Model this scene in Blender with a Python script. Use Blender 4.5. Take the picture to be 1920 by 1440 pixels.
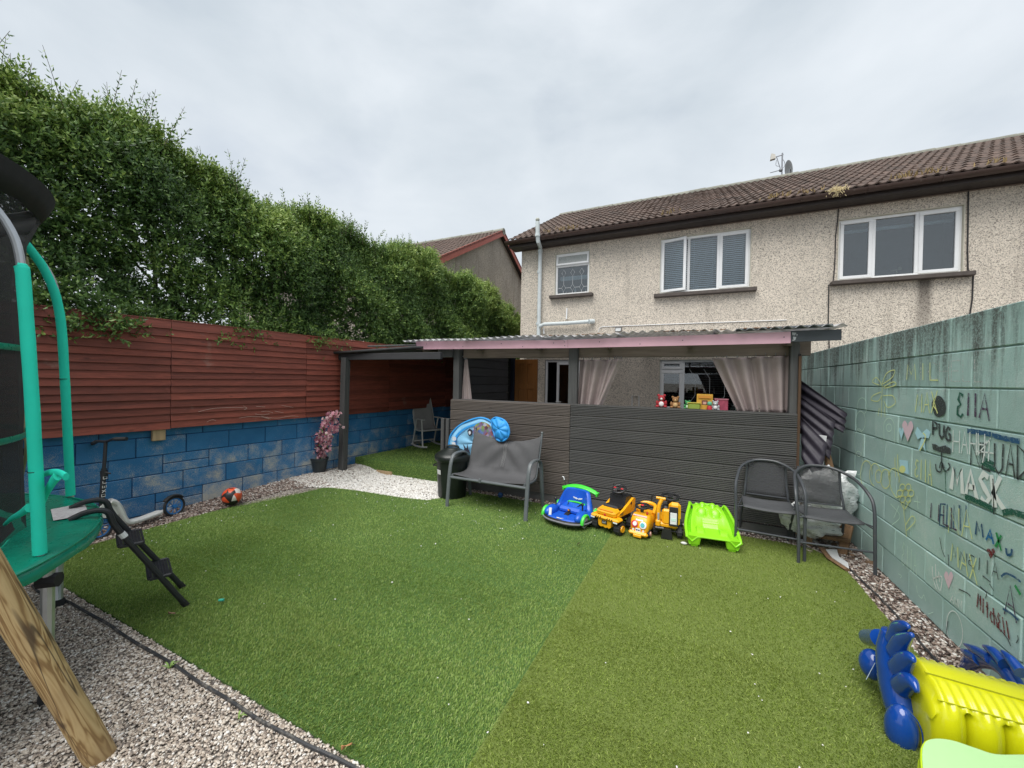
import bpy, bmesh, math, random
import numpy as np
from mathutils import Vector, Matrix, Euler, noise as mnoise
for o in list(bpy.data.objects): bpy.data.objects.remove(o)
SC = bpy.context.scene
COL = SC.collection
R = math.radians
RNG = np.random.default_rng(7)
random.seed(7)

# ------------------------------------------------------------------ camera
CAMH = 1.6
YAW, PIT, ROL, FPX = 0.43448, -0.01049, 0.01860, 717.2
cf = Vector((-math.sin(YAW)*math.cos(PIT), math.cos(YAW)*math.cos(PIT), math.sin(PIT)))
cr0 = Vector((math.cos(YAW), math.sin(YAW), 0)); cu0 = cr0.cross(cf)
cr = cr0*math.cos(ROL) + cu0*math.sin(ROL); cu = -cr0*math.sin(ROL) + cu0*math.cos(ROL)
CP = Vector((0, 0, CAMH))
cam = bpy.data.cameras.new('camera'); camo = bpy.data.objects.new('camera', cam); COL.objects.link(camo)
cam.sensor_width = 36; cam.lens = FPX/1920*36; cam.clip_start = 0.05; cam.clip_end = 3000
camo.matrix_world = Matrix(((cr.x, cu.x, -cf.x, 0), (cr.y, cu.y, -cf.y, 0), (cr.z, cu.z, -cf.z, CAMH), (0, 0, 0, 1)))
SC.camera = camo
SC.render.resolution_x = 1024; SC.render.resolution_y = 768

# ------------------------------------------------------------------ sky, sun, exposure
SUN_EL, SUN_AZ = R(62), R(190)          # azimuth measured from +Y towards +X
W = bpy.data.worlds.new('World'); SC.world = W; W.use_nodes = True
nt = W.node_tree; nt.nodes.clear()
def wn(t, **k):
    n = nt.nodes.new(t)
    for a, b in k.items(): setattr(n, a, b)
    return n
wo = wn('ShaderNodeOutputWorld'); bg = wn('ShaderNodeBackground'); bg.inputs[1].default_value = 0.05
sky = wn('ShaderNodeTexSky', sky_type='NISHITA', sun_disc=False)
sky.sun_elevation = SUN_EL; sky.sun_rotation = SUN_AZ; sky.air_density = 1; sky.dust_density = 2
tc = wn('ShaderNodeTexCoord'); mp = wn('ShaderNodeMapping'); mp.inputs['Scale'].default_value = (1.2, 1.2, 2.6)
mp.inputs['Location'].default_value = (3.1, 0.7, 0.2)
nt.links.new(tc.outputs['Generated'], mp.inputs['Vector'])
n1 = wn('ShaderNodeTexNoise'); n1.inputs['Scale'].default_value = 2.0; n1.inputs['Detail'].default_value = 6; n1.inputs['Roughness'].default_value = .52
n1.inputs['Distortion'].default_value = .25
nt.links.new(mp.outputs[0], n1.inputs['Vector'])
rp = wn('ShaderNodeValToRGB')
rp.color_ramp.elements[0].position = .33; rp.color_ramp.elements[0].color = (4.35, 4.9, 5.4, 1)
rp.color_ramp.elements[1].position = .68; rp.color_ramp.elements[1].color = (6.2, 6.6, 7.0, 1)
nt.links.new(n1.outputs['Fac'], rp.inputs[0])
sx = wn('ShaderNodeSeparateXYZ'); nt.links.new(tc.outputs['Generated'], sx.inputs[0])
hz = wn('ShaderNodeMapRange'); hz.inputs['From Min'].default_value = .75; hz.inputs['From Max'].default_value = .15
hz.inputs['To Min'].default_value = 0; hz.inputs['To Max'].default_value = .6
nt.links.new(sx.outputs['Z'], hz.inputs['Value'])
mh = wn('ShaderNodeMix', data_type='RGBA'); mh.inputs['B'].default_value = (6.45, 6.85, 7.25, 1)
nt.links.new(hz.outputs[0], mh.inputs['Factor']); nt.links.new(rp.outputs[0], mh.inputs['A'])
n2 = wn('ShaderNodeTexNoise'); n2.inputs['Scale'].default_value = 2.1; n2.inputs['Detail'].default_value = 5
mp2 = wn('ShaderNodeMapping'); mp2.inputs['Location'].default_value = (7.7, 2.2, 5); mp2.inputs['Scale'].default_value = (1.3, 1.3, 2.4)
nt.links.new(tc.outputs['Generated'], mp2.inputs['Vector']); nt.links.new(mp2.outputs[0], n2.inputs['Vector'])
cov = wn('ShaderNodeMapRange'); cov.inputs['From Min'].default_value = .26; cov.inputs['From Max'].default_value = .42
cov.inputs['To Min'].default_value = .8; cov.inputs['To Max'].default_value = .97
nt.links.new(n2.outputs['Fac'], cov.inputs['Value'])
mc = wn('ShaderNodeMix', data_type='RGBA')
nt.links.new(cov.outputs[0], mc.inputs['Factor']); nt.links.new(sky.outputs[0], mc.inputs['A']); nt.links.new(mh.outputs['Result'], mc.inputs['B'])
nt.links.new(mc.outputs['Result'], bg.inputs[0]); nt.links.new(bg.outputs[0], wo.inputs[0])
sl = bpy.data.lights.new('sun', 'SUN'); sl.energy = 1.5; sl.angle = R(50); sl.color = (1, .97, .92)
so = bpy.data.objects.new('sun', sl); COL.objects.link(so)
sd = Vector((math.sin(SUN_AZ)*math.cos(SUN_EL), math.cos(SUN_AZ)*math.cos(SUN_EL), math.sin(SUN_EL)))
so.rotation_euler = sd.to_track_quat('Z', 'Y').to_euler(); so.location = (3, -4, 12)
SC.view_settings.view_transform = 'Standard'; SC.view_settings.look = 'None'
SC.view_settings.exposure = 1.45; SC.view_settings.gamma = 1; SC.view_settings.use_curve_mapping = False

# ------------------------------------------------------------------ photo pixel (1920x1440) -> place
def ray(x, y): return cf + cr*((x-960)/FPX) - cu*((y-720)/FPX)
def G(x, y, z=0.): d = ray(x, y); return CP + d*((z-CAMH)/d.z)
def PX(x, y, X): d = ray(x, y); return CP + d*(X/d.x)
def PY(x, y, Y): d = ray(x, y); return CP + d*(Y/d.y)
LA = R(5.5); LN = Vector((math.cos(LA), -math.sin(LA), 0)); LD = Vector((math.sin(LA), math.cos(LA), 0))
LB = Vector((-5.52, 2.0, 0))            # a point at the foot of the left wall
def PL(x, y, off=0.): d = ray(x, y); return CP + d*(((LB + LN*off - CP).dot(LN))/d.dot(LN))
RX = 1.54                                # face of the right wall

# ------------------------------------------------------------------ mesh helpers
class MB:
    def __init__(s): s.v = []; s.f = []; s.M = None
    def add(s, vs, fs):
        o = len(s.v)
        if s.M is not None: vs = [s.M @ Vector(v) for v in vs]
        s.v += [tuple(v) for v in vs]; s.f += [tuple(i+o for i in f) for f in fs]; return s
    def box(s, c, sz, rot=None, ch=0.004):
        h = [a/2 for a in sz]; ch = min(ch, min(h)*.8); vs = []; idx = {}
        for k in range(8):
            g = [1 if k >> i & 1 else -1 for i in range(3)]
            for a in range(3):
                p = [g[i]*(h[i] if i == a else h[i]-ch) for i in range(3)]
                idx[(tuple(g), a)] = len(vs); vs.append(Vector(p))
        fs = []
        for a in range(3):
            b, c2 = [i for i in range(3) if i != a]
            for sg in (-1, 1):
                q = []
                for u, w in ((-1, -1), (1, -1), (1, 1), (-1, 1)):
                    g = [0]*3; g[a] = sg; g[b] = u; g[c2] = w; q.append(idx[(tuple(g), a)])
                fs.append(q)
            for u in (-1, 1):
                for w in (-1, 1):
                    g0 = [0]*3; g1 = [0]*3; g0[a] = -1; g1[a] = 1
                    for g in (g0, g1): g[b] = u; g[c2] = w
                    g0 = tuple(g0); g1 = tuple(g1)
                    fs.append((idx[(g0, b)], idx[(g1, b)], idx[(g1, c2)], idx[(g0, c2)]))
        for k in range(8):
            g = tuple(1 if k >> i & 1 else -1 for i in range(3)); fs.append([idx[(g, a)] for a in range(3)])
        m = Matrix.Translation(c) @ (Euler(rot).to_matrix().to_4x4() if rot else Matrix())
        return s.add([m @ v for v in vs], fs)
    def tube(s, pts, r, n=8, cap=True, flat=1., closed=False):
        pts = [Vector(p) for p in pts]; N = len(pts); rs = r if isinstance(r, (list, tuple)) else [r]*N
        vs = []; up = None
        for i, p in enumerate(pts):
            if closed: t = pts[(i+1) % N]-pts[i-1]
            else: t = pts[min(i+1, N-1)]-pts[max(i-1, 0)]
            t = t.normalized() if t.length > 1e-9 else Vector((0, 0, 1))
            if up is None:
                up = Vector((0, 0, 1)) if abs(t.z) < .9 else Vector((0, 1, 0))
            up = (up - t*up.dot(t))
            if up.length < 1e-6: up = t.orthogonal()
            up.normalize(); b = t.cross(up)
            for k in range(n):
                a = 2*math.pi*k/n; vs.append(p + up*math.cos(a)*rs[i] + b*math.sin(a)*rs[i]*flat)
        fs = [(i*n+k, i*n+(k+1) % n, (i+1)*n+(k+1) % n, (i+1)*n+k) for i in range(N-1) for k in range(n)]
        if closed: fs += [((N-1)*n+k, (N-1)*n+(k+1) % n, (k+1) % n, k) for k in range(n)]
        elif cap: fs += [tuple(range(n))[::-1], tuple(range((N-1)*n, N*n))]
        return s.add(vs, fs)
    def loft(s, rings, cap=True, closed=False):
        n = len(rings[0]); vs = [v for r in rings for v in r]; N = len(rings)
        fs = [(i*n+k, i*n+(k+1) % n, (i+1)*n+(k+1) % n, (i+1)*n+k) for i in range(N-1) for k in range(n)]
        if closed: fs += [((N-1)*n+k, (N-1)*n+(k+1) % n, (k+1) % n, k) for k in range(n)]
        elif cap: fs += [tuple(range(n))[::-1], tuple(range((N-1)*n, N*n))]
        return s.add(vs, fs)
    def lathe(s, prof, n=20, c=(0, 0, 0), axis='z', cap=True):
        rings = []
        for r, z in prof:
            ring = []
            for k in range(n):
                a = 2*math.pi*k/n; x, y = r*math.cos(a), r*math.sin(a)
                ring.append(Vector(c) + Vector({'z': (x, y, z), 'y': (x, z, y), 'x': (z, x, y)}[axis]))
            rings.append(ring)
        return s.loft(rings, cap)
    def grid(s, fn, nu, nv):
        vs = [fn(i/nu, j/nv) for j in range(nv+1) for i in range(nu+1)]
        fs = [(j*(nu+1)+i, j*(nu+1)+i+1, (j+1)*(nu+1)+i+1, (j+1)*(nu+1)+i) for j in range(nv) for i in range(nu)]
        return s.add(vs, fs)
    def prism(s, poly, a, b, ax='y'):
        f = {'y': lambda p, t: (p[0], t, p[1]), 'x': lambda p, t: (t, p[0], p[1]), 'z': lambda p, t: (p[0], p[1], t)}[ax]
        n = len(poly); vs = [f(p, a) for p in poly]+[f(p, b) for p in poly]
        fs = [tuple(range(n)), tuple(range(n, 2*n))[::-1]]+[(k, (k+1) % n, n+(k+1) % n, n+k) for k in range(n)]
        return s.add(vs, fs)
    def ball(s, c, r, n=12, m=8, sc=(1, 1, 1)):
        rings = []
        for j in range(m+1):
            t = math.pi*(j/m) if 0 < j < m else (1e-3 if j == 0 else math.pi-1e-3)
            rings.append([Vector(c)+Vector((r*sc[0]*math.sin(t)*math.cos(2*math.pi*k/n), r*sc[1]*math.sin(t)*math.sin(2*math.pi*k/n), r*sc[2]*math.cos(t))) for k in range(n)])
        return s.loft(rings)
def sring(cx, cy, z, rx, ry, p=2.5, n=28):
    out = []
    for k in range(n):
        a = 2*math.pi*k/n; c, s_ = math.cos(a), math.sin(a)
        out.append(Vector((cx+rx*math.copysign(abs(c)**(2/p), c), cy+ry*math.copysign(abs(s_)**(2/p), s_), z)))
    return out
def arc(c, r, a0, a1, n, plane='xz'):
    o = []
    for i in range(n+1):
        a = R(a0+(a1-a0)*i/n); u, w = r*math.cos(a), r*math.sin(a)
        o.append(Vector(c)+Vector({'xz': (u, 0, w), 'xy': (u, w, 0), 'yz': (0, u, w)}[plane]))
    return o
def smooth_path(pts, n=6):
    pts = [Vector(p) for p in pts]; out = []
    for i in range(len(pts)-1):
        p0 = pts[max(i-1, 0)]; p1 = pts[i]; p2 = pts[i+1]; p3 = pts[min(i+2, len(pts)-1)]
        for k in range(n):
            t = k/n; out.append(.5*((2*p1)+(p2-p0)*t+(2*p0-5*p1+4*p2-p3)*t*t+(3*p1-p0-3*p2+p3)*t**3))
    return out+[pts[-1]]
WOFF = {}
def mesh_of(name, mb, smooth=35):
    me = bpy.data.meshes.new(name); me.from_pydata(mb.v, [], mb.f); me.update()
    b = bmesh.new(); b.from_mesh(me); bmesh.ops.recalc_face_normals(b, faces=b.faces); b.to_mesh(me); b.free()
    me.shade_smooth(); me.set_sharp_from_angle(angle=R(smooth))
    return me
def put(name, me, m, parent=None, loc=(0, 0, 0), rot=None):
    o = bpy.data.objects.new(name, me); COL.objects.link(o)
    if m is not None and not me.materials: me.materials.append(m)
    o.parent = parent; o.location = loc
    if rot: o.rotation_euler = rot
    WOFF[o.name] = WOFF.get(parent.name, Vector()) if parent else Vector()
    return o
def obj(name, mb, m, parent=None, smooth=35, solid=0., sub=0, world=False):
    if world and parent:
        off = WOFF[parent.name]; mb.v = [tuple(Vector(v)-off) for v in mb.v]
    o = put(name, mesh_of(name, mb, smooth), m, parent)
    if solid:
        md = o.modifiers.new('thick', 'SOLIDIFY'); md.thickness = solid; md.offset = 0
    if sub:
        md = o.modifiers.new('sub', 'SUBSURF'); md.levels = sub; md.render_levels = sub
    return o
def ow(name, mb, m, parent, **k): return obj(name, mb, m, parent, world=True, **k)
def tag(o, label, cat=None, group=None, kind=None):
    if label: o['label'] = label
    if cat: o['category'] = cat
    if group: o['group'] = group
    if kind: o['kind'] = kind
    return o
def thing(name, label, cat, loc=(0, 0, 0), rz=0, group=None):
    o = bpy.data.objects.new(name, None); COL.objects.link(o); o.location = loc; o.rotation_euler = (0, 0, rz)
    o.empty_display_size = .1; WOFF[o.name] = Vector(loc); return tag(o, label, cat, group)
def stuffmesh(name, V, F, m, parent=None, cols=None, smooth=False):
    """big meshes from numpy arrays; F is (n,3) or (n,4); cols per-vertex grey value stored as 'rnd'"""
    me = bpy.data.meshes.new(name); V = np.asarray(V, np.float32); F = np.asarray(F, np.int32); k = F.shape[1]
    me.vertices.add(len(V)); me.vertices.foreach_set('co', V.ravel())
    me.loops.add(F.size); me.loops.foreach_set('vertex_index', F.ravel())
    me.polygons.add(len(F)); me.polygons.foreach_set('loop_start', np.arange(0, F.size, k, dtype=np.int32))
    if cols is not None:
        at = me.attributes.new('rnd', 'FLOAT', 'POINT'); at.data.foreach_set('value', np.asarray(cols, np.float32))
    me.update(calc_edges=True); me.validate()
    if smooth: me.shade_smooth()
    return put(name, me, m, parent)

# ------------------------------------------------------------------ materials
def newmat(name):
    m = bpy.data.materials.new(name); m.use_nodes = True; t = m.node_tree
    b = t.nodes['Principled BSDF']; return m, t, b
def N(t, ty, **k):
    n = t.nodes.new(ty)
    for a, b in k.items():
        if a.startswith('i_'): n.inputs[a[2:].replace('_', ' ')].default_value = b
        else: setattr(n, a, b)
    return n
def L(t, a, b): t.links.new(a, b)
def c4(c, k=1): return (c[0]*k, c[1]*k, c[2]*k, 1)
def ramp(t, fac, stops):
    r = N(t, 'ShaderNodeValToRGB'); e = r.color_ramp.elements
    while len(e) < len(stops): e.new(.5)
    for x, (p, c) in zip(e, stops): x.position = p; x.color = c4(c) if len(c) == 3 else c
    L(t, fac, r.inputs[0]); return r.outputs[0]
def mixc(t, fac, a, b, blend='MIX'):
    m = N(t, 'ShaderNodeMix', data_type='RGBA', blend_type=blend)
    for s, v in (('Factor', fac), ('A', a), ('B', b)):
        if isinstance(v, (int, float)): m.inputs[s].default_value = v
        elif isinstance(v, tuple): m.inputs[s].default_value = c4(v)
        else: L(t, v, m.inputs[s])
    return m.outputs['Result']
def nz(t, scale, detail=4, rough=.5, vec=None, sc=None, dist=0):
    n = N(t, 'ShaderNodeTexNoise'); n.inputs['Scale'].default_value = scale; n.inputs['Detail'].default_value = detail
    n.inputs['Roughness'].default_value = rough; n.inputs['Distortion'].default_value = dist
    if vec is None: vec = N(t, 'ShaderNodeNewGeometry').outputs['Position']
    if sc:
        mp = N(t, 'ShaderNodeMapping'); mp.inputs['Scale'].default_value = sc; L(t, vec, mp.inputs['Vector']); vec = mp.outputs[0]
    L(t, vec, n.inputs['Vector']); return n.outputs['Fac']
def mrange(t, v, a, b, c=0, d=1):
    m = N(t, 'ShaderNodeMapRange'); L(t, v, m.inputs['Value'])
    for s, x in zip(('From Min', 'From Max', 'To Min', 'To Max'), (a, b, c, d)): m.inputs[s].default_value = x
    return m.outputs[0]
def bumpn(t, b, h, strength=.3, dist=.01):
    n = N(t, 'ShaderNodeBump'); n.inputs['Strength'].default_value = strength; n.inputs['Distance'].default_value = dist
    L(t, h, n.inputs['Height']); L(t, n.outputs[0], b.inputs['Normal'])
def pm(name, col, rough=.5, var=.12, scale=6, bump=0., bscale=120, metal=0., ov=0., dirt=None, coat=0., spec=.5, stretch=None):
    m, t, b = newmat(name)
    n = nz(t, scale, 5, .6, sc=stretch)
    c = ramp(t, n, [(.25, tuple(x*(1-var) for x in col)), (.75, tuple(min(1, x*(1+var)) for x in col))])
    if ov:
        oi = N(t, 'ShaderNodeObjectInfo'); v = mrange(t, oi.outputs['Random'], 0, 1, 1-ov, 1+ov)
        h = N(t, 'ShaderNodeHueSaturation'); L(t, v, h.inputs['Value']); L(t, c, h.inputs['Color']); c = h.outputs[0]
    if dirt:
        dc, ds, d0, d1 = dirt; k = nz(t, ds, 6, .65); c = mixc(t, mrange(t, k, d0, d1), c, dc)
    L(t, c, b.inputs['Base Color']); b.inputs['Metallic'].default_value = metal
    L(t, mrange(t, nz(t, scale*3, 3), .2, .8, max(0, rough-.08), min(1, rough+.08)), b.inputs['Roughness'])
    b.inputs['Coat Weight'].default_value = coat; b.inputs['Specular IOR Level'].default_value = spec
    if bump: bumpn(t, b, nz(t, bscale, 4), bump)
    return m
def wood(name, col, axis='x', var=.3, ov=.15, rough=.7, grain=1., knots=True, bump=.25, dirt=None):
    m, t, b = newmat(name)
    s = {'x': (1.2, 28, 28), 'y': (28, 1.2, 28), 'z': (28, 28, 1.2)}[axis]
    n = nz(t, 1.6*grain, 6, .62, sc=s, dist=.6)
    c = ramp(t, n, [(.3, tuple(x*(1-var) for x in col)), (.55, col), (.78, tuple(min(1, x*(1+var*.8)) for x in col))])
    big = nz(t, 2.2, 3); c = mixc(t, mrange(t, big, .3, .75, 0, .35), c, tuple(x*.6 for x in col))
    if knots:
        vo = N(t, 'ShaderNodeTexVoronoi'); vo.inputs['Scale'].default_value = 3.4
        g = N(t, 'ShaderNodeNewGeometry'); mp = N(t, 'ShaderNodeMapping'); mp.inputs['Scale'].default_value = {'x': (.8, 2, 2), 'y': (2, .8, 2), 'z': (2, 2, .8)}[axis]
        L(t, g.outputs['Position'], mp.inputs[0]); L(t, mp.outputs[0], vo.inputs['Vector'])
        c = mixc(t, mrange(t, vo.outputs['Distance'], .03, .09, .75, 0), c, tuple(x*.35 for x in col))
    if ov:
        oi = N(t, 'ShaderNodeObjectInfo'); h = N(t, 'ShaderNodeHueSaturation')
        L(t, mrange(t, oi.outputs['Random'], 0, 1, 1-ov, 1+ov), h.inputs['Value']); L(t, c, h.inputs['Color']); c = h.outputs[0]
    if dirt:
        dc, ds, d0, d1 = dirt; c = mixc(t, mrange(t, nz(t, ds, 6, .65), d0, d1), c, dc)
    L(t, c, b.inputs['Base Color']); b.inputs['Roughness'].default_value = rough
    bumpn(t, b, n, bump, .006); return m
def attrmat(name, stops, rough=.7, trans=0., noise_amt=.0, spec=.3):
    m, t, b = newmat(name); a = N(t, 'ShaderNodeAttribute', attribute_name='rnd')
    c = ramp(t, a.outputs['Fac'], stops)
    if noise_amt: c = mixc(t, mrange(t, nz(t, 1.1, 5, .65), .38, .72, 0, noise_amt), c, (stops[0][1][0]*1.05, stops[0][1][1]*.8, stops[0][1][2]*.8))
    L(t, c, b.inputs['Base Color']); b.inputs['Roughness'].default_value = rough; b.inputs['Specular IOR Level'].default_value = spec
    if trans:
        tr = N(t, 'ShaderNodeBsdfTranslucent'); L(t, c, tr.inputs[0]); ms = N(t, 'ShaderNodeMixShader'); ms.inputs[0].default_value = trans
        L(t, b.outputs[0], ms.inputs[1]); L(t, tr.outputs[0], ms.inputs[2]); L(t, ms.outputs[0], t.nodes['Material Output'].inputs[0])
    return m
def nzv(t): return N(t, 'ShaderNodeNewGeometry').outputs['Position']
# ================================================================== SETTING
def mat_ground():
    m, t, b = newmat('soil')
    c = ramp(t, nz(t, 9, 6, .7), [(.3, (.10, .085, .07)), (.7, (.22, .20, .175))]); L(t, c, b.inputs['Base Color']); b.inputs['Roughness'].default_value = .95
    bumpn(t, b, nz(t, 60, 5), .5, .01); return m
M_soil = mat_ground()
g = MB(); g.add([(-900, -900, -.06), (900, -900, -.06), (900, 900, -.06), (-900, 900, -.06)], [(0, 1, 2, 3)])
tag(obj('ground', g, M_soil), 'bare soil under and around the back yard', kind='structure')
def sstep(a, b, x):
    t = np.clip((x-a)/(b-a), 0, 1); return t*t*(3-2*t)
def gz(x, y):
    """gravel heaps up a little along the left wall towards the shelter"""
    x = np.asarray(x, float); y = np.asarray(y, float)
    d = (x-LB.x)*LN.x+(y-LB.y)*LN.y
    return .095*sstep(2.0, 4.2, y)*(1-sstep(.15, .75, d))*(1-sstep(4.9, 5.0, y))
def gzf(x, y): return float(gz(x, y))
def mat_gravelbase():
    m, t, b = newmat('gravel_base')
    v = N(t, 'ShaderNodeTexVoronoi'); v.inputs['Scale'].default_value = 75; L(t, N(t, 'ShaderNodeNewGeometry').outputs['Position'], v.inputs['Vector'])
    sep = N(t, 'ShaderNodeSeparateColor'); L(t, v.outputs['Color'], sep.inputs[0])
    c = ramp(t, sep.outputs[0], [(.1, (.10, .085, .075)), (.45, (.25, .21, .18)), (.8, (.42, .38, .33))]); L(t, c, b.inputs['Base Color'])
    b.inputs['Roughness'].default_value = .9; bumpn(t, b, v.outputs['Distance'], .8, .01); return m
gb = MB(); nx, ny = 70, 66
gb.grid(lambda u, v: (-5.75+7.35*u, -1.6+6.5*v, gzf(-5.75+7.35*u, -1.6+6.5*v)-.008), nx, ny)
tag(obj('gravel_bed', gb, mat_gravelbase(), smooth=80), 'fine gravel surface round the lawn', kind='structure')
LAWN = np.array([(1.27, 1.17), (1.27, 3.6), (1.27, 4.0), (1.25, 4.42), (1.13, 4.6), (.9, 4.66), (-2.9, 4.66), (-2.98, 4.25), (-3.1, 4.07), (-3.5, 4.0), (-3.92, 3.98),
                 (-4.3, 3.95), (-4.64, 3.89), (-4.85, 3.7), (-4.97, 3.4), (-4.99, 2.8), (-5.0, 1.95), (-4.95, 1.3), (-4.9, 1.17)])
def inpoly(P, poly):
    x, y = P[:, 0], P[:, 1]; r = np.zeros(len(P), bool); n = len(poly)
    for i in range(n):
        x1, y1 = poly[i]; x2, y2 = poly[(i+1) % n]
        with np.errstate(divide='ignore', invalid='ignore'):
            c = ((y1 > y) != (y2 > y)) & (x < (x2-x1)*(y-y1)/(y2-y1+1e-12)+x1)
        r ^= c
    return r
def seamx(y): return -.83+.034*(y-.3)+.008*np.sin(y*5.3)+.005*np.sin(y*13.1)
def mat_turf(name, a, bcol):
    m, t, b = newmat(name); c = ramp(t, nz(t, 90, 4, .7), [(.3, a), (.7, bcol)]); L(t, c, b.inputs['Base Color']); b.inputs['Roughness'].default_value = .8
    b.inputs['Specular IOR Level'].default_value = .2
    bumpn(t, b, nz(t, 260, 3), .8, .01); return m
M_turfL = mat_turf('turf_backing_dark', (.06, .12, .03), (.12, .21, .055))
M_turfR = mat_turf('turf_backing_light', (.12, .165, .038), (.205, .26, .065))  # lighter backing paints in how the other pile direction takes the light
def clip_lawn(right):
    out = []
    P = [tuple(p) for p in LAWN]
    ins = lambda p: (p[0] >= seamx(p[1])) == right
    for a, b2 in zip(P, P[1:]+P[:1]):
        if ins(a): out.append(a)
        if ins(a) != ins(b2):
            lo, hi = 0., 1.
            for _ in range(30):
                mid = (lo+hi)/2; p = (a[0]+(b2[0]-a[0])*mid, a[1]+(b2[1]-a[1])*mid)
                if ins(p) == ins(a): lo = mid
                else: hi = mid
            out.append((a[0]+(b2[0]-a[0])*lo, a[1]+(b2[1]-a[1])*lo))
    return out
for right, mt, lab in ((False, M_turfL, 'darker green artificial lawn sheet left of the seam'), (True, M_turfR, 'yellower artificial lawn sheet right of the seam')):
    pl = clip_lawn(right); mb = MB(); mb.prism(pl, -.02, .008 if right else .004, 'z')
    tag(obj('lawn', mb, mt), lab, kind='structure')
def blades(name, P, h0, h1, w, lean, jit, m, label, z0, curl=.5):
    n = len(P); h = RNG.uniform(h0, h1, n); ang = lean+RNG.normal(0, jit, n)+.9*np.sin(P[:, 0]*2.1+1.3*np.sin(P[:, 1]*1.7))*np.sin(P[:, 1]*2.6+P[:, 0]); ln = RNG.uniform(.25, 1.05, n)*h
    dx, dy = np.cos(ang), np.sin(ang); wa = RNG.uniform(0, 2*np.pi, n); wx, wy = np.cos(wa)*w/2, np.sin(wa)*w/2
    V = np.zeros((n, 5, 3)); x, y, z = P[:, 0], P[:, 1], z0
    for i, (f, u, s) in enumerate(((0, 0, 1), (0, 0, -1), (.4, .6, .8), (.4, .6, -.8), (1, 1, 0))):
        V[:, i, 0] = x+dx*ln*f+wx*s; V[:, i, 1] = y+dy*ln*f+wy*s; V[:, i, 2] = z+h*u*np.where(u == 1, 1-.25*(ln/h), 1)
    F = np.array([(0, 1, 3), (0, 3, 2), (2, 3, 4)])[None]+np.arange(n)[:, None, None]*5
    col = np.repeat(RNG.uniform(0, 1, n), 5)
    return tag(stuffmesh(name, V.reshape(-1, 3), F.reshape(-1, 3), m, cols=col), label, 'grass', kind='stuff')
def lawnpts(dens_fn, right):
    out = []
    for y0, y1, d in dens_fn:
        n = int(6.35*(y1-y0)*d); P = np.column_stack([RNG.uniform(-5.02, 1.29, n), RNG.uniform(y0, y1, n)])
        P = P[inpoly(P, LAWN)]; s = P[:, 0] >= seamx(P[:, 1])+(.006 if right else -.006)
        P = P[s == right]; out.append(P)
    return np.vstack(out)
DN = ((1.1, 1.8, 34000), (1.8, 2.6, 22000), (2.6, 3.5, 13000), (3.5, 4.7, 8500))
M_bl = attrmat('grass_blade_green', [(0, (.17, .265, .05)), (.5, (.28, .425, .10)), (.85, (.37, .49, .145)), (1, (.50, .57, .24))], .6, .25, .45)
M_brG = attrmat('grass_blade_lime', [(0, (.20, .275, .045)), (.5, (.315, .43, .085)), (.85, (.40, .495, .125)), (1, (.52, .57, .22))], .6, .25, .45)  # lighter blade tone paints in the look of the opposite pile lean
blades('grass', lawnpts(DN, False), .009, .018, .0034, R(35), .9, M_bl, 'short dark green artificial grass pile left of the seam', .004)
blades('grass', lawnpts(DN, True), .009, .018, .0034, R(-100), .9, M_brG, 'short yellow green artificial grass pile right of the seam', .008)

# ---- loose stones
CUBE = np.array([(-1, -1, -1), (1, -1, -1), (1, 1, -1), (-1, 1, -1), (-1, -1, 1), (1, -1, 1), (1, 1, 1), (-1, 1, 1)], float)*.62
CF = np.array([(0, 3, 2, 1), (4, 5, 6, 7), (0, 1, 5, 4), (1, 2, 6, 5), (2, 3, 7, 6), (3, 0, 4, 7)])
def stones(name, P, s0, s1, m, label, cat='gravel', flat=.65, tint=None):
    n = len(P); s = RNG.uniform(s0, s1, n)*.5*RNG.uniform(.7, 1.25, n); V = CUBE[None]*(1+RNG.uniform(-.38, .38, (n, 8, 3)))
    V = V*s[:, None, None]*np.stack([RNG.uniform(.8, 1.5, n), RNG.uniform(.7, 1.1, n), RNG.uniform(.45, flat+.3, n)], 1)[:, None, :]
    a = RNG.uniform(0, 2*np.pi, n); tl = RNG.uniform(-.6, .6, n)
    c, sn = np.cos(tl)[:, None], np.sin(tl)[:, None]; y, z = V[:, :, 1]*c-V[:, :, 2]*sn, V[:, :, 1]*sn+V[:, :, 2]*c; V[:, :, 1], V[:, :, 2] = y, z
    c, sn = np.cos(a)[:, None], np.sin(a)[:, None]; x, y = V[:, :, 0]*c-V[:, :, 1]*sn, V[:, :, 0]*sn+V[:, :, 1]*c; V[:, :, 0], V[:, :, 1] = x, y
    V[:, :, 0] += P[:, 0:1]; V[:, :, 1] += P[:, 1:2]; V[:, :, 2] += (P[:, 2]+s*.25)[:, None]
    col = np.repeat(RNG.uniform(0, 1, n) if tint is None else tint, 8)
    F = CF[None]+np.arange(n)[:, None, None]*8
    return tag(stuffmesh(name, V.reshape(-1, 3), F.reshape(-1, 4), m, cols=col), label, cat, kind='stuff')
def scat(x0, x1, y0, y1, d, test=None):
    n = int((x1-x0)*(y1-y0)*d); P = np.column_stack([RNG.uniform(x0, x1, n), RNG.uniform(y0, y1, n)])
    if test is not None: P = P[test(P)]
    return np.column_stack([P, gz(P[:, 0], P[:, 1])])
wall_d = lambda P: (P[:, 0]-LB.x)*LN.x+(P[:, 1]-LB.y)*LN.y
GST = [(0, (.15, .13, .12)), (.22, (.35, .285, .235)), (.45, (.50, .42, .345)), (.7, (.63, .555, .47)), (.9, (.72, .67, .61)), (1, (.84, .81, .77))]
M_gravel = attrmat('gravel_mixed', GST, .8)
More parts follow.
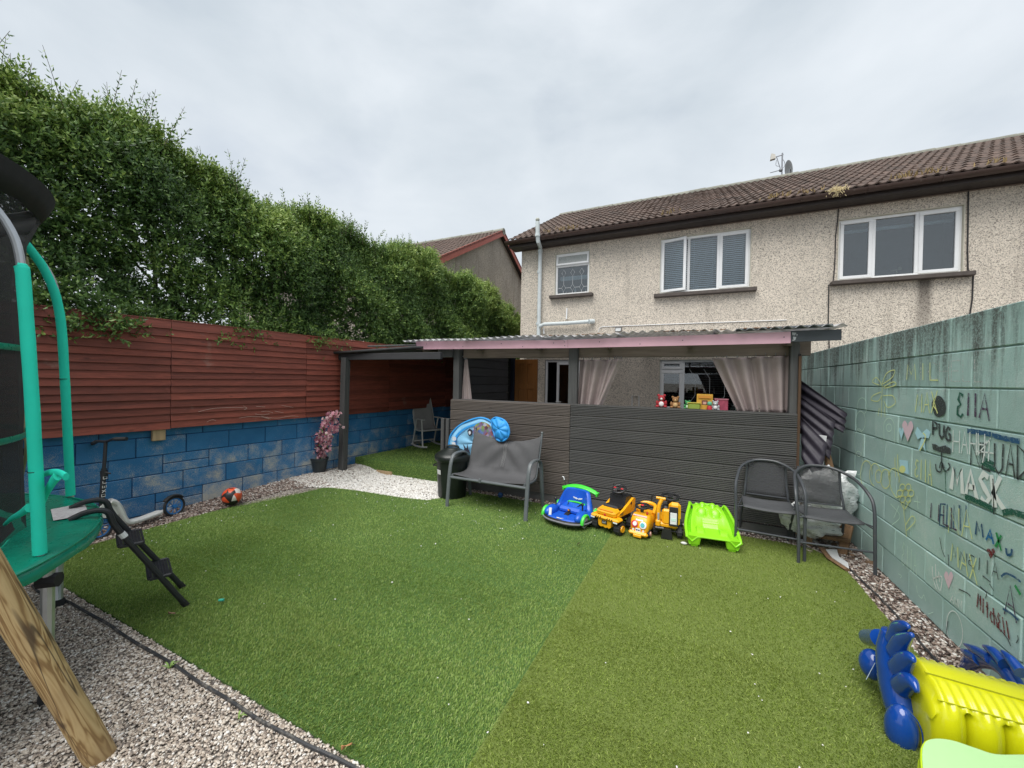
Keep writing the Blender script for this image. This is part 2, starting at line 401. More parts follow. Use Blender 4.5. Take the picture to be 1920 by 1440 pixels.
front = np.vstack([scat(-5.4, 1.5, -.5, .35, 2600), scat(-5.4, -1.0, .3, 1.165, 17000), scat(-1.0, 1.5, .35, 1.165, 3500)])
stones('gravel', front, .007, .0155, M_gravel, 'pinkish grey pea gravel in the bottom left corner under the trampoline')
def leftstrip(P): return (~inpoly(P, LAWN*np.array([1, 1.]))) & (wall_d(P) > .012) & (P[:, 0] < -3.2)
ls = scat(-5.6, -4.2, 1.165, 4.0, 5200, leftstrip)
M_gravel2 = attrmat('gravel_brown', [(0, (.04, .03, .028)), (.3, (.16, .11, .09)), (.6, (.36, .28, .235)), (.85, (.56, .50, .45)), (1, (.82, .80, .76))], .85)
stones('gravel', ls, .010, .024, M_gravel2, 'brownish gravel strip along the foot of the blue wall', tint=np.clip(RNG.beta(1.5, 1.9, len(ls))+.25*sstep(2.8, 4, ls[:, 1]), 0, 1))
wp = scat(-5.4, -2.92, 3.7, 4.9, 7000, lambda P: (~inpoly(P, LAWN)) & (wall_d(P) > .012))
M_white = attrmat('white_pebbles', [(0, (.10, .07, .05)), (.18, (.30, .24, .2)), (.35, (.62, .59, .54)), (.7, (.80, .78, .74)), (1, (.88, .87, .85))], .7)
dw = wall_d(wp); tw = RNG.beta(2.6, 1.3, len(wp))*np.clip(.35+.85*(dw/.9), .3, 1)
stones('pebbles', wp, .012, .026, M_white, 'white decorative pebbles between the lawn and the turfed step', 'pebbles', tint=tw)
rs = np.vstack([scat(1.27, 1.535, .9, 4.9, 7000, lambda P: ~inpoly(P, LAWN)), scat(.6, 1.53, 4.3, 5.2, 4500, lambda P: ~inpoly(P, LAWN))])
stones('gravel', rs, .009, .024, M_gravel2, 'brown gravel and debris along the foot of the green wall')
ps = scat(-2.9, 1.0, 4.66, 4.795, 4200)
stones('gravel', ps, .010, .024, M_gravel2, 'thin gravel line at the foot of the grey decking panels')
# stray white stones on the lawn
sp = scat(-4.95, 1.2, 1.3, 4.6, 5, lambda P: inpoly(P, LAWN)); bk = scat(-4.9, -1.4, 3.6, 4.55, 40, lambda P: inpoly(P, LAWN)); lf = scat(-4.95, -4.3, 1.4, 3.7, 30, lambda P: inpoly(P, LAWN))
sp = np.vstack([sp, bk, lf]); sp[:, 2] += .022
stones('stray_stones', sp, .005, .012, M_white, 'white stones scattered loose over the artificial lawn', 'stones', tint=RNG.uniform(.45, 1, len(sp)))
# ---- black plastic lawn edging
M_edge = pm('edging_plastic', (.035, .037, .042), .5, .2, dirt=((.25, .23, .2), 20, .5, .75))
def edging(pts, lab):
    mb = MB(); P = smooth_path(pts, 6)
    P = [Vector((p.x+.002*math.sin(i*1.7), p.y+.0025*math.sin(i*.7), p.z)) for i, p in enumerate(P)]
    mb.tube(P, .011, 6, flat=.6)
    tag(obj('lawn_edging', mb, M_edge), lab, 'edging', 'black plastic lawn edging')
edging([G(x, y, .012) for x, y in ((60, 1098), (75, 1110), (130, 1130), (185, 1160), (240, 1195), (330, 1250), (400, 1295), (480, 1345), (560, 1390), (660, 1437))]+[Vector((-.4, 1.13, .012)), Vector((.6, 1.14, .012)), Vector((1.25, 1.13, .012))], 'black plastic edging strip between lawn and pale gravel')
edging([(1.285, 4.5, .012), (1.30, 4.2, .012), (1.33, 3.8, .012), (1.34, 3.5, .012), (1.335, 2.9, .012), (1.32, 2.2, .012), (1.3, 1.3, .012)], 'black plastic edging strip along the green wall')

# ---- block walls
def mat_paintblock(name, paint, paint2, under, wear, wscale, stain=None, blockvar=.16, zlow=None):
    m, t, b = newmat(name); geo = N(t, 'ShaderNodeNewGeometry').outputs['Position']
    c = ramp(t, nz(t, 3.5, 5, .6), [(.3, paint), (.7, paint2)])
    fine = nz(t, wscale, 6, .75); mid = nz(t, 5.5, 4, .6)
    oi = N(t, 'ShaderNodeObjectInfo')
    ad = N(t, 'ShaderNodeMath', operation='MULTIPLY_ADD'); L(t, mid, ad.inputs[0]); ad.inputs[1].default_value = .55; L(t, fine, ad.inputs[2])
    ad2 = N(t, 'ShaderNodeMath', operation='MULTIPLY_ADD'); L(t, oi.outputs['Random'], ad2.inputs[0]); ad2.inputs[1].default_value = blockvar; L(t, ad.outputs[0], ad2.inputs[2])
    val = ad2.outputs[0]
    if zlow:
        sz = N(t, 'ShaderNodeSeparateXYZ'); L(t, geo, sz.inputs[0]); zz = mrange(t, sz.outputs['Z'], zlow[0], zlow[1], 0, zlow[2])
        a3 = N(t, 'ShaderNodeMath', operation='ADD'); L(t, val, a3.inputs[0]); L(t, zz, a3.inputs[1]); val = a3.outputs[0]
    c = mixc(t, mrange(t, val, wear[0], wear[1]), c, under)
    h = N(t, 'ShaderNodeHueSaturation'); L(t, mrange(t, oi.outputs['Random'], 0, 1, .9, 1.1), h.inputs['Value']); L(t, c, h.inputs['Color']); c = h.outputs[0]
    if stain:
        sc, z0, z1, amt = stain
        sz = N(t, 'ShaderNodeSeparateXYZ'); L(t, geo, sz.inputs[0])
        st = nz(t, 1, 6, .7, vec=geo, sc=(9, 9, .8)); zz = mrange(t, sz.outputs['Z'], z0, z1, -.22, .2)
        a4 = N(t, 'ShaderNodeMath', operation='ADD'); L(t, st, a4.inputs[0]); L(t, zz, a4.inputs[1])
        sp2 = nz(t, 60, 5, .8); mu = N(t, 'ShaderNodeMath', operation='MULTIPLY'); L(t, mrange(t, a4.outputs[0], .48, .66, 0, amt), mu.inputs[0]); L(t, mrange(t, sp2, .35, .55, .25, 1), mu.inputs[1])
        c = mixc(t, mu.outputs[0], c, sc)
    L(t, c, b.inputs['Base Color']); b.inputs['Roughness'].default_value = .72; b.inputs['Specular IOR Level'].default_value = .3
    bumpn(t, b, nz(t, 130, 5, .75), .75, .008); return m
M_blue = mat_paintblock('blue_wall_paint', (.026, .15, .34), (.042, .20, .42), (.50, .47, .39), (.93, 1.13), 170, zlow=(.85, .05, .15))
M_green = mat_paintblock('green_wall_paint', (.385, .565, .525), (.48, .665, .625), (.63, .72, .69), (.88, 1.2), 90, stain=((.08, .08, .07), 1.15, 2.15, .9))
BLK = {}
def block_mesh(l, h, m):
    k = (round(l, 3), round(h, 3), m.name)
    if k not in BLK:
        mb = MB(); mb.box((l/2, .045, h/2), (l-.008, .09, h-.008), ch=.005); BLK[k] = mesh_of('brick', mb); BLK[k].materials.append(m)
    return BLK[k]
def block_wall(root, O, D, Nn, s0, s1, zs, bl, phase, m, mcore, jit=.003, special=None):
    """courses zs, running along D from O; blocks stand proud of a joint core by 9 mm"""
    rz = math.atan2(D.y, D.x); back = -Nn
    flip = Vector((-D.y, D.x, 0)).dot(back) < 0   # local +y of a block is D rotated +90
    for ci in range(len(zs)-1):
        h = zs[ci+1]-zs[ci]; s = s0-bl+((phase[ci % len(phase)]-s0) % bl)
        while s < s1:
            a, b2 = max(s, s0), min(s+bl, s1)
            if b2-a > .06:
                parts = [(zs[ci], h)]
                if special and special(ci, a, b2): parts = [(zs[ci], h*.5), (zs[ci]+h*.5, h*.5)]
                for z, hh in parts:
                    me = block_mesh(b2-a, hh, m); p = O+D*a; p = p+Vector((0, 0, z))+Nn*RNG.uniform(-jit, jit)
                    if flip: o = put('block', me, m, root, p+D*(b2-a)-WOFF[root.name], (0, 0, rz+math.pi))
                    else: o = put('block', me, m, root, p-WOFF[root.name], (0, 0, rz))
            s += bl
    ctr = O+D*((s0+s1)/2)+back*.10; mb = MB()
    mb.box((ctr.x, ctr.y, (zs[0]+zs[-1])/2), (s1-s0, .182, zs[-1]-zs[0]-.008), (0, 0, rz), ch=.001)
    ow('mortar', mb, mcore, root)
RW = thing('block_wall', 'tall pale green painted block wall covered in chalk drawings', 'wall', (RX, 4, 0))
zsr = [2.06-.2295*k for k in range(9, -1, -1)]
M_gmort = pm('green_joint', (.28, .41, .375), .85, .25, 8, bump=.4)
block_wall(RW, Vector((RX, 0, 0)), Vector((0, 1, 0)), Vector((-1, 0, 0)), -.6, 9.05, zsr, .435, [3.03, 3.25], M_green, M_gmort)
LW = thing('block_wall', 'low blue painted block wall with worn patches under the red fence', 'wall', tuple(LB+LD*3))
zsl = [-.13, .010+.0, .228, .447, .663, .878, 1.06]
M_bmort = pm('blue_joint', (.012, .055, .15), .85, .25, 8, bump=.4)
sj = (PL(426, 830)-LB).dot(LD)      # a vertical joint seen in the second course from the top
sj2 = (PL(490, 800)-LB).dot(LD)
phs = []
for px, py in ((560, 900), (455, 905), (424, 880), (392, 860), (429, 825), (520, 800)): phs.append((PL(px, py)-LB).dot(LD))
def spl(ci, a, b2):
    for px, py, cc in ((354, 868, 3), (354, 932, 1)):
        if ci == cc and a < (PL(px, py)-LB).dot(LD) < b2: return True
    return False
block_wall(LW, LB, LD, LN, -3.2, 7.2, zsl, .447, phs, M_blue, M_bmort, special=spl)

# ---- red lap fence on top of the blue wall
M_red = wood('red_fence_stain', (.235, .056, .035), 'y', .42, .26, .68, dirt=((.26, .15, .12), 2.3, .66, .80))
fz0, fz1, nb = .975, 2.19, 15
seams = [(PL(x, 700)-LB).dot(LD) for x in (316, 569)]
pw = seams[1]-seams[0]
pan = [(seams[0]-3*pw, seams[0]-2*pw), (seams[0]-2*pw, seams[0]-pw), (seams[0]-pw, seams[0]), (seams[0], seams[1]), (seams[1], seams[1]+pw), (seams[1]+pw, seams[1]+2*pw), (seams[1]+2*pw, seams[1]+3*pw)]
labs = ['red brown lap fence panel far left beyond the trampoline', 'red brown lap fence panel behind the trampoline net', 'red brown lap fence panel above the white scooter', 'red brown lap fence panel above the orange ball, with white scribbles',
        'red brown lap fence panel beside the pink blossom and grey post', 'red brown lap fence panel in shade inside the shelter', 'dark red lap fence panel deepest inside the shelter']
prz = math.atan2(LD.y, LD.x)
bm_ = MB(); bh = (fz1-fz0)/nb
bm_.prism([(-.012, 0), (-.030, .004), (-.012, bh+.02), (-.004, bh+.02)], 0, pw-.006, 'x')
bmesh_board = mesh_of('fence_board', bm_, 20)
FENCE = []
for (a, b2), lab in zip(pan, labs):
    p = LB+LD*a+LN*.055; off = RNG.uniform(-.006, .006)
    f = thing('fence_panel', lab, 'fence panel', (p.x, p.y, fz0+off), 0, 'red lap fence panels on the blue wall'); FENCE.append(f)
    for k in range(nb):
        # board profile x axis runs along the wall; its -y side faces the yard
        put('board', bmesh_board, M_red, f, Vector((0, 0, k*bh))+LD*.003*RNG.uniform(-1, 1), (RNG.normal(0, .02), RNG.normal(0, .0025), prz+RNG.normal(0, .002)))
    for q in (.03, pw/2, pw-.04):
        mb = MB(); c = LB+LD*(a+q)-LN*.0; mb.box((c.x, c.y, (fz0+fz1)/2+off), (.045, .06, fz1-fz0-.05), (0, 0, prz)); ow('batten', mb, M_red, f)
    mb = MB(); c = LB+LD*((a+b2)/2)+LN*.045; mb.box((c.x, c.y, fz1+off+.026), (pw-.01, .05, .018), (0, 0, prz)); ow('capping', mb, M_red, f)
# pale scribbles on one panel
M_scr = pm('white_scratch', (.55, .42, .36), .9, .2)
mb = MB()
for pts in (((372, 772), (400, 766), (440, 764), (462, 765)), ((456, 761), (463, 765), (457, 769)), ((480, 762), (497, 763)), ((528, 760), (550, 764)), ((478, 776), (492, 778), (505, 776)), ((490, 772), (500, 771), (512, 774)), ((515, 771), (532, 774)), ((490, 780), (508, 786)), ((448, 784), (470, 781), (495, 782), (520, 784), (545, 780), (560, 781)), ((495, 783), (505, 786)), ((388, 791), (398, 787), (405, 789))):
    P = [PL(x, y, .088) for x, y in pts]; mb.tube(smooth_path(P, 5), .0016, 4)
ow('scribble', mb, M_scr, FENCE[3])
M_pale = wood('pale_timber', (.42, .30, .17), 'z', .25, .1)
c = PL(297, 815, .04); mb = MB(); mb.box((c.x, c.y, c.z), (.115, .055, .13), (0, 0, prz)); ow('post_stub', mb, M_pale, FENCE[3])

# ---- privet hedge over the fence
def hedge():
    root = thing('hedge', 'tall dense green privet hedge overhanging the red fence', 'hedge', tuple(LB-LN*.8+LD*4))
    def top(s): return np.interp(s, [-3, -.6, .3, 1.2, 2.8, 4.9, 7.0, 8.4, 9.3], [4.5, 4.45, 4.38, 4.12, 4.16, 4.26, 4.05, 3.7, 3.1])+.09*np.sin(s*2.9)+.07*np.sin(s*6.1+1)
    def frontd(s, z): return .10+.16*np.sin(s*1.9+z*1.3)*np.sin(z*2.1-s)+.10*np.sin(5.1*s+2.7*z)+.35*sstep(3.6, 4.9, z)-.12*sstep(2.6, 2.0, z)
    n1, n2, n3 = 27000, 8500, 2600
    s = RNG.uniform(-2.6, 9.25, n1); z = 1.95+(top(s)-1.95)*RNG.uniform(0, 1, n1)**.9
    d = frontd(s, z)+RNG.exponential(.17, n1); up = RNG.uniform(.1, .9, n1)
    s2 = RNG.uniform(-2.6, 9.2, n2); z2 = top(s2)-RNG.exponential(.12, n2); d2 = RNG.uniform(.3, 1.5, n2)
    s3 = 9.05+RNG.normal(0, .18, n3); d3 = RNG.uniform(.1, 1.5, n3); z3 = 1.7+RNG.uniform(0, 1, n3)*(top(s3)-1.7)
    # rounded clumps so that light and dark masses show
    S = np.concatenate([s, s2, s3]); Z = np.concatenate([z, z2, z3]); D = np.concatenate([d, d2, d3]); n = len(S)
    cl = np.sin(S*2.3+1.1*np.sin(Z*2.2))*np.sin(Z*2.9+.8*np.sin(S*1.3))+.5*np.sin(S*5.7+Z*3.1)*np.sin(Z*6.3-S*2)
    D -= .11*np.clip(cl, -1, 1)
    keep = np.ones(n, bool)                                         # thin spots near the fence top and in the left
    hole = (np.sin(S*6.1)*np.sin(Z*7.3+S*2) > .74) & (Z < 3.2) & (S < 3.2)
    keep &= ~hole; S, Z, D, cl = S[keep], Z[keep], D[keep], cl[keep]; n = len(S)
    P = np.array(LB)[None]+np.array(LD)[None]*S[:, None]-np.array(LN)[None]*(D+.12)[:, None]; P[:, 2] = Z
    dirv = np.array(LN)[None]*RNG.uniform(.2, 1.0, n)[:, None]+np.array(LD)[None]*RNG.normal(0, .55, n)[:, None]
    dirv[:, 2] = RNG.uniform(-.15, 1.0, n); istop = Z > top(S)-.35; dirv[istop, 2] += .9
    Lh = RNG.uniform(.14, .30, n)
    nsh = 430                                                      # long upright shoots along the top
    ss = RNG.uniform(-1.1, 8.6, nsh); ds = RNG.uniform(.2, 1.2, nsh); Ps = np.array(LB)[None]+np.array(LD)[None]*ss[:, None]-np.array(LN)[None]*ds[:, None]; Ps[:, 2] = top(ss)-.12
    dv = np.column_stack([RNG.normal(0, .22, nsh), RNG.normal(.05, .25, nsh), np.ones(nsh)]); Ls = RNG.uniform(.2, .5, nsh)+RNG.uniform(0, .2, nsh)*(ss < 2)
    def leaves(P, dv, Ln, K, ll, lw, tone):
        n = len(P); dv = dv/np.linalg.norm(dv, axis=1)[:, None]
        ref = np.where(np.abs(dv[:, 2:3]) < .9, np.array([[0, 0, 1.]]), np.array([[1., 0, 0]])); a = np.cross(dv, ref); a /= np.linalg.norm(a, axis=1)[:, None]; b = np.cross(dv, a)
        Vs, Cs = [], []
        for k in range(K):
            t = (k+.6)/K; ph = RNG.uniform(-.5, .5, n)+(k % 2)*np.pi/2
            for sg in (1, -1):
                side = (a*np.cos(ph)[:, None]+b*np.sin(ph)[:, None])*sg
                droop = np.zeros((n, 3)); droop[:, 2] = -.25*t
                o = P+dv*(Ln*t)[:, None]+droop*(Ln*t*.3)[:, None]+RNG.normal(0, .006, (n, 3))
                ld = dv*RNG.uniform(.35, .85, n)[:, None]+side*RNG.uniform(.6, 1, n)[:, None]; ld /= np.linalg.norm(ld, axis=1)[:, None]
                wv = np.cross(ld, dv+RNG.normal(0, .35, (n, 3))); wv /= np.linalg.norm(wv, axis=1)[:, None]+1e-9; nn = np.cross(ld, wv)
                le = RNG.uniform(.75, 1.25, n)*ll*(1-.35*t); w = le*lw
                V = np.zeros((n, 4, 3)); V[:, 0] = o; V[:, 2] = o+ld*le[:, None]-nn*(le*.10)[:, None]
                V[:, 1] = o+ld*(le*.45)[:, None]+wv*(w/2)[:, None]+nn*(w*.18)[:, None]; V[:, 3] = o+ld*(le*.45)[:, None]-wv*(w/2)[:, None]+nn*(w*.18)[:, None]
                Vs.append(V); Cs.append(np.clip(tone+RNG.normal(0, .13, n)+.12*t, 0, 1))
        V = np.concatenate(Vs); c = np.repeat(np.concatenate(Cs), 4); m = len(V)
        F = np.array([(0, 1, 2), (0, 2, 3)])[None]+np.arange(m)[:, None, None]*4
        return V.reshape(-1, 3), F.reshape(-1, 3), c
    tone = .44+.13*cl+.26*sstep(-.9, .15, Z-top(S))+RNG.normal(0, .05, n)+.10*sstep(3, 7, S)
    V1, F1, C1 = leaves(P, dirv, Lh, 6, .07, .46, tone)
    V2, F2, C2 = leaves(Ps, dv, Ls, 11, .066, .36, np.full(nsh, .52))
    # a spray hanging over the shelter corner
    ns = 26; Pd = np.array([PL(590+RNG.uniform(-20, 55), 612+RNG.uniform(-8, 28), .1) for _ in range(ns)]); dd = np.column_stack([RNG.uniform(.2, 1, ns), RNG.normal(0, .5, ns), RNG.uniform(-.9, .2, ns)])
    V3, F3, C3 = leaves(Pd, dd, np.full(ns, .22), 6, .055, .42, np.full(ns, .6))
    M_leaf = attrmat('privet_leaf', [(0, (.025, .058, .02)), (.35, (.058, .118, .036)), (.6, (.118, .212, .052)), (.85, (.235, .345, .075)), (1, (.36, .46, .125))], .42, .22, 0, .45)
    V = np.vstack([V1, V2, V3]); F = np.vstack([F1, F2+len(V1), F3+len(V1)+len(V2)]); V = V-np.array(root.location)[None]
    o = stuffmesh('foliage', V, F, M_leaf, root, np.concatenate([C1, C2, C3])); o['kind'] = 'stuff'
    M_bark = pm('privet_bark', (.10, .08, .055), .9, .3, 14, bump=.4)
    for i in range(15):
        sx_ = -2+i*.8+RNG.uniform(-.2, .2); b0 = LB+LD*sx_-LN*RNG.uniform(.7, 1.0); mb = MB()
        mb.tube(smooth_path([b0, b0+Vector((.05, .04, 1.4)), b0+Vector((-.05, .1, 2.6)), b0+Vector((.08, .0, 3.9 if sx_ < 8 else 3.0))], 4), [.05-.0028*k for k in range(13)], 6)
        for q in range(4):
            z = 1.8+.5*q; a = RNG.uniform(0, 6.28); e = b0+Vector((math.cos(a)*.45, math.sin(a)*.45, z+.55)); mb.tube([b0+Vector((0, .05, z)), e], [.018, .006], 5)
        ow('stem', mb, M_bark, root)
    mb = MB()
    for p, d, l in zip(Ps, dv, Ls):
        d = Vector(d).normalized(); mb.tube([Vector(p), Vector(p)+d*float(l)], [.004, .0015], 4, cap=False)
    o = ow('shoots', mb, M_bark, root); o['kind'] = 'stuff'
hedge()
# ================================================================== HOUSES
HY = 9.1
def mat_dash(name, stain=True, grey=0.):
    m, t, b = newmat(name); geo = N(t, 'ShaderNodeNewGeometry').outputs['Position']
    v = N(t, 'ShaderNodeTexVoronoi'); v.inputs['Scale'].default_value = 88; L(t, geo, v.inputs['Vector'])
    sp = N(t, 'ShaderNodeSeparateColor'); L(t, v.outputs['Color'], sp.inputs[0])
    a = tuple(x*(1-grey) for x in (.78, .70, .60)); d = tuple(x*(1-grey*.8) for x in (.36, .315, .27))
    c = ramp(t, sp.outputs[0], [(.0, tuple(x*.62 for x in d)), (.13, d), (.28, tuple(x*.76 for x in a)), (.55, a), (1, tuple(min(1, x*1.18) for x in a))])
    big = nz(t, 1.1, 5, .6); c = mixc(t, mrange(t, big, .35, .7, 0, .35+grey), c, tuple(x*.55 for x in a))
    dark = nz(t, 1, 5, .6, vec=geo, sc=(5, 5, .5)); c = mixc(t, mrange(t, dark, .55, .8, 0, .35+grey), c, (.13, .105, .085))
    if stain:
        p0 = PY(1733, 545, HY); sx_ = N(t, 'ShaderNodeSeparateXYZ'); L(t, geo, sx_.inputs[0])
        q = N(t, 'ShaderNodeMath', operation='ABSOLUTE'); ad = N(t, 'ShaderNodeMath', operation='ADD'); L(t, sx_.outputs['X'], ad.inputs[0]); ad.inputs[1].default_value = -p0.x; L(t, ad.outputs[0], q.inputs[0])
        w = mrange(t, q.outputs[0], .05, .13, .8, 0); zz = mrange(t, sx_.outputs['Z'], p0.z+.22, p0.z-1.4, 1, .0)
        z2 = mrange(t, sx_.outputs['Z'], p0.z+.20, p0.z+.24, 1, 0)
        m1 = N(t, 'ShaderNodeMath', operation='MULTIPLY'); L(t, w, m1.inputs[0]); L(t, zz, m1.inputs[1])
        m2 = N(t, 'ShaderNodeMath', operation='MULTIPLY'); L(t, m1.outputs[0], m2.inputs[0]); L(t, z2, m2.inputs[1])
        c = mixc(t, m2.outputs[0], c, (.05, .04, .035))
    L(t, c, b.inputs['Base Color']); b.inputs['Roughness'].default_value = .9; b.inputs['Specular IOR Level'].default_value = .25
    bumpn(t, b, v.outputs['Distance'], .9, .012); return m
M_dash = mat_dash('pebble_dash'); M_dash2 = mat_dash('pebble_dash_weathered', False, .32)
M_upvc = pm('white_upvc', (.80, .81, .82), .35, .05, 3, dirt=((.55, .55, .52), 9, .62, .85))
M_sill = pm('dark_sill', (.085, .07, .062), .85, .25, 12, bump=.3)
M_gut = pm('brown_gutter', (.055, .032, .026), .38, .2, 6, dirt=((.12, .10, .08), 14, .6, .8))
M_fascia = pm('dark_fascia', (.03, .022, .02), .5, .2)
M_pipe = pm('pale_grey_pipe', (.56, .61, .62), .5, .1, 7, dirt=((.30, .31, .28), 16, .58, .8))
M_tile = pm('concrete_tile', (.105, .072, .058), .9, .3, 9, bump=.5, bscale=90, ov=.28, dirt=((.045, .04, .035), 5, .5, .75))
M_moss = pm('dry_moss', (.25, .18, .08), .95, .4, 30)
M_ridge = pm('ridge_tile', (.22, .22, .185), .9, .25, 14, bump=.4, ov=.15)
M_reveal = pm('painted_reveal', (.56, .53, .44), .8, .12, 6)
M_dark = pm('dark_room', (.02, .022, .025), .9, .1)
M_room = pm('dim_room', (.10, .11, .12), .9, .15)
def mat_glass(name, tint=(.75, .8, .82), refl=.07):
    m, t, b = newmat(name); t.nodes.remove(b); o = t.nodes['Material Output']
    tr = N(t, 'ShaderNodeBsdfTransparent'); tr.inputs[0].default_value = c4(tint); gl = N(t, 'ShaderNodeBsdfGlossy'); gl.inputs['Roughness'].default_value = .02
    fr = N(t, 'ShaderNodeFresnel'); fr.inputs[0].default_value = 1.5; ad = N(t, 'ShaderNodeMath', operation='ADD'); L(t, fr.outputs[0], ad.inputs[0]); ad.inputs[1].default_value = refl
    mx = N(t, 'ShaderNodeMixShader'); L(t, ad.outputs[0], mx.inputs[0]); L(t, tr.outputs[0], mx.inputs[1]); L(t, gl.outputs[0], mx.inputs[2]); L(t, mx.outputs[0], o.inputs[0]); return m
M_glass = mat_glass('window_glass'); M_glass2 = mat_glass('window_glass_reflective', (.7, .76, .78), .09)
M_slat = pm('blind_slat', (.80, .90, .97), .6, .03, 3); M_lead = pm('leading_strip', (.72, .74, .76), .5, .05)

def px_rect(x0, y0, x1, y1, Y=HY):
    """opening seen from (x0,y0) top left to (x1,y1) bottom right on the facade"""
    a = PY(x0, y0, Y); b2 = PY(x1, y1, Y); return (a.x, b2.x, b2.z, a.z)
HS = thing('house', 'two storey pebble dashed house with brown tiled roof behind the shelter', 'house', (0, HY, 0))
OPEN = {'small': px_rect(1041, 476, 1105, 550), 'mid': px_rect(1238, 448, 1407, 540), 'big': px_rect(1572, 412, 1806, 511),
        'gf': (PY(1236, 700, HY).x, PY(1236, 700, HY).x+1.75, .98, 2.12), 'door': (PY(1022, 700, HY).x, PY(1022, 700, HY).x+.95, .02, 2.12)}
HX0, HX1 = PY(978, 500, HY).x, 9.0
def wall_holes(mb, x0, x1, z0, z1, Y, holes, depth):
    xs = sorted({x0, x1, *[h[0] for h in holes], *[h[1] for h in holes]}); zs = sorted({z0, z1, *[h[2] for h in holes], *[h[3] for h in holes]})
    for i in range(len(xs)-1):
        for j in range(len(zs)-1):
            cx, cz = (xs[i]+xs[i+1])/2, (zs[j]+zs[j+1])/2
            if any(h[0] < cx < h[1] and h[2] < cz < h[3] for h in holes): continue
            mb.add([(xs[i], Y, zs[j]), (xs[i+1], Y, zs[j]), (xs[i+1], Y, zs[j+1]), (xs[i], Y, zs[j+1])], [(0, 1, 2, 3)])
mb = MB(); wall_holes(mb, HX0, HX1, 0, 5.02, HY, list(OPEN.values()), .12)
mb.add([(HX0, HY, 0), (HX0, 17, 0), (HX0, 17, 5.02), (HX0, 12.9, 7.25), (HX0, HY, 5.02)], [(0, 1, 2, 3, 4)])
mb.add([(HX1, HY, 0), (HX1, 17, 0), (HX1, 17, 5.02), (HX1, 12.9, 7.25), (HX1, HY, 5.02)], [(0, 1, 2, 3, 4)])
mb.add([(HX0, 17, 0), (HX1, 17, 0), (HX1, 17, 5.02), (HX0, 17, 5.02)], [(0, 1, 2, 3)])
ow('wall', mb, M_dash, HS, smooth=20)
def frame_bars(mb, x0, x1, z0, z1, y, w, d):
    mb.box(((x0+x1)/2, y, z0+w/2), (x1-x0, d, w), ch=.005); mb.box(((x0+x1)/2, y, z1-w/2), (x1-x0, d, w), ch=.005)
    mb.box((x0+w/2, y, (z0+z1)/2), (w, d-.004, z1-z0-2*w), ch=.005); mb.box((x1-w/2, y, (z0+z1)/2), (w, d-.004, z1-z0-2*w), ch=.005)
def window(key, label, sill=True, proud=.0):
    x0, x1, z0, z1 = OPEN[key]; y = HY+.075
    mb = MB(); t = .012                                            # plastered reveal
    for c, s in (((x0+t/2, HY+.06, (z0+z1)/2), (t, .14, z1-z0)), ((x1-t/2, HY+.06, (z0+z1)/2), (t, .14, z1-z0)), (((x0+x1)/2, HY+.06, z1-t/2), (x1-x0, .139, t)), (((x0+x1)/2, HY+.06, z0+t/2), (x1-x0, .139, t))): mb.box(c, s, ch=.001)
    fr = MB(); frame_bars(fr, x0+.012, x1-.012, z0+.012, z1-.012, y, .05, .07)
    w = ow('window', fr, M_upvc, HS); w['label'] = label
    ow('reveal', mb, M_reveal, w)
    if sill:
        mb = MB(); mb.box(((x0+x1)/2, HY-.03, z0-.04), (x1-x0+.2, .2, .075), ch=.008); ow('sill', mb, M_sill, w)
    return w, (x0+.062, x1-.062, z0+.062, z1-.062), y
def room(w, r, mat, dy=.55):
    x0, x1, z0, z1 = r; mb = MB(); a = .08; Y0, Y1 = HY+.15, HY+.15+dy
    P = [(x0-a, Y0, z0-a), (x1+a, Y0, z0-a), (x1+a, Y0, z1+a), (x0-a, Y0, z1+a), (x0-a, Y1, z0-a), (x1+a, Y1, z0-a), (x1+a, Y1, z1+a), (x0-a, Y1, z1+a)]
    mb.add(P, [(4, 5, 6, 7), (0, 1, 5, 4), (1, 2, 6, 5), (2, 3, 7, 6), (3, 0, 4, 7)]); ow('room', mb, mat, w)
def casement(w, x0, x1, z0, z1, y, glass, open_=None, bar=.055):
    """casement sash with its pane; open_ = (axis, angle): swung about its left or top edge"""
    mb = MB(); frame_bars(mb, x0, x1, z0, z1, y-.02, bar, .06); pn = MB(); pn.box(((x0+x1)/2, y-.02, (z0+z1)/2), (x1-x0-2*bar+.01, .006, z1-z0-2*bar+.01), ch=.001)
    if open_:
        ax, an = open_; piv = Vector((x0, y-.02, z1)); rot = Matrix.Rotation(an, 4, ax)
        for q in (mb, pn): q.v = [tuple(piv+rot @ (Vector(v)-piv)) for v in q.v]
    ow('casement', mb, M_upvc, w); ow('pane', pn, glass, w)
def mullion(w, x, z0, z1, y, wd=.055):
    mb = MB(); mb.box((x, y, (z0+z1)/2), (wd, .066, z1-z0), ch=.004); ow('mullion', mb, M_upvc, w)
def blind(w, x0, x1, z0, z1, y, pitch=.042, m=M_slat, tilt=1.05):
    mb = MB(); z = z0
    while z < z1: mb.box(((x0+x1)/2, y, z), (x1-x0, .034, .0025), (tilt, 0, 0), ch=.0008); z += pitch
    for q in (.15, .85): mb.tube([(x0+(x1-x0)*q, y-.02, z0), (x0+(x1-x0)*q, y-.02, z1)], .0025, 4)
    o = ow('blind', mb, m, w); o['kind'] = 'stuff'; return o
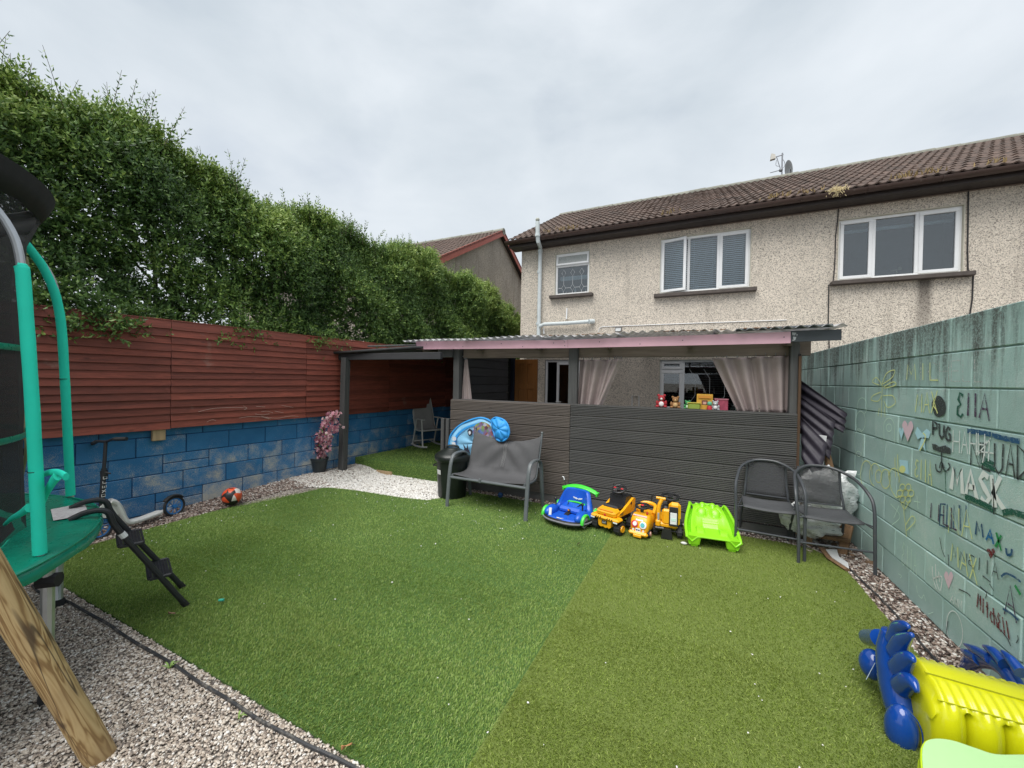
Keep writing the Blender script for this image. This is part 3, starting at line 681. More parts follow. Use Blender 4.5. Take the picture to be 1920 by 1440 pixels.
# -- right-hand window, three lights
w, r, y = window('big', 'three light white window with grey panes and a stain below')
x0, x1, z0, z1 = r; X = [PY(p, 450, HY).x for p in (1640, 1722)]
for x in X: mullion(w, x, z0, z1, y)
casement(w, x0-.02, X[0]-.02, z0-.02, z1+.02, y, M_glass2)
pn = MB(); pn.box(((X[0]+X[1])/2, y, (z0+z1)/2), (X[1]-X[0]-.05, .006, z1-z0+.01), ch=.001); ow('pane', pn, M_glass2, w)
casement(w, X[1]+.02, x1+.02, z0-.02, z1+.02, y, M_glass2)
room(w, r, M_room, .5)
mb = MB(); mb.box(((x0+x1)/2, HY+.3, z1-.10), (x1-x0+.1, .02, .06)); ow('roller_blind', mb, M_slat, w)
p = PY(1680, 503, HY+.22); mb = MB(); mb.tube([(p.x, HY+.22, z0-.05), (p.x+.01, HY+.22, z0+.10)], .012, 6); mb.tube([(p.x-.07, HY+.22, z0+.11), (p.x+.08, HY+.22, z0+.13)], .01, 6); mb.ball((p.x+.05, HY+.22, z0+.15), .025)
ow('ornament', mb, pm('cream_ornament', (.55, .52, .40), .6), w)
# -- middle window with blue blinds, left sash swung open
w, r, y = window('mid', 'three light white window with blue blinds and its left sash open')
x0, x1, z0, z1 = r; X = [PY(p, 495, HY).x for p in (1291, 1347)]
for x in X: mullion(w, x, z0, z1, y)
casement(w, x0-.02, X[0]-.03, z0-.02, z1+.02, y, M_glass, ('Z', R(-14)))
pn = MB(); pn.box(((X[0]+X[1])/2, y, (z0+z1)/2), (X[1]-X[0]-.05, .006, z1-z0+.01), ch=.001); ow('pane', pn, M_glass, w)
casement(w, X[1]+.02, x1+.02, z0-.02, z1+.02, y, M_glass)
blind(w, x0, X[0]-.03, z0, z1, HY+.17); blind(w, X[0]+.03, X[1]-.03, z0, z1, HY+.17); blind(w, X[1]+.03, x1, z0, z1, HY+.17); room(w, r, M_dark, .5)
# -- small bathroom window, top vent ajar, lead diamonds
w, r, y = window('small', 'small white window with lead diamonds and its top vent ajar')
x0, x1, z0, z1 = r; zt = PY(1070, 497, HY).z
mb = MB(); mb.box(((x0+x1)/2, y, zt), (x1-x0, .066, .05), ch=.004); ow('transom', mb, M_upvc, w)
casement(w, x0-.03, x1+.03, zt+.01, z1+.02, y, pm('frosted_pane', (.36, .38, .37), .35, .3, 40), ('X', R(-9)), .045)
pn = MB(); pn.box(((x0+x1)/2, y, (z0+zt)/2), (x1-x0+.01, .006, zt-z0-.04), ch=.001); ow('pane', pn, M_glass2, w)
mb = MB(); hh = zt-z0; ww = x1-x0
for k in range(3):
    cx = x0+ww*(.2+.3*k)
    for zc in (z0+.2*hh, z0+.75*hh):
        P = [(cx, y-.006, zc-.13*hh), (cx+.07*ww, y-.006, zc), (cx, y-.006, zc+.13*hh), (cx-.07*ww, y-.006, zc)]; mb.tube(P, .004, 4, closed=True)
    mb.tube([(cx, y-.006, z0+.33*hh), (cx, y-.006, z0+.62*hh)], .004, 4); mb.tube([(cx, y-.006, z0), (cx, y-.006, z0+.07*hh)], .004, 4)
for xa, xb in ((0, .13), (.27, .43), (.57, .73), (.87, 1)): mb.tube([(x0+xa*ww, y-.006, z0+.2*hh), (x0+xb*ww, y-.006, z0+.2*hh)], .004, 4)
ow('leading', mb, M_lead, w); room(w, r, M_room, .4)
mb = MB(); mb.box(((x0+x1)/2, HY+.26, z0+.62*hh), (ww, .02, .10)); ow('roller_blind', mb, M_slat, w)
for dx, hgt, cc in ((.12, .14, (.7, .72, .75)), (.24, .12, (.6, .65, .7)), (.55, .2, (.75, .78, .85)), (.9, .13, (.8, .8, .82))):
    mb = MB(); mb.lathe([(.022, 0), (.028, .02), (.026, hgt*.7), (.012, hgt*.8), (.012, hgt)], 10, (x0+ww*dx, HY+.2, z0-.05)); ow('toiletry_bottle', mb, pm('toiletry_%d' % int(dx*100), cc, .4), w)
# -- ground floor window behind the shelter
w, r, y = window('gf', 'white ground floor window with a lead lattice seen through the shelter')
x0, x1, z0, z1 = r; xm = PY(1281, 700, HY).x; mullion(w, xm, z0, z1, y); zt = PY(1258, 694, HY).z
mb = MB(); mb.box(((x0+xm)/2, y, zt), (xm-x0, .064, .05), ch=.004); ow('transom', mb, M_upvc, w)
casement(w, x0-.02, xm-.02, zt+.02, z1+.02, y, M_glass); casement(w, x0-.02, xm-.02, z0-.02, zt-.02, y, M_glass)
pn = MB(); pn.box(((xm+x1)/2, y, (z0+z1)/2), (x1-xm-.05, .006, z1-z0+.01), ch=.001); ow('pane', pn, M_glass, w)
blind(w, x0, x1, z0, z1, HY+.18, .05, pm('grey_blind', (.34, .37, .37), .6), .2); room(w, r, M_dark, .5)
mb = MB()
for k in range(4):
    cx = xm+.12+k*.28; mb.tube([(cx, y-.006, z0+.1), (cx+.12, y-.006, z0+.3), (cx+.12, y-.006, z1-.35), (cx, y-.006, z1-.15)], .003, 4)
ow('leading', mb, M_lead, w)
# -- patio door
x0, x1, z0, z1 = OPEN['door']; mb = MB(); frame_bars(mb, x0, x1, z0, z1, HY+.06, .055, .07); d = ow('patio_door', mb, M_upvc, HS)
mb = MB(); frame_bars(mb, x0+.30, x1-.06, z0+.06, z1-.06, HY+.045, .06, .05); ow('sash', mb, M_upvc, d)
pn = MB(); pn.box(((x0+x1)/2, HY+.06, (z0+z1)/2), (x1-x0-.1, .006, z1-z0-.1), ch=.001); ow('pane', pn, M_glass, d)
mb = MB(); mb.box((x0+.33, HY-.0, 1.06), (.025, .03, .16)); mb.box((x0+.37, HY-.025, 1.08), (.13, .018, .02)); ow('handle', mb, M_upvc, d); room(d, (x0, x1, z0+.1, z1), M_dark, .6)

# ---- roof
EY, EZ, RY_, RZ_ = 8.70, 5.10, 12.9, 7.41
def tile_mesh(w=.30, l=.37, seg=10):
    mb = MB(); pr = []
    for i in range(seg+1):
        u = i/seg; pr.append((u*w, .032*math.exp(-((u-.16)/.12)**2)+.032*math.exp(-((u-.66)/.12)**2)))
    vs = []
    for (x, z) in pr: vs += [(x, 0, z+.022), (x, l, z), (x, 0, z-.004)]
    fs = []
    for i in range(seg): a = i*3; b2 = a+3; fs += [(a, b2, b2+1, a+1), (a+2, b2+2, b2, a)]
    mb.add(vs, fs); return mb
TM = tile_mesh(); tile_me = mesh_of('roof_tile', TM, 50); tile_me.materials.append(M_tile)
sla = math.atan2(RZ_-EZ, RY_-EY); sll = math.hypot(RZ_-EZ, RY_-EY); RF0 = PY(955, 452, EY).x-.03
rows = 14; ex = sll/rows; cols_ = int((HX1+.2-RF0)/.30)
mb = MB(); mb.add([(RF0+.02, EY+.02, EZ-.035), (HX1+.2, EY+.02, EZ-.035), (HX1+.2, RY_, RZ_-.03), (RF0+.02, RY_, RZ_-.03)], [(0, 1, 2, 3)])
mb.add([(RF0+.02, 17.3, EZ-.035), (HX1+.2, 17.3, EZ-.035), (HX1+.2, RY_+.002, RZ_-.03), (RF0+.02, RY_+.002, RZ_-.03)], [(0, 1, 2, 3)])
roof = ow('roof', mb, M_fascia, HS)
tl = []
for r_ in range(rows):
    for c_ in range(cols_):
        p = Vector((RF0+c_*.30+RNG.normal(0, .002), EY+ex*r_*math.cos(sla), EZ+ex*r_*math.sin(sla))); tl.append(((p-CP).length, p, (sla+RNG.normal(0, .006), RNG.normal(0, .012), RNG.normal(0, .006))))
tl.sort(key=lambda q: q[0])
for q, p, e in tl[:300]: put('roof_tile', tile_me, M_tile, roof, p-WOFF[HS.name], e)
big = MB()
for q, p, e in tl[300:]:
    m_ = Matrix.Translation(p) @ Euler(e).to_matrix().to_4x4(); big.add([m_ @ Vector(v) for v in TM.v], TM.f)
o = ow('roof_tiles', big, M_tile, roof, smooth=50); o['kind'] = 'stuff'
x = RF0-.02; k = 0
rm = MB(); rm.tube([(0, 0, 0), (.45, 0, 0)], [.115, .125], 12); rme = mesh_of('ridge_tile', rm); rme.materials.append(M_ridge)
while x < HX1+.1: put('ridge_tile', rme, M_ridge, roof, Vector((x, RY_, RZ_-.055+RNG.normal(0, .004)))-WOFF[HS.name], (0, 0, RNG.normal(0, .006))); x += .455
mb = MB(); pr = [(EY-.02+.075*math.cos(R(a)), EZ-.035+.075*math.sin(R(a))) for a in range(-180, 1, 20)]; pr += [(EY-.02+.068*math.cos(R(a)), EZ-.035+.068*math.sin(R(a))) for a in range(0, -181, -20)]
mb.prism(pr, RF0-.06, HX1+.2, 'x'); ow('gutter', mb, M_gut, HS)
mb = MB(); mb.box(((RF0+HX1)/2, EY+.075, EZ-.085), (HX1-RF0+.02, .022, .15)); mb.box(((RF0+HX1)/2, (EY+HY)/2+.05, EZ-.155), (HX1-RF0, HY-EY-.03, .012), ch=.002); ow('fascia', mb, M_fascia, HS)
mb = MB(); mb.box(((HX0+HX1)/2, HY-.012, EZ-.172), (HX1-HX0, .02, .022)); ow('soffit_trim', mb, pm('brown_trim', (.16, .12, .10), .6), HS)
x = RF0+.3; bk = MB(); bk.box((0, .03, -.03), (.025, .12, .03)); bk.tube(arc((0, 0, 0), .082, -180, 0, 8, 'yz'), .006, 4); bme = mesh_of('gutter_bracket', bk); bme.materials.append(M_gut)
while x < HX1: put('gutter_bracket', bme, M_gut, HS, Vector((x, EY-.02, EZ-.035))-WOFF[HS.name]); x += .95
# moss and dry grass growing between the lowest tiles
mb = MB()
for px, py, k_ in ((1066, 423, 14), (1030, 432, 8), (1250, 398, 10), (1462, 360, 16), (1520, 356, 12), (1448, 366, 12), (1715, 329, 16), (1740, 327, 10), (1875, 300, 10), (1060, 425, 10), (1690, 332, 8)):
    c = PY(px, py, EY+.22)
    for q in range(k_):
        b0 = Vector((c.x+RNG.normal(0, .12), EY+.15+RNG.uniform(0, .25), 0)); b0.z = EZ+(b0.y-EY)*math.tan(sla)+.02; e = b0+Vector((RNG.normal(0, .03), RNG.normal(-.02, .03), RNG.uniform(.03, .11)))
        mb.tube([b0, (b0+e)/2+Vector((.008, 0, 0)), e], [.012, .009, .003], 5)
o = ow('moss_tufts', mb, M_moss, roof); o['kind'] = 'stuff'
# straw nest hanging in the gutter
c = PY(1571, 357, EY-.08); nest = thing('bird_nest', 'clump of pale straw hanging over the brown gutter', 'nest', tuple(c)); mb = MB()
for q in range(150):
    a = Vector((RNG.normal(0, .06), RNG.normal(.02, .035), RNG.normal(.0, .035))); d_ = Vector((RNG.normal(0, 1), RNG.normal(-.3, .6), RNG.normal(-.6, .7))).normalized()*RNG.uniform(.05, .13)
    mb.tube([a-d_*.5, a+Vector((0, 0, .01)), a+d_*.5+Vector((0, 0, -.02))], .003, 4, cap=False)
obj('straw', mb, pm('straw', (.62, .52, .30), .9, .3, 40), nest)
# television aerial and dish beyond the ridge
c = PY(1466, 330, 13.05); ar = thing('tv_aerial', 'rooftop television aerial on a mast beyond the ridge', 'aerial', (c.x, 13.05, RZ_-.25)); M_alu = pm('aerial_metal', (.25, .26, .28), .5, .2, metal=.5)
T = lambda px, py: PY(px, py, 13.05)-Vector(ar.location)
mb = MB(); mb.tube([T(1465.5, 332)+Vector((0, 0, -.25)), T(1467, 287)], .018, 8); obj('mast', mb, M_alu, ar)
mb = MB(); mb.tube([T(1452, 295), T(1469, 290)], .014, 6); mb.tube([T(1456, 294), T(1463, 316)], .01, 6); obj('bracket', mb, M_alu, ar)
mb = MB(); mb.prism([(T(1446, 291).x, T(1446, 289).z), (T(1453, 291).x, T(1453, 291).z), (T(1454, 297).x, T(1454, 298).z), (T(1444, 301).x, T(1444, 301).z)], -.05, .05); obj('reflector_panel', mb, pm('pale_panel', (.55, .53, .48), .6), ar)
mb = MB(); mb.tube([T(1444, 324), T(1463, 319)], .012, 6); mb.ball(T(1464, 319), .05); obj('lower_arm', mb, M_alu, ar)
mb = MB(); mb.tube(smooth_path([T(1464, 318), T(1471, 312), T(1471, 304), T(1467, 298)], 5), .005, 5); mb.tube(smooth_path([T(1462, 312), T(1455, 310), T(1456, 300)], 5), .005, 5); obj('cable', mb, M_fascia, ar)
c = PY(1478, 320, 13.1); ds = thing('satellite_dish', 'grey satellite dish seen edge on beyond the ridge', 'satellite dish', (c.x, 13.1, RZ_-.2)); T2 = lambda px, py: PY(px, py, 13.1)-Vector(ds.location)
mb = MB(); cc = T2(1478.5, 318); mb.M = Matrix.Translation(cc) @ Euler((0, R(78), R(8))).to_matrix().to_4x4(); mb.lathe([(.02, .06), (.14, .045), (.24, .01), (.25, 0), (.235, 0), (.13, .03), (.02, .045)], 20); obj('dish', mb, pm('dish_grey', (.36, .37, .37), .6), ds)
mb = MB(); mb.tube([cc+Vector((.03, 0, 0)), T2(1478, 330)+Vector((0, 0, -.2))], .02, 8); obj('mount', mb, M_alu, ds)
# ---- pipes and cables on the facade
def ptube(name, pts, r, m, par, Y=HY-.08, n=10, sm=0):
    P = [PY(x, y, Y) for x, y in pts]; mb = MB(); mb.tube(smooth_path(P, sm) if sm else P, r, n); return ow(name, mb, m, par)
VP_Y = HY-.09; mb = MB()
P = [PY(1008, 416, EY-.14), PY(1008, 442, EY-.14), PY(1009, 452, EY-.12), PY(1013, 463, HY-.1), PY(1013, 475, VP_Y), PY(1012, 530, VP_Y), PY(1009, 660, VP_Y)]
mb.tube(P, [.05, .05, .05, .052, .05, .05, .05], 14); pipe = ow('soil_pipe', mb, M_pipe, HS)
for px, py, yy in ((1008, 441, EY-.14), (1013, 471, VP_Y), (1011.5, 510, VP_Y), (1009.5, 607, VP_Y)):
    a = PY(px, py, yy); mb = MB(); mb.lathe([(.05, -.035), (.061, -.03), (.061, .03), (.05, .035)], 14, tuple(a)); ow('collar', mb, M_pipe, pipe)
mb = MB(); a = PY(1008, 412, EY-.14); mb.ball(tuple(a), .052, 12, 8, (1, 1, .9)); ow('vent_cap', mb, pm('vent_cage', (.4, .41, .36), .8, .2, 30), pipe)
ptube('branch_pipe', ((1012, 612), (1020, 608), (1062, 606), (1104, 603)), .045, M_pipe, HS, HY-.13)
mb = MB(); a = PY(1104, 603, HY-.13); b2 = PY(1113, 602.5, HY-.02); mb.tube([a, (a+b2)/2, b2], .055, 12); ow('pipe_elbow', mb, M_pipe, HS)
ptube('waste_pipe', ((1063, 578), (1062, 598)), .018, M_upvc, HS, HY-.03); ptube('waste_pipe', ((1019, 615), (1020, 626)), .02, M_upvc, HS, HY-.04)
ptube('cable', ((1122, 622), (1124, 615), (1130, 612.5), (1300, 606), (1475, 600)), .008, M_upvc, HS, HY-.012, 6)
for px in (1240, 1315, 1395): ptube('cable_drop', ((px, 608.5-(px-1240)*.034), (px, 622)), .004, M_reveal, HS, HY-.008, 5)
M_wire = pm('black_cable', (.02, .018, .02), .6)
ptube('cable', ((1572, 385), (1571, 410), (1567, 440), (1565, 500), (1562, 530), (1554, 534), (1553, 600), (1555, 660)), .009, M_wire, HS, HY-.014, 6)
ptube('cable', ((1816, 345), (1815, 420), (1814, 470), (1815, 506), (1825, 514), (1823, 560), (1817, 600)), .010, M_wire, HS, HY-.014, 6)
a = PY(1160, 618, HY-.05); fl = thing('security_light', 'small black security floodlight on the house wall above the roof sheets', 'floodlight', (a.x, HY, a.z)); mb = MB(); mb.box((0, -.09, 0), (.15, .05, .10), (R(-20), 0, 0)); obj('housing', mb, pm('black_housing', (.02, .02, .022), .4), fl)
mb = MB(); mb.box((0, -.119, -.012), (.12, .006, .075), (R(-20), 0, 0)); obj('lens', mb, pm('lamp_lens', (.3, .32, .33), .2), fl); mb = MB(); mb.tube([(0, -.07, .02), (0, .0, .05)], .014, 6); obj('bracket', mb, M_wire, fl)
ptube('gas_pipe', ((1185, 800), (1185, 742), (1198, 742), (1198, 800)), .011, M_upvc, HS, HY-.02, 6)

# ---- neighbouring house, gable end on
NX, NRY, NRZ = -6.39, 12.8, 7.16
NH = thing('house', 'neighbouring grey pebble dashed house with red bargeboards beyond the hedge', 'house', (-10, 12.8, 0))
mb = MB(); wx = NX-.2; e0, e1 = 8.6, 17.0
mb.add([(wx, 9.0, 0), (wx, 16.6, 0), (wx, 16.6, 5.0), (wx, NRY, NRZ-.12), (wx, 9.0, 5.0)], [(0, 1, 2, 3, 4)])
mb.add([(wx, 9.0, 0), (-16, 9.0, 0), (-16, 9.0, 5.0), (wx, 9.0, 5.0)], [(0, 1, 2, 3)])
mb.add([(wx, 16.6, 0), (-16, 16.6, 0), (-16, 16.6, 5.0), (wx, 16.6, 5.0)], [(0, 1, 2, 3)]); ow('wall', mb, M_dash2, NH, smooth=20)
sl2 = (NRZ-4.86)/(NRY-e0); mb = MB()
mb.add([(NX+.02, e0, 4.86-.03), (-16.2, e0, 4.86-.03), (-16.2, NRY, NRZ-.03), (NX+.02, NRY, NRZ-.03)], [(0, 1, 2, 3)]); mb.add([(NX+.02, e1, 4.86-.03), (-16.2, e1, 4.86-.03), (-16.2, NRY+.002, NRZ-.03), (NX+.02, NRY+.002, NRZ-.03)], [(0, 1, 2, 3)])
nr = ow('roof', mb, M_fascia, NH)
a2 = math.atan(sl2); big = MB(); ex2 = math.hypot(NRY-e0, NRZ-4.86)/14
for r_ in range(14):
    for c_ in range(32):
        p = Vector((NX-.27-c_*.30, e0+ex2*r_*math.cos(a2), 4.86+ex2*r_*math.sin(a2))); m_ = Matrix.Translation(p) @ Euler((a2+RNG.normal(0, .008), RNG.normal(0, .012), 0)).to_matrix().to_4x4(); big.add([m_ @ Vector(v) for v in TM.v], TM.f)
o = ow('roof_tiles', big, M_tile, nr, smooth=50); o['kind'] = 'stuff'
x = NX+.01
while x > -16: put('ridge_tile', rme, M_ridge, nr, Vector((x-.45, NRY, NRZ-.04))-WOFF[NH.name]); x -= .455
M_barge = pm('red_bargeboard', (.40, .115, .085), .65, .15, 5)
for sg, ee in ((-1, e0), (1, e1)):
    mb = MB(); zb = 4.86 if sg < 0 else 4.86
    mb.prism([(ee, zb-.20), (NRY, NRZ-.20), (NRY, NRZ+.03), (ee, zb+.03)], NX-.03, NX+.0, 'x'); ow('bargeboard', mb, M_barge, NH)
    mb = MB(); mb.prism([(ee, zb-.14), (NRY, NRZ-.14), (NRY, NRZ-.115), (ee, zb-.115)], NX-.2, NX-.034, 'x'); ow('soffit', mb, M_fascia, NH)
# ================================================================== GARDEN SHELTER
SY = 4.80                                # face of the decking half wall
SH = thing('garden_shelter', 'timber garden shelter with grey decking half wall and pink fascia', 'shelter', (-1.0, 5.0, 0))
M_gpost = wood('grey_post', (.085, .085, .085), 'z', .3, .1, .75)
M_beam = wood('weathered_beam', (.17, .135, .108), 'x', .35, .12, .8)
M_dbeam = wood('dark_beam', (.045, .045, .05), 'x', .25, .1, .75)
M_pink = pm('pink_paint', (.74, .44, .52), .6, .07, 4, dirt=((.42, .28, .32), 26, .68, .8))
M_dgrey = pm('dark_grey_paint', (.042, .05, .056), .5, .12, 6)
M_deckG = wood('grey_decking', (.105, .102, .10), 'x', .17, .14, .72, knots=True)
M_deckB = wood('brown_decking', (.145, .122, .108), 'x', .2, .16, .72, knots=True)
M_black = wood('black_boarding', (.02, .02, .023), 'x', .3, .2, .8)
M_rough = wood('rough_timber', (.10, .055, .03), 'z', .5, .1, .85)
def postpx(name, xa, xb, Y, ztop, zb=0, d=None, m=M_gpost, yref=700):
    a, b2 = PY(xa, yref, Y).x, PY(xb, yref, Y).x; w = b2-a; mb = MB(); mb.box(((a+b2)/2, Y+(d or w)/2, (zb+ztop)/2), (w, d or w, ztop-zb), ch=.006); return ow(name, mb, m, SH)
PBY = SY+.022
zt = PY(1490, 640, PBY).z
postpx('post', 849.5, 860.5, PBY, PY(855, 650, PBY).z+.04, 0, .09); postpx('post', 1065.5, 1082, PBY, PY(1074, 652, PBY).z+.03, 0, .085); postpx('post', 1481.5, 1498.5, PBY, zt+.06, 0, .085)
lp = G(637, 880); mb = MB(); mb.tube([(lp.x+.0, lp.y, 0), (lp.x+.02, lp.y, PY(643, 676, lp.y).z)], .001, 4)
lx = PY(640.5, 780, 4.42).x; mb = MB(); mb.box((lx, 4.47, .98), (.105, .10, 1.86), (0, R(1.1), 0)); ow('post', mb, M_gpost, SH)
# decking half wall: boards with reeded faces
def board_mesh(l, h, m, name, ribs=7):
    pr = [(0, 0)]; e = .006; step = (h-.012)/ribs; yy = []
    z = .004
    pts = [(.0, .0), (-.004, .004)]
    for k in range(ribs):
        z0 = .006+k*step; pts += [(-.014, z0), (-.014, z0+step*.5), (-.003, z0+step*.58), (-.003, z0+step*.94)]
    pts += [(-.004, h-.004), (0, h-.003), (.018, h-.003), (.018, 0)]
    mb = MB(); mb.prism([(a, b2) for a, b2 in pts], 0, l, 'x'); me = mesh_of(name, mb, 20); me.materials.append(m); return me
def flat_mesh(l, h, m, name):
    mb = MB(); mb.box((l/2, .004, h/2), (l, .024, h-.004), ch=.003); me = mesh_of(name, mb); me.materials.append(m); return me
def deckpanel(xa, xb, ztop, zbot, n, m, jit, tilt=0.):
    l = xb-xa; h = (ztop-zbot)/n; me = board_mesh(l, h, m, 'decking_board'); mf = flat_mesh(l, h, m, 'decking_board')
    for k in range(n): put('decking_board', me, m, SH, Vector((xa, SY+RNG.uniform(-jit, jit), zbot+k*h))-WOFF[SH.name], (0, tilt, 0))
xj = PY(1070, 759, SY).x; xl = PY(846, 747, SY).x; xr = PY(1495, 771, SY).x
zl = PY(846, 747, SY).z; zr = PY(1280, 765.5, SY).z
deckpanel(xl, xj-.003, zl-.01, .10, 8, M_deckB, .002); deckpanel(xj+.003, xr, zr, .13, 8, M_deckG, .002)
mb = MB(); mb.box(((xl+xr)/2, SY+.012, .055), (xr-xl, .03, .115)); ow('gravel_board', mb, M_deckG, SH)
mb = MB(); mb.box(((xl+xr)/2, SY+.09, 1.285), (xr-xl, .14, .03)); ow('ledge', mb, M_deckG, SH)
for x in (xl+.05, xj, xr-.04):
    mb = MB(); mb.box((x, SY+.05, .64), (.07, .055, 1.25)); ow('stud', mb, M_gpost, SH)
# side boarding at the right end, seen edge on
mb = MB(); mb.box((xr+.012, 5.5, 1.0), (.022, 1.38, 1.85)); ow('side_sheet', mb, M_black, SH)
mb = MB(); x_ = xr+.012; mb.box((x_, SY-.004, 1.0), (.026, .02, 1.8)); ow('edge_batten', mb, M_rough, SH)
# beams
bz0, bz1 = PY(1200, 668, SY).z, PY(1200, 640, SY).z
mb = MB(); xa, xb = PY(861, 660, SY).x, PY(1527, 650, SY).x; mb.box(((xa+xb)/2, SY+.15, (bz0+bz1)/2), (xb-xa, .07, bz1-bz0)); ow('front_beam', mb, M_beam, SH)
mb = MB(); xb = PY(850, 672, SY).x; xa = PY(634, 672, SY-.05).x; mb.box(((xa+xb)/2, 4.50, 1.925), (xb-xa, .06, .10)); ow('front_beam', mb, M_dbeam, SH)
mb = MB(); xa, xb = PY(823, 665, SY).x, PY(850, 665, SY).x; mb.box(((xa+xb)/2, SY, (bz0+bz1)/2), (xb-xa, .06, bz1-bz0-.02)); ow('beam_end', mb, M_gpost, SH)
# fascia boards
FY = 4.66
def fascia(x0, x1, y0a, y0b, y1a, y1b, m, Y=FY):
    A, B, C_, D_ = PY(x0, y0a, Y), PY(x1, y0b, Y), PY(x1, y1b, Y), PY(x0, y1a, Y); mb = MB(); mb.prism([(A.x, A.z), (B.x, B.z), (C_.x, C_.z), (D_.x, D_.z)], Y, Y+.02); return ow('fascia_board', mb, m, SH, smooth=20)
fascia(780, 1064.5, 640, 637.5, 655, 652.5, M_pink); fascia(1065, 1482.5, 637, 622, 652.5, 643.5, M_pink); fascia(1483, 1578, 620.5, 617, 641, 637.5, M_dgrey)
M_peel = pm('peeled_paint', (.42, .43, .44), .7, .2); mb = MB()
for q in ((1485, 623, 8, 6), (1487, 631, 6, 7), (1493, 626, 3, 5), (1485, 637, 5, 2)):
    a = PY(q[0], q[1], FY); b2 = PY(q[0]+q[2], q[1]+q[3], FY); mb.prism([(a.x, a.z), (b.x if False else b2.x, a.z-.006), (b2.x-.01, b2.z), (a.x+.004, b2.z+.004)], FY-.0025, FY-.0005)
ow('bare_patch', mb, M_peel, SH)
mb = MB()
for px, py in ((800, 645), (868, 650), (940, 644), (1038, 643), (1058, 641), (1059, 648), (1124, 641), (1280, 638), (1470, 632), (1533, 627), (1200, 645), (980, 650)):
    a = PY(px, py, FY); mb.lathe([(.006, -.002), (.006, .0)], 6, tuple(a), 'y')
o = ow('nail_heads', mb, M_dgrey, SH); o['kind'] = 'stuff'
# roof: corrugated plastic sheets on rafters
def mat_sheet(name, col, tr):
    m, t, b = newmat(name); c = ramp(t, nz(t, 4, 5, .6), [(.3, tuple(x*.55 for x in col)), (.7, col)]); L(t, c, b.inputs['Base Color']); b.inputs['Roughness'].default_value = .35
    T_ = N(t, 'ShaderNodeBsdfTransparent'); L(t, c, T_.inputs[0]); mx = N(t, 'ShaderNodeMixShader'); mx.inputs[0].default_value = tr; L(t, b.outputs[0], mx.inputs[1]); L(t, T_.outputs[0], mx.inputs[2]); L(t, mx.outputs[0], t.nodes['Material Output'].inputs[0]); return m
M_sheet = mat_sheet('clear_corrugated', (.93, .93, .95), .6)
xa, xb = PY(757, 638, 4.56).x, PY(1586, 608, 4.56).x; ns = 5; zf = PY(1200, 629, 4.56).z
wsh = (xb-xa)/ns
for k in range(ns):
    mb = MB(); x0 = xa+k*wsh-.02; x1 = xa+(k+1)*wsh+.02; lift = .004*(k % 2)
    def fn(u, v, x0=x0, x1=x1, lift=lift):
        x = x0+(x1-x0)*u; y = 4.56+4.5*v; zz = PY(757+(x-xa)/(xb-xa)*829, 640-(x-xa)/(xb-xa)*30, 4.56).z
        return (x, y, zz+.26*v+.014*math.sin(x*2*math.pi/.105)+lift+.008*math.sin(x*3.1+k))
    mb.grid(fn, 84, 3); ow('roof_sheet', mb, M_sheet, SH, smooth=70, solid=.002)
for x in np.linspace(xa+.25, xb-.4, 6):
    mb = MB(); mb.box((x, 6.86, 2.17), (.045, 4.3, .09), (R(3.3), 0, 0)); ow('rafter', mb, M_beam, SH)
mb = MB(); a, b2 = PY(1380, 619, 4.63), PY(1562, 610, 4.63); mb.tube([a, b2], .016, 4); ow('roof_lath', mb, M_dgrey, SH)
# leaf litter caught in the corrugations
mb = MB()
for q in range(90):
    px = RNG.choice([1030, 1085, 1120, 1250, 1275, 1300, 1330, 1420, 1440])+RNG.normal(0, 14); x = PY(px, 630, 4.62).x; zz = PY(757+(x-xa)/(xb-xa)*829, 640-(x-xa)/(xb-xa)*30, 4.56).z; mb.ball((x, 4.60+RNG.uniform(0, .06), zz+.012), .012*RNG.uniform(.5, 1.2), 6, 4, (1.4, 1, .5))
o = ow('leaf_litter', mb, pm('dead_leaves', (.20, .11, .06), .9, .4, 40), SH); o['kind'] = 'stuff'
# left bay: low dark felt roof, turfed step, dark boarded back
M_felt = pm('roofing_felt', (.05, .05, .053), .85, .2, 12, bump=.3)
mb = MB(); mb.add([(-5.22, 4.38, 1.985), (PY(780, 652, 4.52).x, 4.52, 2.06), (PY(860, 652, 4.9).x, 7.5, 2.16), (-5.1, 7.5, 2.12)], [(0, 1, 2, 3)]); ow('felt_roof', mb, M_felt, SH, solid=.035)
mb = MB(); a, b2 = PY(690, 649.5, 4.6), PY(780, 647, 4.6); mb.tube([a, b2], .014, 5); ow('felt_batten', mb, M_gpost, SH)
PB = Vector((PY(850, 880, 4.87).x, 0, 0)); bx = PB.x
def lwx(y): return LB.x+LD.x*(y-LB.y)/LD.y
mb = MB(); mb.prism([(lwx(4.87)+.012, 4.87), (bx, 4.87), (bx, 7.45), (lwx(7.45)+.012, 7.45)], -.02, .215, 'z'); tag(ow('deck_base', mb, M_turfL, SH), None)
n = 9000; P = np.column_stack([RNG.uniform(-5.3, bx, n), RNG.uniform(4.87, 7.4, n)]); P = P[(P[:, 0] > lwx(4.87)+.1)]
blades('grass', P, .016, .028, .006, R(35), .9, M_bl, 'dark green artificial grass on the raised step inside the shelter', .215)
n = 2600; Pf = np.column_stack([RNG.uniform(lwx(4.87)+.03, bx, n), np.full(n, 4.868), RNG.uniform(.0, .21, n)])
V = np.zeros((n, 3, 3)); V[:, 0] = Pf; V[:, 1] = Pf+np.array([.006, 0, 0]); V[:, 2] = Pf+np.column_stack([RNG.normal(.003, .006, n), RNG.uniform(-.02, -.008, n), RNG.uniform(-.02, .006, n)])
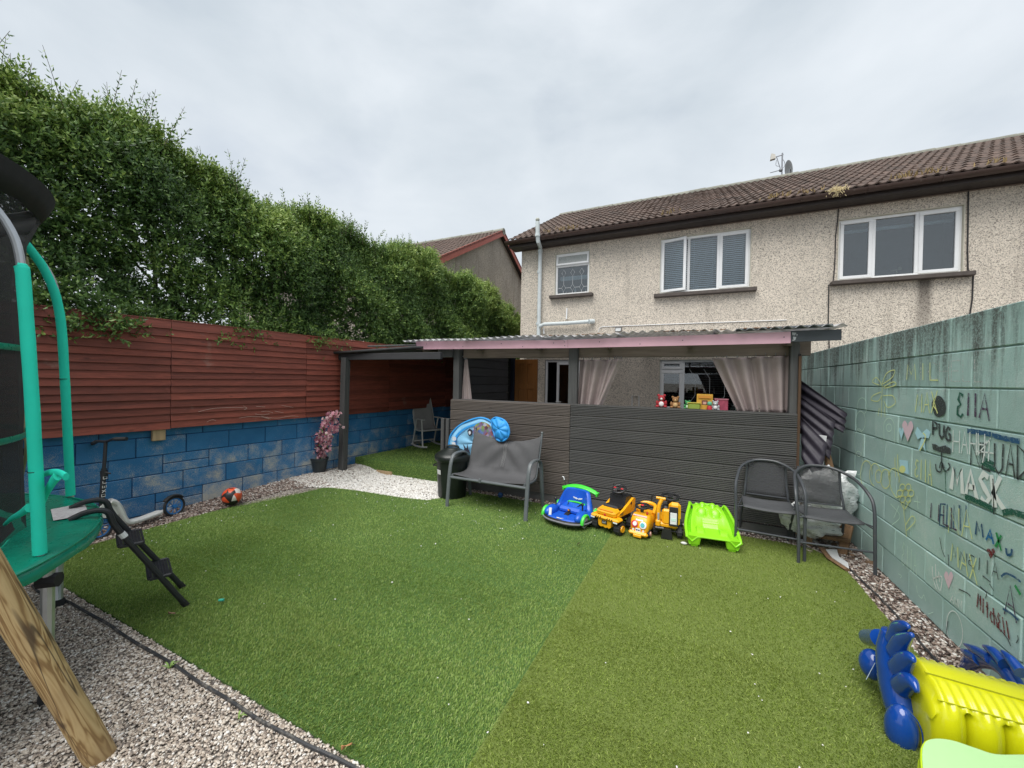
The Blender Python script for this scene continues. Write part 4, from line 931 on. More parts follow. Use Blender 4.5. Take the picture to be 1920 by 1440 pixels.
o = stuffmesh('turf_riser', V.reshape(-1, 3)-np.array(WOFF[SH.name])[None], np.arange(3*n).reshape(-1, 3), M_bl, SH, np.repeat(RNG.uniform(0, .8, n), 3)); o['kind'] = 'stuff'
mb = MB(); a, b2 = G(712, 884), G(740, 892); mb.box(((a.x+b2.x)/2, 4.845, .03), (.32, .02, .06), (0, 0, .03)); ow('step_edge', mb, M_pale, SH)
BY = 7.5; zz = 0; xe = PY(957, 700, BY).x
mb_ = MB(); mb_.box(((xe-5.1)/2+0, 0, .07), (xe+5.1, .02, .136), ch=.003); bme = mesh_of('back_board', mb_); bme.materials.append(M_black)
for k in range(15): put('back_board', bme, M_black, SH, Vector((-2.55-.0, BY+RNG.uniform(-.002, .002), .215+k*.14))-WOFF[SH.name]-Vector((0, 0, 0)))
for o_ in [c for c in SH.children if c.name.startswith('back_board')]: o_.location.x = 0-WOFF[SH.name].x
M_navy = pm('navy_panel', (.018, .022, .045), .6, .2)
mb = MB(); a, b2 = PY(954, 700, 7.6), PY(965, 700, 7.6); mb.box(((a.x+b2.x)/2, 7.62, 1.08), (b2.x-a.x, .08, 2.1)); ow('door_jamb', mb, M_navy, SH)
M_part = wood('dark_grey_planks', (.05, .05, .055), 'y', .25, .2, .75)
for k in range(14): mb = MB(); mb.box((bx+.03+RNG.uniform(-.002, .002), 5.78, .18+.14*k), (.02, 1.74, .132)); ow('added_partition_board', mb, M_part, SH)  # partition added to darken the left bay, faced with the dark grey planks
mb = MB(); mb.box((bx+.012, 5.78, 1.1), (.012, 1.7, 1.96)); ow('bay_light_blocker', mb, M_black, SH)  # black sheet added to keep light out of the left bay
# short grey uprights beside the bin
for px in (830, 839):
    a = PY(px, 820, 4.78); mb = MB(); mb.box((a.x, 4.79, .53), (.055, .05, .95)); ow('gate_upright', mb, M_gpost, SH)
# brown panelled door at the back
M_door = wood('varnished_pine', (.30, .115, .022), 'z', .3, 0, .4, knots=False)
a, b2 = PY(966, 700, 7.62), PY(1008, 700, 7.62); dw = b2.x-a.x; dr = thing('panelled_door', 'varnished brown panelled timber door at the back of the shelter', 'door', (a.x, 7.62, .05)); mb = MB()
for x, w_ in ((.045, .09), (dw-.045, .09), (dw/2, .07)): mb.box((x, 0, 1.0), (w_, .04, 2.0))
for z, h_ in ((.1, .2), (.85, .12), (1.42, .12), (1.95, .10)): mb.box((dw/2, .001, z), (dw-.02, .036, h_))
obj('door_frame', mb, M_door, dr)
for z0, z1 in ((.2, .79), (.91, 1.36), (1.48, 1.9)):
    for x0, x1 in ((.09, dw/2-.035), (dw/2+.035, dw-.09)): mb = MB(); mb.box(((x0+x1)/2, .004, (z0+z1)/2), (x1-x0+.008, .02, z1-z0+.008), ch=.008); obj('door_panel', mb, M_door, dr)
mb = MB(); mb.tube([(dw-.05, -.02, .98), (dw-.05, -.055, .98), (dw-.14, -.055, .98)], .01, 6); obj('door_handle', mb, M_dgrey, dr)
# curtains: hung folds
M_curt = pm('taupe_curtain', (.34, .275, .265), .85, .12, 5, bump=.15, bscale=300)
def curtain(tl, tr, bl, br, Y, folds, amp, lab, ph=0., bulge=0.):
    A, B, C_, D_ = PY(*tl, Y), PY(*tr, Y), PY(*bl, Y), PY(*br, Y); rt = thing('curtain', lab, 'curtain', tuple((C_+D_)/2), 0, 'curtains hung in the shelter openings'); mb = MB()
    def fn(u, v):
        uu = u+.018*math.sin(9*u+ph); a = A.lerp(B, uu); c = C_.lerp(D_, uu); w = v**1.15; p = a.lerp(c, w); f = math.sin(2*math.pi*folds*u+ph)
        return (p.x+bulge*math.sin(math.pi*v)*(u-.5), Y+amp*(f+.3*math.sin(5*math.pi*folds*u*.37+2))*(.75+.35*v), p.z)
    mb.grid(fn, int(14*folds), 16); ow('cloth', mb, M_curt, rt, smooth=80, solid=.003)
    mb = MB(); z = max(A.z, B.z)+.015
    for k in range(4): x = A.x+(B.x-A.x)*(k+.5)/4; mb.tube(arc((x, Y, z), .016, 0, 340, 10, 'yz'), .003, 4)
    o = ow('rings', mb, M_alu, rt); o['kind'] = 'stuff'
    return rt
CY = 4.93
curtain((871, 674), (876, 674), (865, 752), (884, 752), CY, 2.2, .012, 'narrow pale curtain gathered beside the left shelter post')
curtain((1086, 675), (1152, 675), (1081, 766), (1124, 766), CY, 3, .034, 'taupe curtain tied back right of the middle shelter post', .7)
curtain((1150, 673), (1167, 673), (1112, 766), (1126, 766), CY-.03, 1.2, .018, 'loose diagonal edge of taupe curtain near the pebble dashed wall', .2)
curtain((1334, 672), (1412, 670), (1384, 774), (1424, 774), CY, 2.3, .036, 'taupe curtain swept aside right of the toys on the ledge', .3)
curtain((1408, 669), (1482, 667), (1426, 774), (1478, 774), CY-.01, 2.2, .034, 'taupe curtain hanging beside the right shelter post', 1.3)
mb = MB(); a, b2 = PY(864, 672, CY), PY(1482, 665, CY); mb.tube([a+Vector((0, 0, .03)), b2+Vector((0, 0, .03))], .008, 6); ow('curtain_rail', mb, M_alu, SH)
# ---- things on the ledge
def ledge(px, py=768): p = PY(px, py, SY+.07); return Vector((p.x, SY+.07, 1.30))
def plush(name, lab, px, body, belly, h, ears=True, cat='soft toy'):
    p = ledge(px); rt = thing(name, lab, cat, tuple(p)); s = h/.235
    mb = MB(); mb.ball((0, 0, .06*s), .055*s, 12, 8, (1, .8, 1.1)); mb.ball((0, -.005, .145*s), .045*s, 12, 8, (1.1, .95, 1)); obj('body', mb, body, rt)
    mb = MB(); mb.ball((0, -.035*s, .06*s), .035*s, 10, 6, (1, .5, 1.1)); mb.ball((0, -.038*s, .135*s), .02*s, 8, 6); obj('belly', mb, belly, rt)
    for sg in (-1, 1):
        mb = MB(); mb.ball((sg*.055*s, -.03*s, .025*s), .026*s, 8, 6, (1, 1.3, .8)); obj('foot', mb, body, rt)
        mb = MB(); mb.ball((sg*.06*s, -.01, .08*s), .022*s, 8, 6, (.8, .9, 1.6)); obj('arm', mb, body, rt)
        if ears: mb = MB(); mb.ball((sg*.04*s, 0, .185*s), .02*s, 8, 6); obj('ear', mb, body, rt)
        mb = MB(); mb.ball((sg*.016*s, -.044*s, .155*s), .005*s, 6, 4); obj('eye', mb, M_wire, rt)
P_ = lambda n, c, r=.85: pm(n, c, r, .2, 30)
plush('soft_toy', 'red and white soft toy at the left end of the ledge toys', 1240, P_('plush_red', (.38, .03, .04)), P_('plush_white', (.75, .7, .7)), .19)
plush('teddy_bear', 'brown teddy bear slumped on the decking ledge', 1266, P_('plush_brown', (.30, .15, .06)), P_('plush_tan', (.52, .34, .16)), .17)
plush('soft_toy', 'small green soft toy beside the brown bear', 1289, P_('plush_green', (.06, .30, .10)), P_('plush_pale', (.6, .7, .5)), .12)
p = ledge(1301); b_ = thing('toy_box', 'small lime yellow plastic toy box on the ledge', 'toy', tuple(p)); mb = MB(); mb.box((0, 0, .035), (.13, .08, .07), ch=.012); obj('tub', mb, pm('lime_toy', (.25, .32, .05), .5), b_); mb = MB(); mb.box((0, 0, .075), (.14, .09, .012)); obj('lid', mb, pm('yellow_lid', (.42, .36, .05), .5), b_)
p = ledge(1321); bk = thing('picture_book', 'yellow picture book standing upright on the ledge', 'book', tuple(p)); mb = MB(); mb.box((0, .02, .09), (.165, .022, .18), (R(-6), 0, 0)); obj('cover', mb, pm('yellow_cover', (.55, .30, .03), .6), bk)
for c_, s_, m_ in (((0, .004, .145), (.13, .004, .03), (.55, .22, .02)), ((.0, .006, .085), (.06, .004, .05), (.16, .05, .03)), ((.0, .0045, .078), (.035, .005, .03), (.6, .32, .25)), ((.0, .008, .04), (.04, .004, .04), (.6, .06, .1))): mb = MB(); mb.box(c_, s_, (R(-6), 0, 0)); obj('cover_print', mb, pm('print', m_, .6), bk)
p = ledge(1330); b_ = thing('toy_figure', 'small green and red toy figure in front of the yellow book', 'toy', (p.x, p.y-.035, p.z)); mb = MB(); mb.lathe([(.025, 0), (.03, .02), (.02, .05), (.012, .055)], 10); obj('body', mb, pm('fig_red', (.5, .03, .04), .5), b_); mb = MB(); mb.ball((0, 0, .075), .026, 10, 8); obj('head', mb, pm('fig_green', (.1, .4, .25), .5), b_)
p = ledge(1352); b_ = thing('toy_box', 'pink patterned box at the right end of the ledge', 'toy', (p.x, p.y+.05, p.z)); mb = MB(); mb.box((0, 0, .06), (.13, .09, .12), (0, 0, .1)); obj('box', mb, pm('pink_box', (.32, .05, .09), .7, .4, 25), b_); mb = MB(); mb.box((0, 0, .125), (.14, .10, .014), (0, 0, .1)); obj('lid', mb, pm('pink_lid', (.36, .12, .16), .7), b_)
plush('soft_toy', 'grey and white soft toy beside the pink box', 1341, P_('plush_grey', (.4, .4, .42)), P_('plush_white2', (.75, .72, .72)), .13)
# ================================================================== DRAWINGS ON THE GREEN WALL
def mat_chalk(name, col, cover=.6, scale=62):
    m, t, b = newmat(name); b.inputs['Base Color'].default_value = c4(col); b.inputs['Roughness'].default_value = .95; b.inputs['Specular IOR Level'].default_value = .1
    f = mrange(t, nz(t, scale, 6, .85), .62-cover*.35, .72-cover*.35); T_ = N(t, 'ShaderNodeBsdfTransparent'); mx = N(t, 'ShaderNodeMixShader')
    L(t, f, mx.inputs[0]); L(t, T_.outputs[0], mx.inputs[1]); L(t, b.outputs[0], mx.inputs[2]); L(t, mx.outputs[0], t.nodes['Material Output'].inputs[0]); return m
CH = {k: mat_chalk('chalk_'+k, c, cv) for k, c, cv in (('yellow', (.82, .86, .36), .95), ('white', (.86, .90, .88), .95), ('pink', (.84, .62, .70), .95), ('blue', (.52, .80, .90), .95), ('black', (.07, .08, .08), .72), ('green', (.035, .13, .09), .7), ('navy', (.04, .11, .22), .7), ('red', (.20, .04, .045), .65), ('purple', (.11, .07, .12), .65), ('mint', (.72, .92, .78), .95), ('pale', (.72, .70, .68), .45), ('lgreen', (.04, .30, .10), .8), ('bblue', (.03, .18, .42), .8))}
def wallp(px, py, lift): p = PX(px, py, RX); return Vector((RX-lift, p.y, p.z))
GL = [0]; WF = .8
def strokes(name, lab, polys, w, key, sm=True):
    """ribbons of paint or chalk following photo pixels, laid on the wall face"""
    GL[0] += 1; lift = .0052+.00035*(GL[0] % 9); mb = MB()
    for pts in polys:
        P = [wallp(x, y, lift) for x, y in pts]
        if sm and len(P) > 2: P = smooth_path(P, 5)
        V = []; 
        for i, p in enumerate(P):
            t = (P[min(i+1, len(P)-1)]-P[max(i-1, 0)]); t.x = 0
            if t.length < 1e-7: t = Vector((0, 0, 1))
            t.normalize(); nrm = Vector((0, -t.z, t.y)); ww = w*WF*(.8+.35*abs(math.sin(i*1.3+len(P)))); V += [p+nrm*ww/2, p-nrm*ww/2]
        mb.add(V, [(2*i, 2*i+1, 2*i+3, 2*i+2) for i in range(len(P)-1)])
    o = ow(name, mb, CH[key], RW, smooth=30); o['label'] = lab; return o
def blob(name, lab, pts, key, sm=True):
    GL[0] += 1; lift = .0048+.00035*(GL[0] % 9); P = [wallp(x, y, lift) for x, y in pts]
    if sm: P = smooth_path(P+[P[0]], 4)[:-1]
    c = sum(P, Vector())/len(P); mb = MB(); mb.add([c]+P, [(0, 1+i, 1+(i+1) % len(P)) for i in range(len(P))]); o = ow(name, mb, CH[key], RW); o['label'] = lab; return o
def ell(cx, cy, rx, ry, n=14, a0=0, a1=360, sk=0): return [(cx+rx*math.cos(R(a0+(a1-a0)*i/n)), cy+ry*math.sin(R(a0+(a1-a0)*i/n))+sk*rx*math.cos(R(a0+(a1-a0)*i/n))) for i in range(n+1)]
FONT = {'M': [[(0, 0), (.12, 1), (.5, .35), (.88, 1), (1, 0)]], 'A': [[(0, 0), (.5, 1), (1, 0)], [(.22, .4), (.8, .4)]], 'X': [[(0, 0), (1, 1)], [(0, 1), (1, 0)]], 'E': [[(1, 1), (0, 1), (0, 0), (1, 0)], [(0, .5), (.8, .5)]], 'L': [[(0, 1), (0, 0), (.9, 0)]], 'I': [[(.5, 0), (.5, 1)]],
        'P': [[(0, 0), (0, 1), (.8, .9), (.85, .6), (0, .45)]], 'U': [[(0, 1), (.05, .2), (.5, 0), (.9, .2), (.95, 1)]], 'G': [[(.95, .85), (.5, 1), (.05, .6), (.1, .15), (.5, 0), (.95, .15), (.95, .5), (.55, .5)]], 'S': [[(.95, .9), (.5, 1), (.1, .78), (.5, .5), (.9, .25), (.5, 0), (.05, .12)]], 'K': [[(0, 0), (0, 1)], [(.9, 1), (0, .45), (.95, 0)]], 'H': [[(0, 0), (0, 1)], [(1, 0), (1, 1)], [(0, .5), (1, .5)]],
        'C': [[(.95, .85), (.5, 1), (.05, .5), (.5, 0), (.95, .15)]], 'W': [[(0, 1), (.25, 0), (.5, .7), (.75, 0), (1, 1)]], 'N': [[(0, 0), (0, 1), (1, 0), (1, 1)]], 'T': [[(0, 1), (1, 1)], [(.5, 1), (.5, 0)]], 'e': [[(.95, .9), (.4, 1), (.15, .72), (.6, .52), (.1, .4), (.1, .08), (.6, 0), (.95, .15)]], 'D': [[(0, 0), (0, 1), (.8, .8), (.9, .3), (0, 0)]], 'l': [[(.5, 0), (.5, 1)]], 'i': [[(.5, 0), (.5, .6)]], 'h': [[(0, 1), (0, 0)], [(0, .5), (.5, .65), (.85, .4), (.85, 0)]], 'c': [[(.9, .55), (.4, .65), (.1, .3), (.5, 0), (.9, .1)]], 't': [[(.5, 1), (.5, 0)], [(.1, .65), (.95, .65)]], '/': [[(0, 0), (.2, 1)]]}
def text(lab, s, q, w, key, name='chalk_writing'):
    """q = pixel corners: bottom-left, bottom-right, top-right, top-left"""
    bl, br, tr, tl = [Vector((a, b2, 0)) for a, b2 in q]; n = len(s); polys = []
    for i, ch in enumerate(s):
        for st in FONT.get(ch, []):
            pl = []
            for x, y in st:
                u = (i+.1+.78*x)/n; p = bl.lerp(br, u).lerp(tl.lerp(tr, u), y); pl.append((p.x, p.y))
            polys.append(pl)
    return strokes(name, lab, polys, w, key, False)
S_ = strokes
S_('chalk_drawing', 'yellow chalk plant with looping leaves', [[(1654, 782), (1655, 745), (1656, 715)], [(1656, 718), (1664, 700), (1679, 694), (1674, 708), (1657, 720)], [(1655, 722), (1645, 708), (1637, 716), (1650, 722)], [(1658, 726), (1676, 716), (1681, 722), (1660, 728)], [(1653, 735), (1638, 742), (1635, 750), (1648, 752), (1654, 742)], [(1658, 742), (1675, 742), (1680, 756), (1666, 764), (1659, 752)], [(1650, 765), (1648, 780)], [(1660, 762), (1661, 782)]], .009, 'yellow')
S_('chalk_drawing', 'chain of pale yellow chalk loops', [ell(1618, 762, 9, 16, 12, 160, 420), ell(1615, 790, 9, 19, 12), ell(1612, 830, 8, 26, 14), ell(1611, 868, 8, 22, 14)], .008, 'mint')
S_('chalk_drawing', 'yellow chalk cloud of round loops', [ell(1626, 890, 11, 26, 12, 90, 360), ell(1642, 890, 10, 21, 12, 100, 330), ell(1649, 893, 6, 12), ell(1662, 898, 9, 18, 12), [(1667, 885), (1672, 915), (1682, 932), (1690, 930)], ell(1678, 898, 10, 20, 12, 180, 380)], .010, 'yellow')
text('faint pink chalk letters in the second course', 'MICHELL', ((1696, 713), (1850, 716), (1850, 673), (1696, 682)), .009, 'pale'); text('faint yellow chalk letters over the pink ones', 'MIL', ((1700, 712), (1766, 713), (1766, 678), (1700, 684)), .010, 'yellow')
text('yellow chalk capital letters beside a black oval', 'MAX', ((1717, 772), (1762, 776), (1762, 732), (1720, 740)), .010, 'yellow')
blob('painted_oval', 'solid black painted oval', [(1752, 770), (1749, 758), (1754, 748), (1762, 742), (1771, 748), (1776, 762), (1774, 776), (1764, 782), (1756, 779)], 'black')
S_('chalk_drawing', 'yellow chalk curl over the black oval', [[(1754, 752), (1753, 760), (1758, 768), (1761, 775)]], .012, 'yellow')
text('green rounded letter right of the black oval', 'e', ((1794, 780), (1810, 783), (1810, 738), (1796, 736)), .022, 'green'); text('two dark purple upright strokes right of the green letter', 'll', ((1810, 778), (1838, 784), (1838, 738), (1812, 736)), .020, 'purple'); text('purple letter A ending the third course word', 'A', ((1836, 783), (1860, 790), (1856, 738), (1842, 738)), .016, 'purple')
text('black painted word PUG', 'PUG', ((1750, 815), (1786, 829), (1786, 803), (1750, 789)), .026, 'black', 'painted_word')
def heart(cx, cy, w, h): return [(cx, cy+h/2), (cx-w*.36, cy), (cx-w*.5, cy-h*.28), (cx-w*.3, cy-h*.48), (cx-w*.06, cy-h*.36), (cx, cy-h*.2), (cx+w*.1, cy-h*.38), (cx+w*.32, cy-h*.46), (cx+w*.5, cy-h*.2), (cx+w*.34, cy+h*.06)]
blob('chalk_heart', 'pink chalk heart', heart(1704, 808, 21, 40), 'pink'); blob('chalk_heart', 'small blue chalk heart', heart(1692, 813, 9, 24), 'blue')
blob('chalk_drawing', 'blue and yellow chalk bow', [(1731, 812), (1722, 800), (1718, 812), (1723, 824), (1730, 820), (1726, 836), (1723, 845), (1733, 838), (1738, 848), (1736, 826), (1734, 820), (1744, 822), (1747, 810), (1740, 804)], 'blue', False)
S_('chalk_drawing', 'yellow streaks in the chalk bow', [[(1733, 812), (1738, 818), (1735, 830), (1727, 845)]], .014, 'yellow')
blob('painted_drawing', 'black painted hammer shape under the word PUG', [(1750, 832), (1757, 833), (1764, 838), (1776, 835), (1786, 842), (1785, 852), (1776, 850), (1768, 849), (1760, 846), (1752, 843)], 'black', False); S_('painted_drawing', 'black anchor lines under the hammer shape', [[(1767, 846), (1767, 862), (1768, 873)], [(1756, 870), (1758, 882), (1766, 884), (1768, 872)], [(1768, 872), (1774, 884), (1783, 876), (1780, 868)], [(1763, 878), (1767, 866), (1772, 878)]], .014, 'black')
S_('painted_drawing', 'thin dark line running down from the anchor', [[(1774, 880), (1775, 905), (1776, 928)]], .008, 'green')
text('yellow chalk name in the fourth course', 'eIIA', ((1716, 892), (1750, 912), (1750, 862), (1717, 862)), .011, 'yellow')
blob('chalk_drawing', 'pale blue chalk square', [(1688, 862), (1704, 864), (1706, 890), (1690, 884)], 'blue', False); blob('chalk_drawing', 'yellow chalk patch inside the blue square', ell(1694, 880, 6, 7, 8)[:-1], 'yellow'); S_('chalk_drawing', 'short yellow chalk bars', [[(1680, 858), (1681, 895)], [(1685, 852), (1686, 893)]], .010, 'yellow')
S_('chalk_drawing', 'faint blue chalk tag outline', [ell(1669, 800, 10, 16, 12, 180, 360), [(1659, 800), (1660, 828)], [(1679, 800), (1680, 832)], ell(1669, 802, 5, 7)], .007, 'mint')
S_('painted_drawing', 'thick navy painted bar', [[(1817, 808), (1840, 811), (1862, 815)], [(1863, 816), (1890, 823), (1916, 828)]], .034, 'navy')
text('white chalk scribble letters left of the navy bar', 'HAHH', ((1788, 848), (1852, 856), (1852, 814), (1789, 806)), .009, 'white'); text('dark painted letters under the navy bar', 'NLUAD', ((1820, 872), (1930, 905), (1930, 836), (1822, 828)), .016, 'black', 'painted_word')
S_('painted_drawing', 'green smudge under the dark letters', [[(1842, 866), (1855, 874), (1868, 880)], [(1850, 862), (1866, 870)]], .03, 'green')
S_('chalk_drawing', 'white chalk strokes over the dark letters', [[(1838, 850), (1860, 822)], [(1834, 846), (1866, 850)], [(1845, 868), (1852, 826)], [(1856, 865), (1858, 824)]], .010, 'white')
text('large white painted word MASK', 'MASK', ((1783, 916), (1893, 962), (1884, 895), (1786, 876)), .042, 'white', 'painted_word')
S_('painted_drawing', 'dark green stroke under the white word', [[(1812, 931), (1830, 938), (1848, 946), (1868, 958)], [(1883, 962), (1900, 960), (1925, 968)]], .040, 'green'); S_('painted_drawing', 'thin black line through the white word', [[(1865, 898), (1866, 930), (1867, 965)]], .010, 'black')
S_('chalk_drawing', 'yellow chalk flower with petals and stem', [ell(1700, 925, 5, 7)]+[ell(1700+11*math.cos(R(a)), 925+13*math.sin(R(a)), 5, 6, 8) for a in range(0, 360, 60)]+[[(1698, 938), (1697, 960), (1700, 985), (1702, 1007)], [(1700, 985), (1712, 968), (1718, 978), (1702, 995)], [(1690, 938), (1698, 955), (1708, 938)]], .009, 'yellow')
S_('chalk_drawing', 'grey chalk star scribble', [[(1672, 945), (1690, 968), (1674, 985)], [(1688, 948), (1678, 972)], [(1722, 930), (1724, 955)], [(1716, 940), (1728, 942)]], .006, 'mint')
text('dark red and blue letters in the sixth course', 'IILL', ((1740, 968), (1800, 996), (1800, 955), (1742, 942)), .016, 'purple'); text('teal painted letters overlapping them', 'ELNN', ((1762, 985), (1815, 998), (1815, 948), (1764, 945)), .012, 'navy'); text('yellow chalk letters beside the teal ones', 'NA', ((1778, 998), (1828, 1012), (1826, 958), (1780, 950)), .009, 'yellow')
text('navy letter M of a small coloured word', 'M', ((1830, 1002), (1848, 1009), (1846, 984), (1831, 976)), .016, 'navy'); text('blue letter A of a small coloured word', 'A', ((1850, 1012), (1868, 1022), (1865, 998), (1854, 990)), .018, 'bblue'); text('green letter X of a small coloured word', 'X', ((1868, 1025), (1882, 1034), (1882, 1005), (1870, 998)), .018, 'lgreen')
blob('painted_heart', 'dark red painted heart', heart(1861, 1038, 16, 20), 'red'); S_('painted_drawing', 'small navy tick mark', [[(1890, 1028), (1892, 1040), (1899, 1040), (1901, 1030)]], .018, 'navy')
text('faint white chalk letters low in the wall corner', 'eIIA', ((1692, 1058), (1722, 1080), (1722, 1040), (1694, 1014)), .006, 'mint'); text('yellow chalk capitals in the seventh course', 'MAX', ((1784, 1050), (1838, 1100), (1836, 1048), (1786, 1018)), .010, 'yellow')
text('thin black letters scribbled beside the chalk word', 'NeIIA', ((1800, 1050), (1876, 1088), (1876, 1058), (1802, 1034)), .008, 'black'); S_('painted_drawing', 'thin dark drips and dashes', [[(1764, 1008), (1768, 1030), (1774, 1045)], [(1780, 1040), (1781, 1062)], [(1800, 1105), (1815, 1112), (1822, 1118)], [(1845, 1080), (1860, 1092)], [(1840, 1100), (1852, 1112), (1850, 1122)], [(1858, 1095), (1866, 1108)]], .008, 'black')
S_('chalk_drawing', 'white chalk hand scribble', [[(1750, 1062), (1752, 1085), (1758, 1105)], [(1756, 1058), (1758, 1090), (1764, 1108)], [(1762, 1072), (1764, 1092)], [(1752, 1085), (1768, 1082), (1766, 1108)]], .011, 'white'); blob('chalk_heart', 'pale pink chalk heart low on the wall', heart(1781, 1088, 17, 34), 'pink')
text('small white chalk letters under the pink heart', 'AWN', ((1783, 1128), (1808, 1145), (1806, 1128), (1786, 1115)), .008, 'white'); text('red painted slanting word low on the wall', 'MItchell', ((1834, 1138), (1900, 1205), (1894, 1168), (1836, 1112)), .013, 'red', 'painted_word')
text('tall purple grey letter A', 'A', ((1884, 1150), (1913, 1172), (1904, 1102), (1892, 1096)), .013, 'purple', 'painted_word'); S_('painted_drawing', 'navy arch above the tall letter A', [[(1881, 1082), (1890, 1076), (1905, 1082), (1918, 1092)], [(1884, 1142), (1898, 1150), (1914, 1164)]], .014, 'navy'); S_('painted_drawing', 'green smear beside the tall letter A', [[(1907, 1098), (1913, 1108), (1918, 1116)]], .02, 'lgreen')
S_('chalk_drawing', 'white chalk oval outline near the ground', [ell(1792, 1180, 15, 33, 18, 0, 360, .6)], .007, 'white'); S_('chalk_drawing', 'small white chalk squiggles near the ground', [[(1720, 1098), (1722, 1112)], [(1724, 1116), (1730, 1122), (1734, 1116), (1738, 1128)], [(1742, 1152), (1752, 1148)], [(1686, 1076), (1692, 1080), (1690, 1084)]], .005, 'mint')
S_('painted_drawing', 'small dark scratches at the foot of the wall', [[(1872, 1175), (1890, 1195), (1898, 1212)], [(1911, 1192), (1912, 1200), (1908, 1206)], [(1780, 1165), (1775, 1195)]], .007, 'black')
# ================================================================== FURNITURE AND GARDEN THINGS
M_steel = pm('grey_steel', (.115, .128, .136), .42, .15, 8, dirt=((.10, .09, .08), 22, .6, .8))
M_dsteel = pm('charcoal_steel', (.055, .06, .068), .38, .15, 8, dirt=((.20, .12, .08), 22, .68, .82))
M_sling = pm('grey_sling', (.078, .078, .082), .8, .12, 6, bump=.25, bscale=500)
M_stitch = pm('pale_stitch', (.35, .35, .35), .8)
# ---- two-seat garden bench
a, b2 = G(838, 950), G(985, 978); bw = (b2-a).length; ang = math.atan2(b2.y-a.y, b2.x-a.x)
LS = thing('garden_bench', 'grey two seat sling bench in front of the brown decking', 'bench', tuple(a), ang)
D_ = .56; sh = .41; ah = .635; bh_ = .93
for x in (0, bw):
    mb = MB(); mb.tube(smooth_path([(x, 0, 0), (x, .02, .2), (x, .05, .44), (x, .085, .57), (x, .15, ah), (x, .30, ah+.005), (x, .42, ah-.03), (x, .47, .5), (x, .52, .2), (x, D_, 0)], 5), .017, 8, flat=1.5); obj('arm_leg', mb, M_steel, LS)
    xx = x+(.045 if x == 0 else -.045); mb = MB(); mb.tube(smooth_path([(xx, .05, sh-.01), (xx, .25, sh-.035), (xx, .40, sh-.02), (xx, .46, sh+.08), (xx, .53, .68), (xx, .60, bh_)], 5), .014, 8); obj('side_rail', mb, M_steel, LS)
    mb = MB(); mb.tube([(x, .45, .52), (xx, .47, .52)], .01, 6); mb.tube([(x, .05, .39), (xx, .07, .39)], .01, 6); obj('link', mb, M_steel, LS)
mb = MB(); mb.tube([(0, .045, sh-.045), (bw, .045, sh-.045)], .018, 8); obj('front_rail', mb, M_steel, LS)
mb = MB(); mb.tube([(.04, .40, sh-.04), (bw-.04, .40, sh-.04)], .014, 8); obj('rear_rail', mb, M_steel, LS)
mb = MB(); mb.box((bw*.42, .03, sh-.035), (.03, .02, .05)); obj('clip', mb, M_steel, LS)
prof = smooth_path([(0, .045, sh), (0, .2, sh-.02), (0, .36, sh-.012), (0, .435, sh+.06), (0, .48, .62), (0, .53, .78), (0, .585, bh_-.03)], 4); NP = len(prof)-1
def sling(u, v, x0, x1, sag):
    p = prof[min(NP, int(round(v*NP)))]; e = math.sin(math.pi*u)
    top = max(0, (v-.72)/.28)
    cr_ = (.017*math.sin(15*(abs(u-.5)*1.5+1.35*v))*e*(1-abs(u-.5)) if .42 < v < .97 else .0)
    return (x0+(x1-x0)*u, p.y+.03*e*(v > .4)+cr_, p.z-.03*e*(v <= .45)-sag(u)*top)
mb = MB(); mb.grid(lambda u, v: sling(u, v, .045, bw-.045, lambda u: .115*math.sin(math.pi*min(1, max(0, u)))**.7), 36, NP); obj('sling', mb, M_sling, LS, smooth=80, solid=.004)
for dx in (-.018, .0, .018):
    mb = MB(); mb.tube([Vector(sling(.5+dx/bw, k/NP, .045, bw-.045, lambda u: .115*math.sin(math.pi*u)**.7))+Vector((0, -.005, .003)) for k in range(int(NP*.5), NP+1)], .0016, 4); obj('seam', mb, M_stitch, LS)
for x in (.045, bw-.045): mb = MB(); mb.ball((x, .60, bh_), .018); obj('end_cap', mb, M_steel, LS)
# ---- folded pop-up tent behind the bench
TN = thing('pop_up_tent', 'blue pop up play tent folded flat and slumped behind the bench', 'play tent', (PY(895, 880, 4.70).x, 4.70, .0))
M_tb = pm('tent_bright_blue', (.03, .30, .72), .55, .12, 8, bump=.2, bscale=60); M_tl = pm('tent_light_blue', (.25, .55, .80), .55, .12, 5)
def tl_(px, py, Y): return PY(px, py, Y)-Vector(TN.location)
cen = tl_(905, 868, 4.66); ex_ = tl_(975, 868, 4.66)-cen; rx = .50; rz_ = .60
out = []
for px, py in ((842, 835), (846, 815), (862, 798), (885, 787), (905, 784), (922, 792), (936, 812), (945, 845), (940, 872), (915, 882), (880, 880), (857, 862)): out.append(tl_(px, py, 4.70))
loop = smooth_path(out+[out[0]], 5)[:-1]; c = sum(loop, Vector())/len(loop)
mb = MB(); n = len(loop); rings = [[c.lerp(p, f)+Vector((0, -.03*(1-f)-.006*math.sin(20*f+i*.7), 0)) for i, p in enumerate(loop)] for f in (.02, .3, .6, .82, .97)]
mb.loft(rings, cap=False); obj('printed_panel', mb, M_tl, TN, smooth=80, solid=.006)
mb = MB(); mb.tube(loop, .016, 8, closed=True); obj('hoop', mb, M_tb, TN)
mb = MB(); mb.loft([[c.lerp(p, f)+Vector((0, -.018-.03*(1-f), 0)) for i, p in enumerate(loop)] for f in (.72, .80)], cap=False); obj('border_stripe', mb, M_tb, TN, smooth=80)
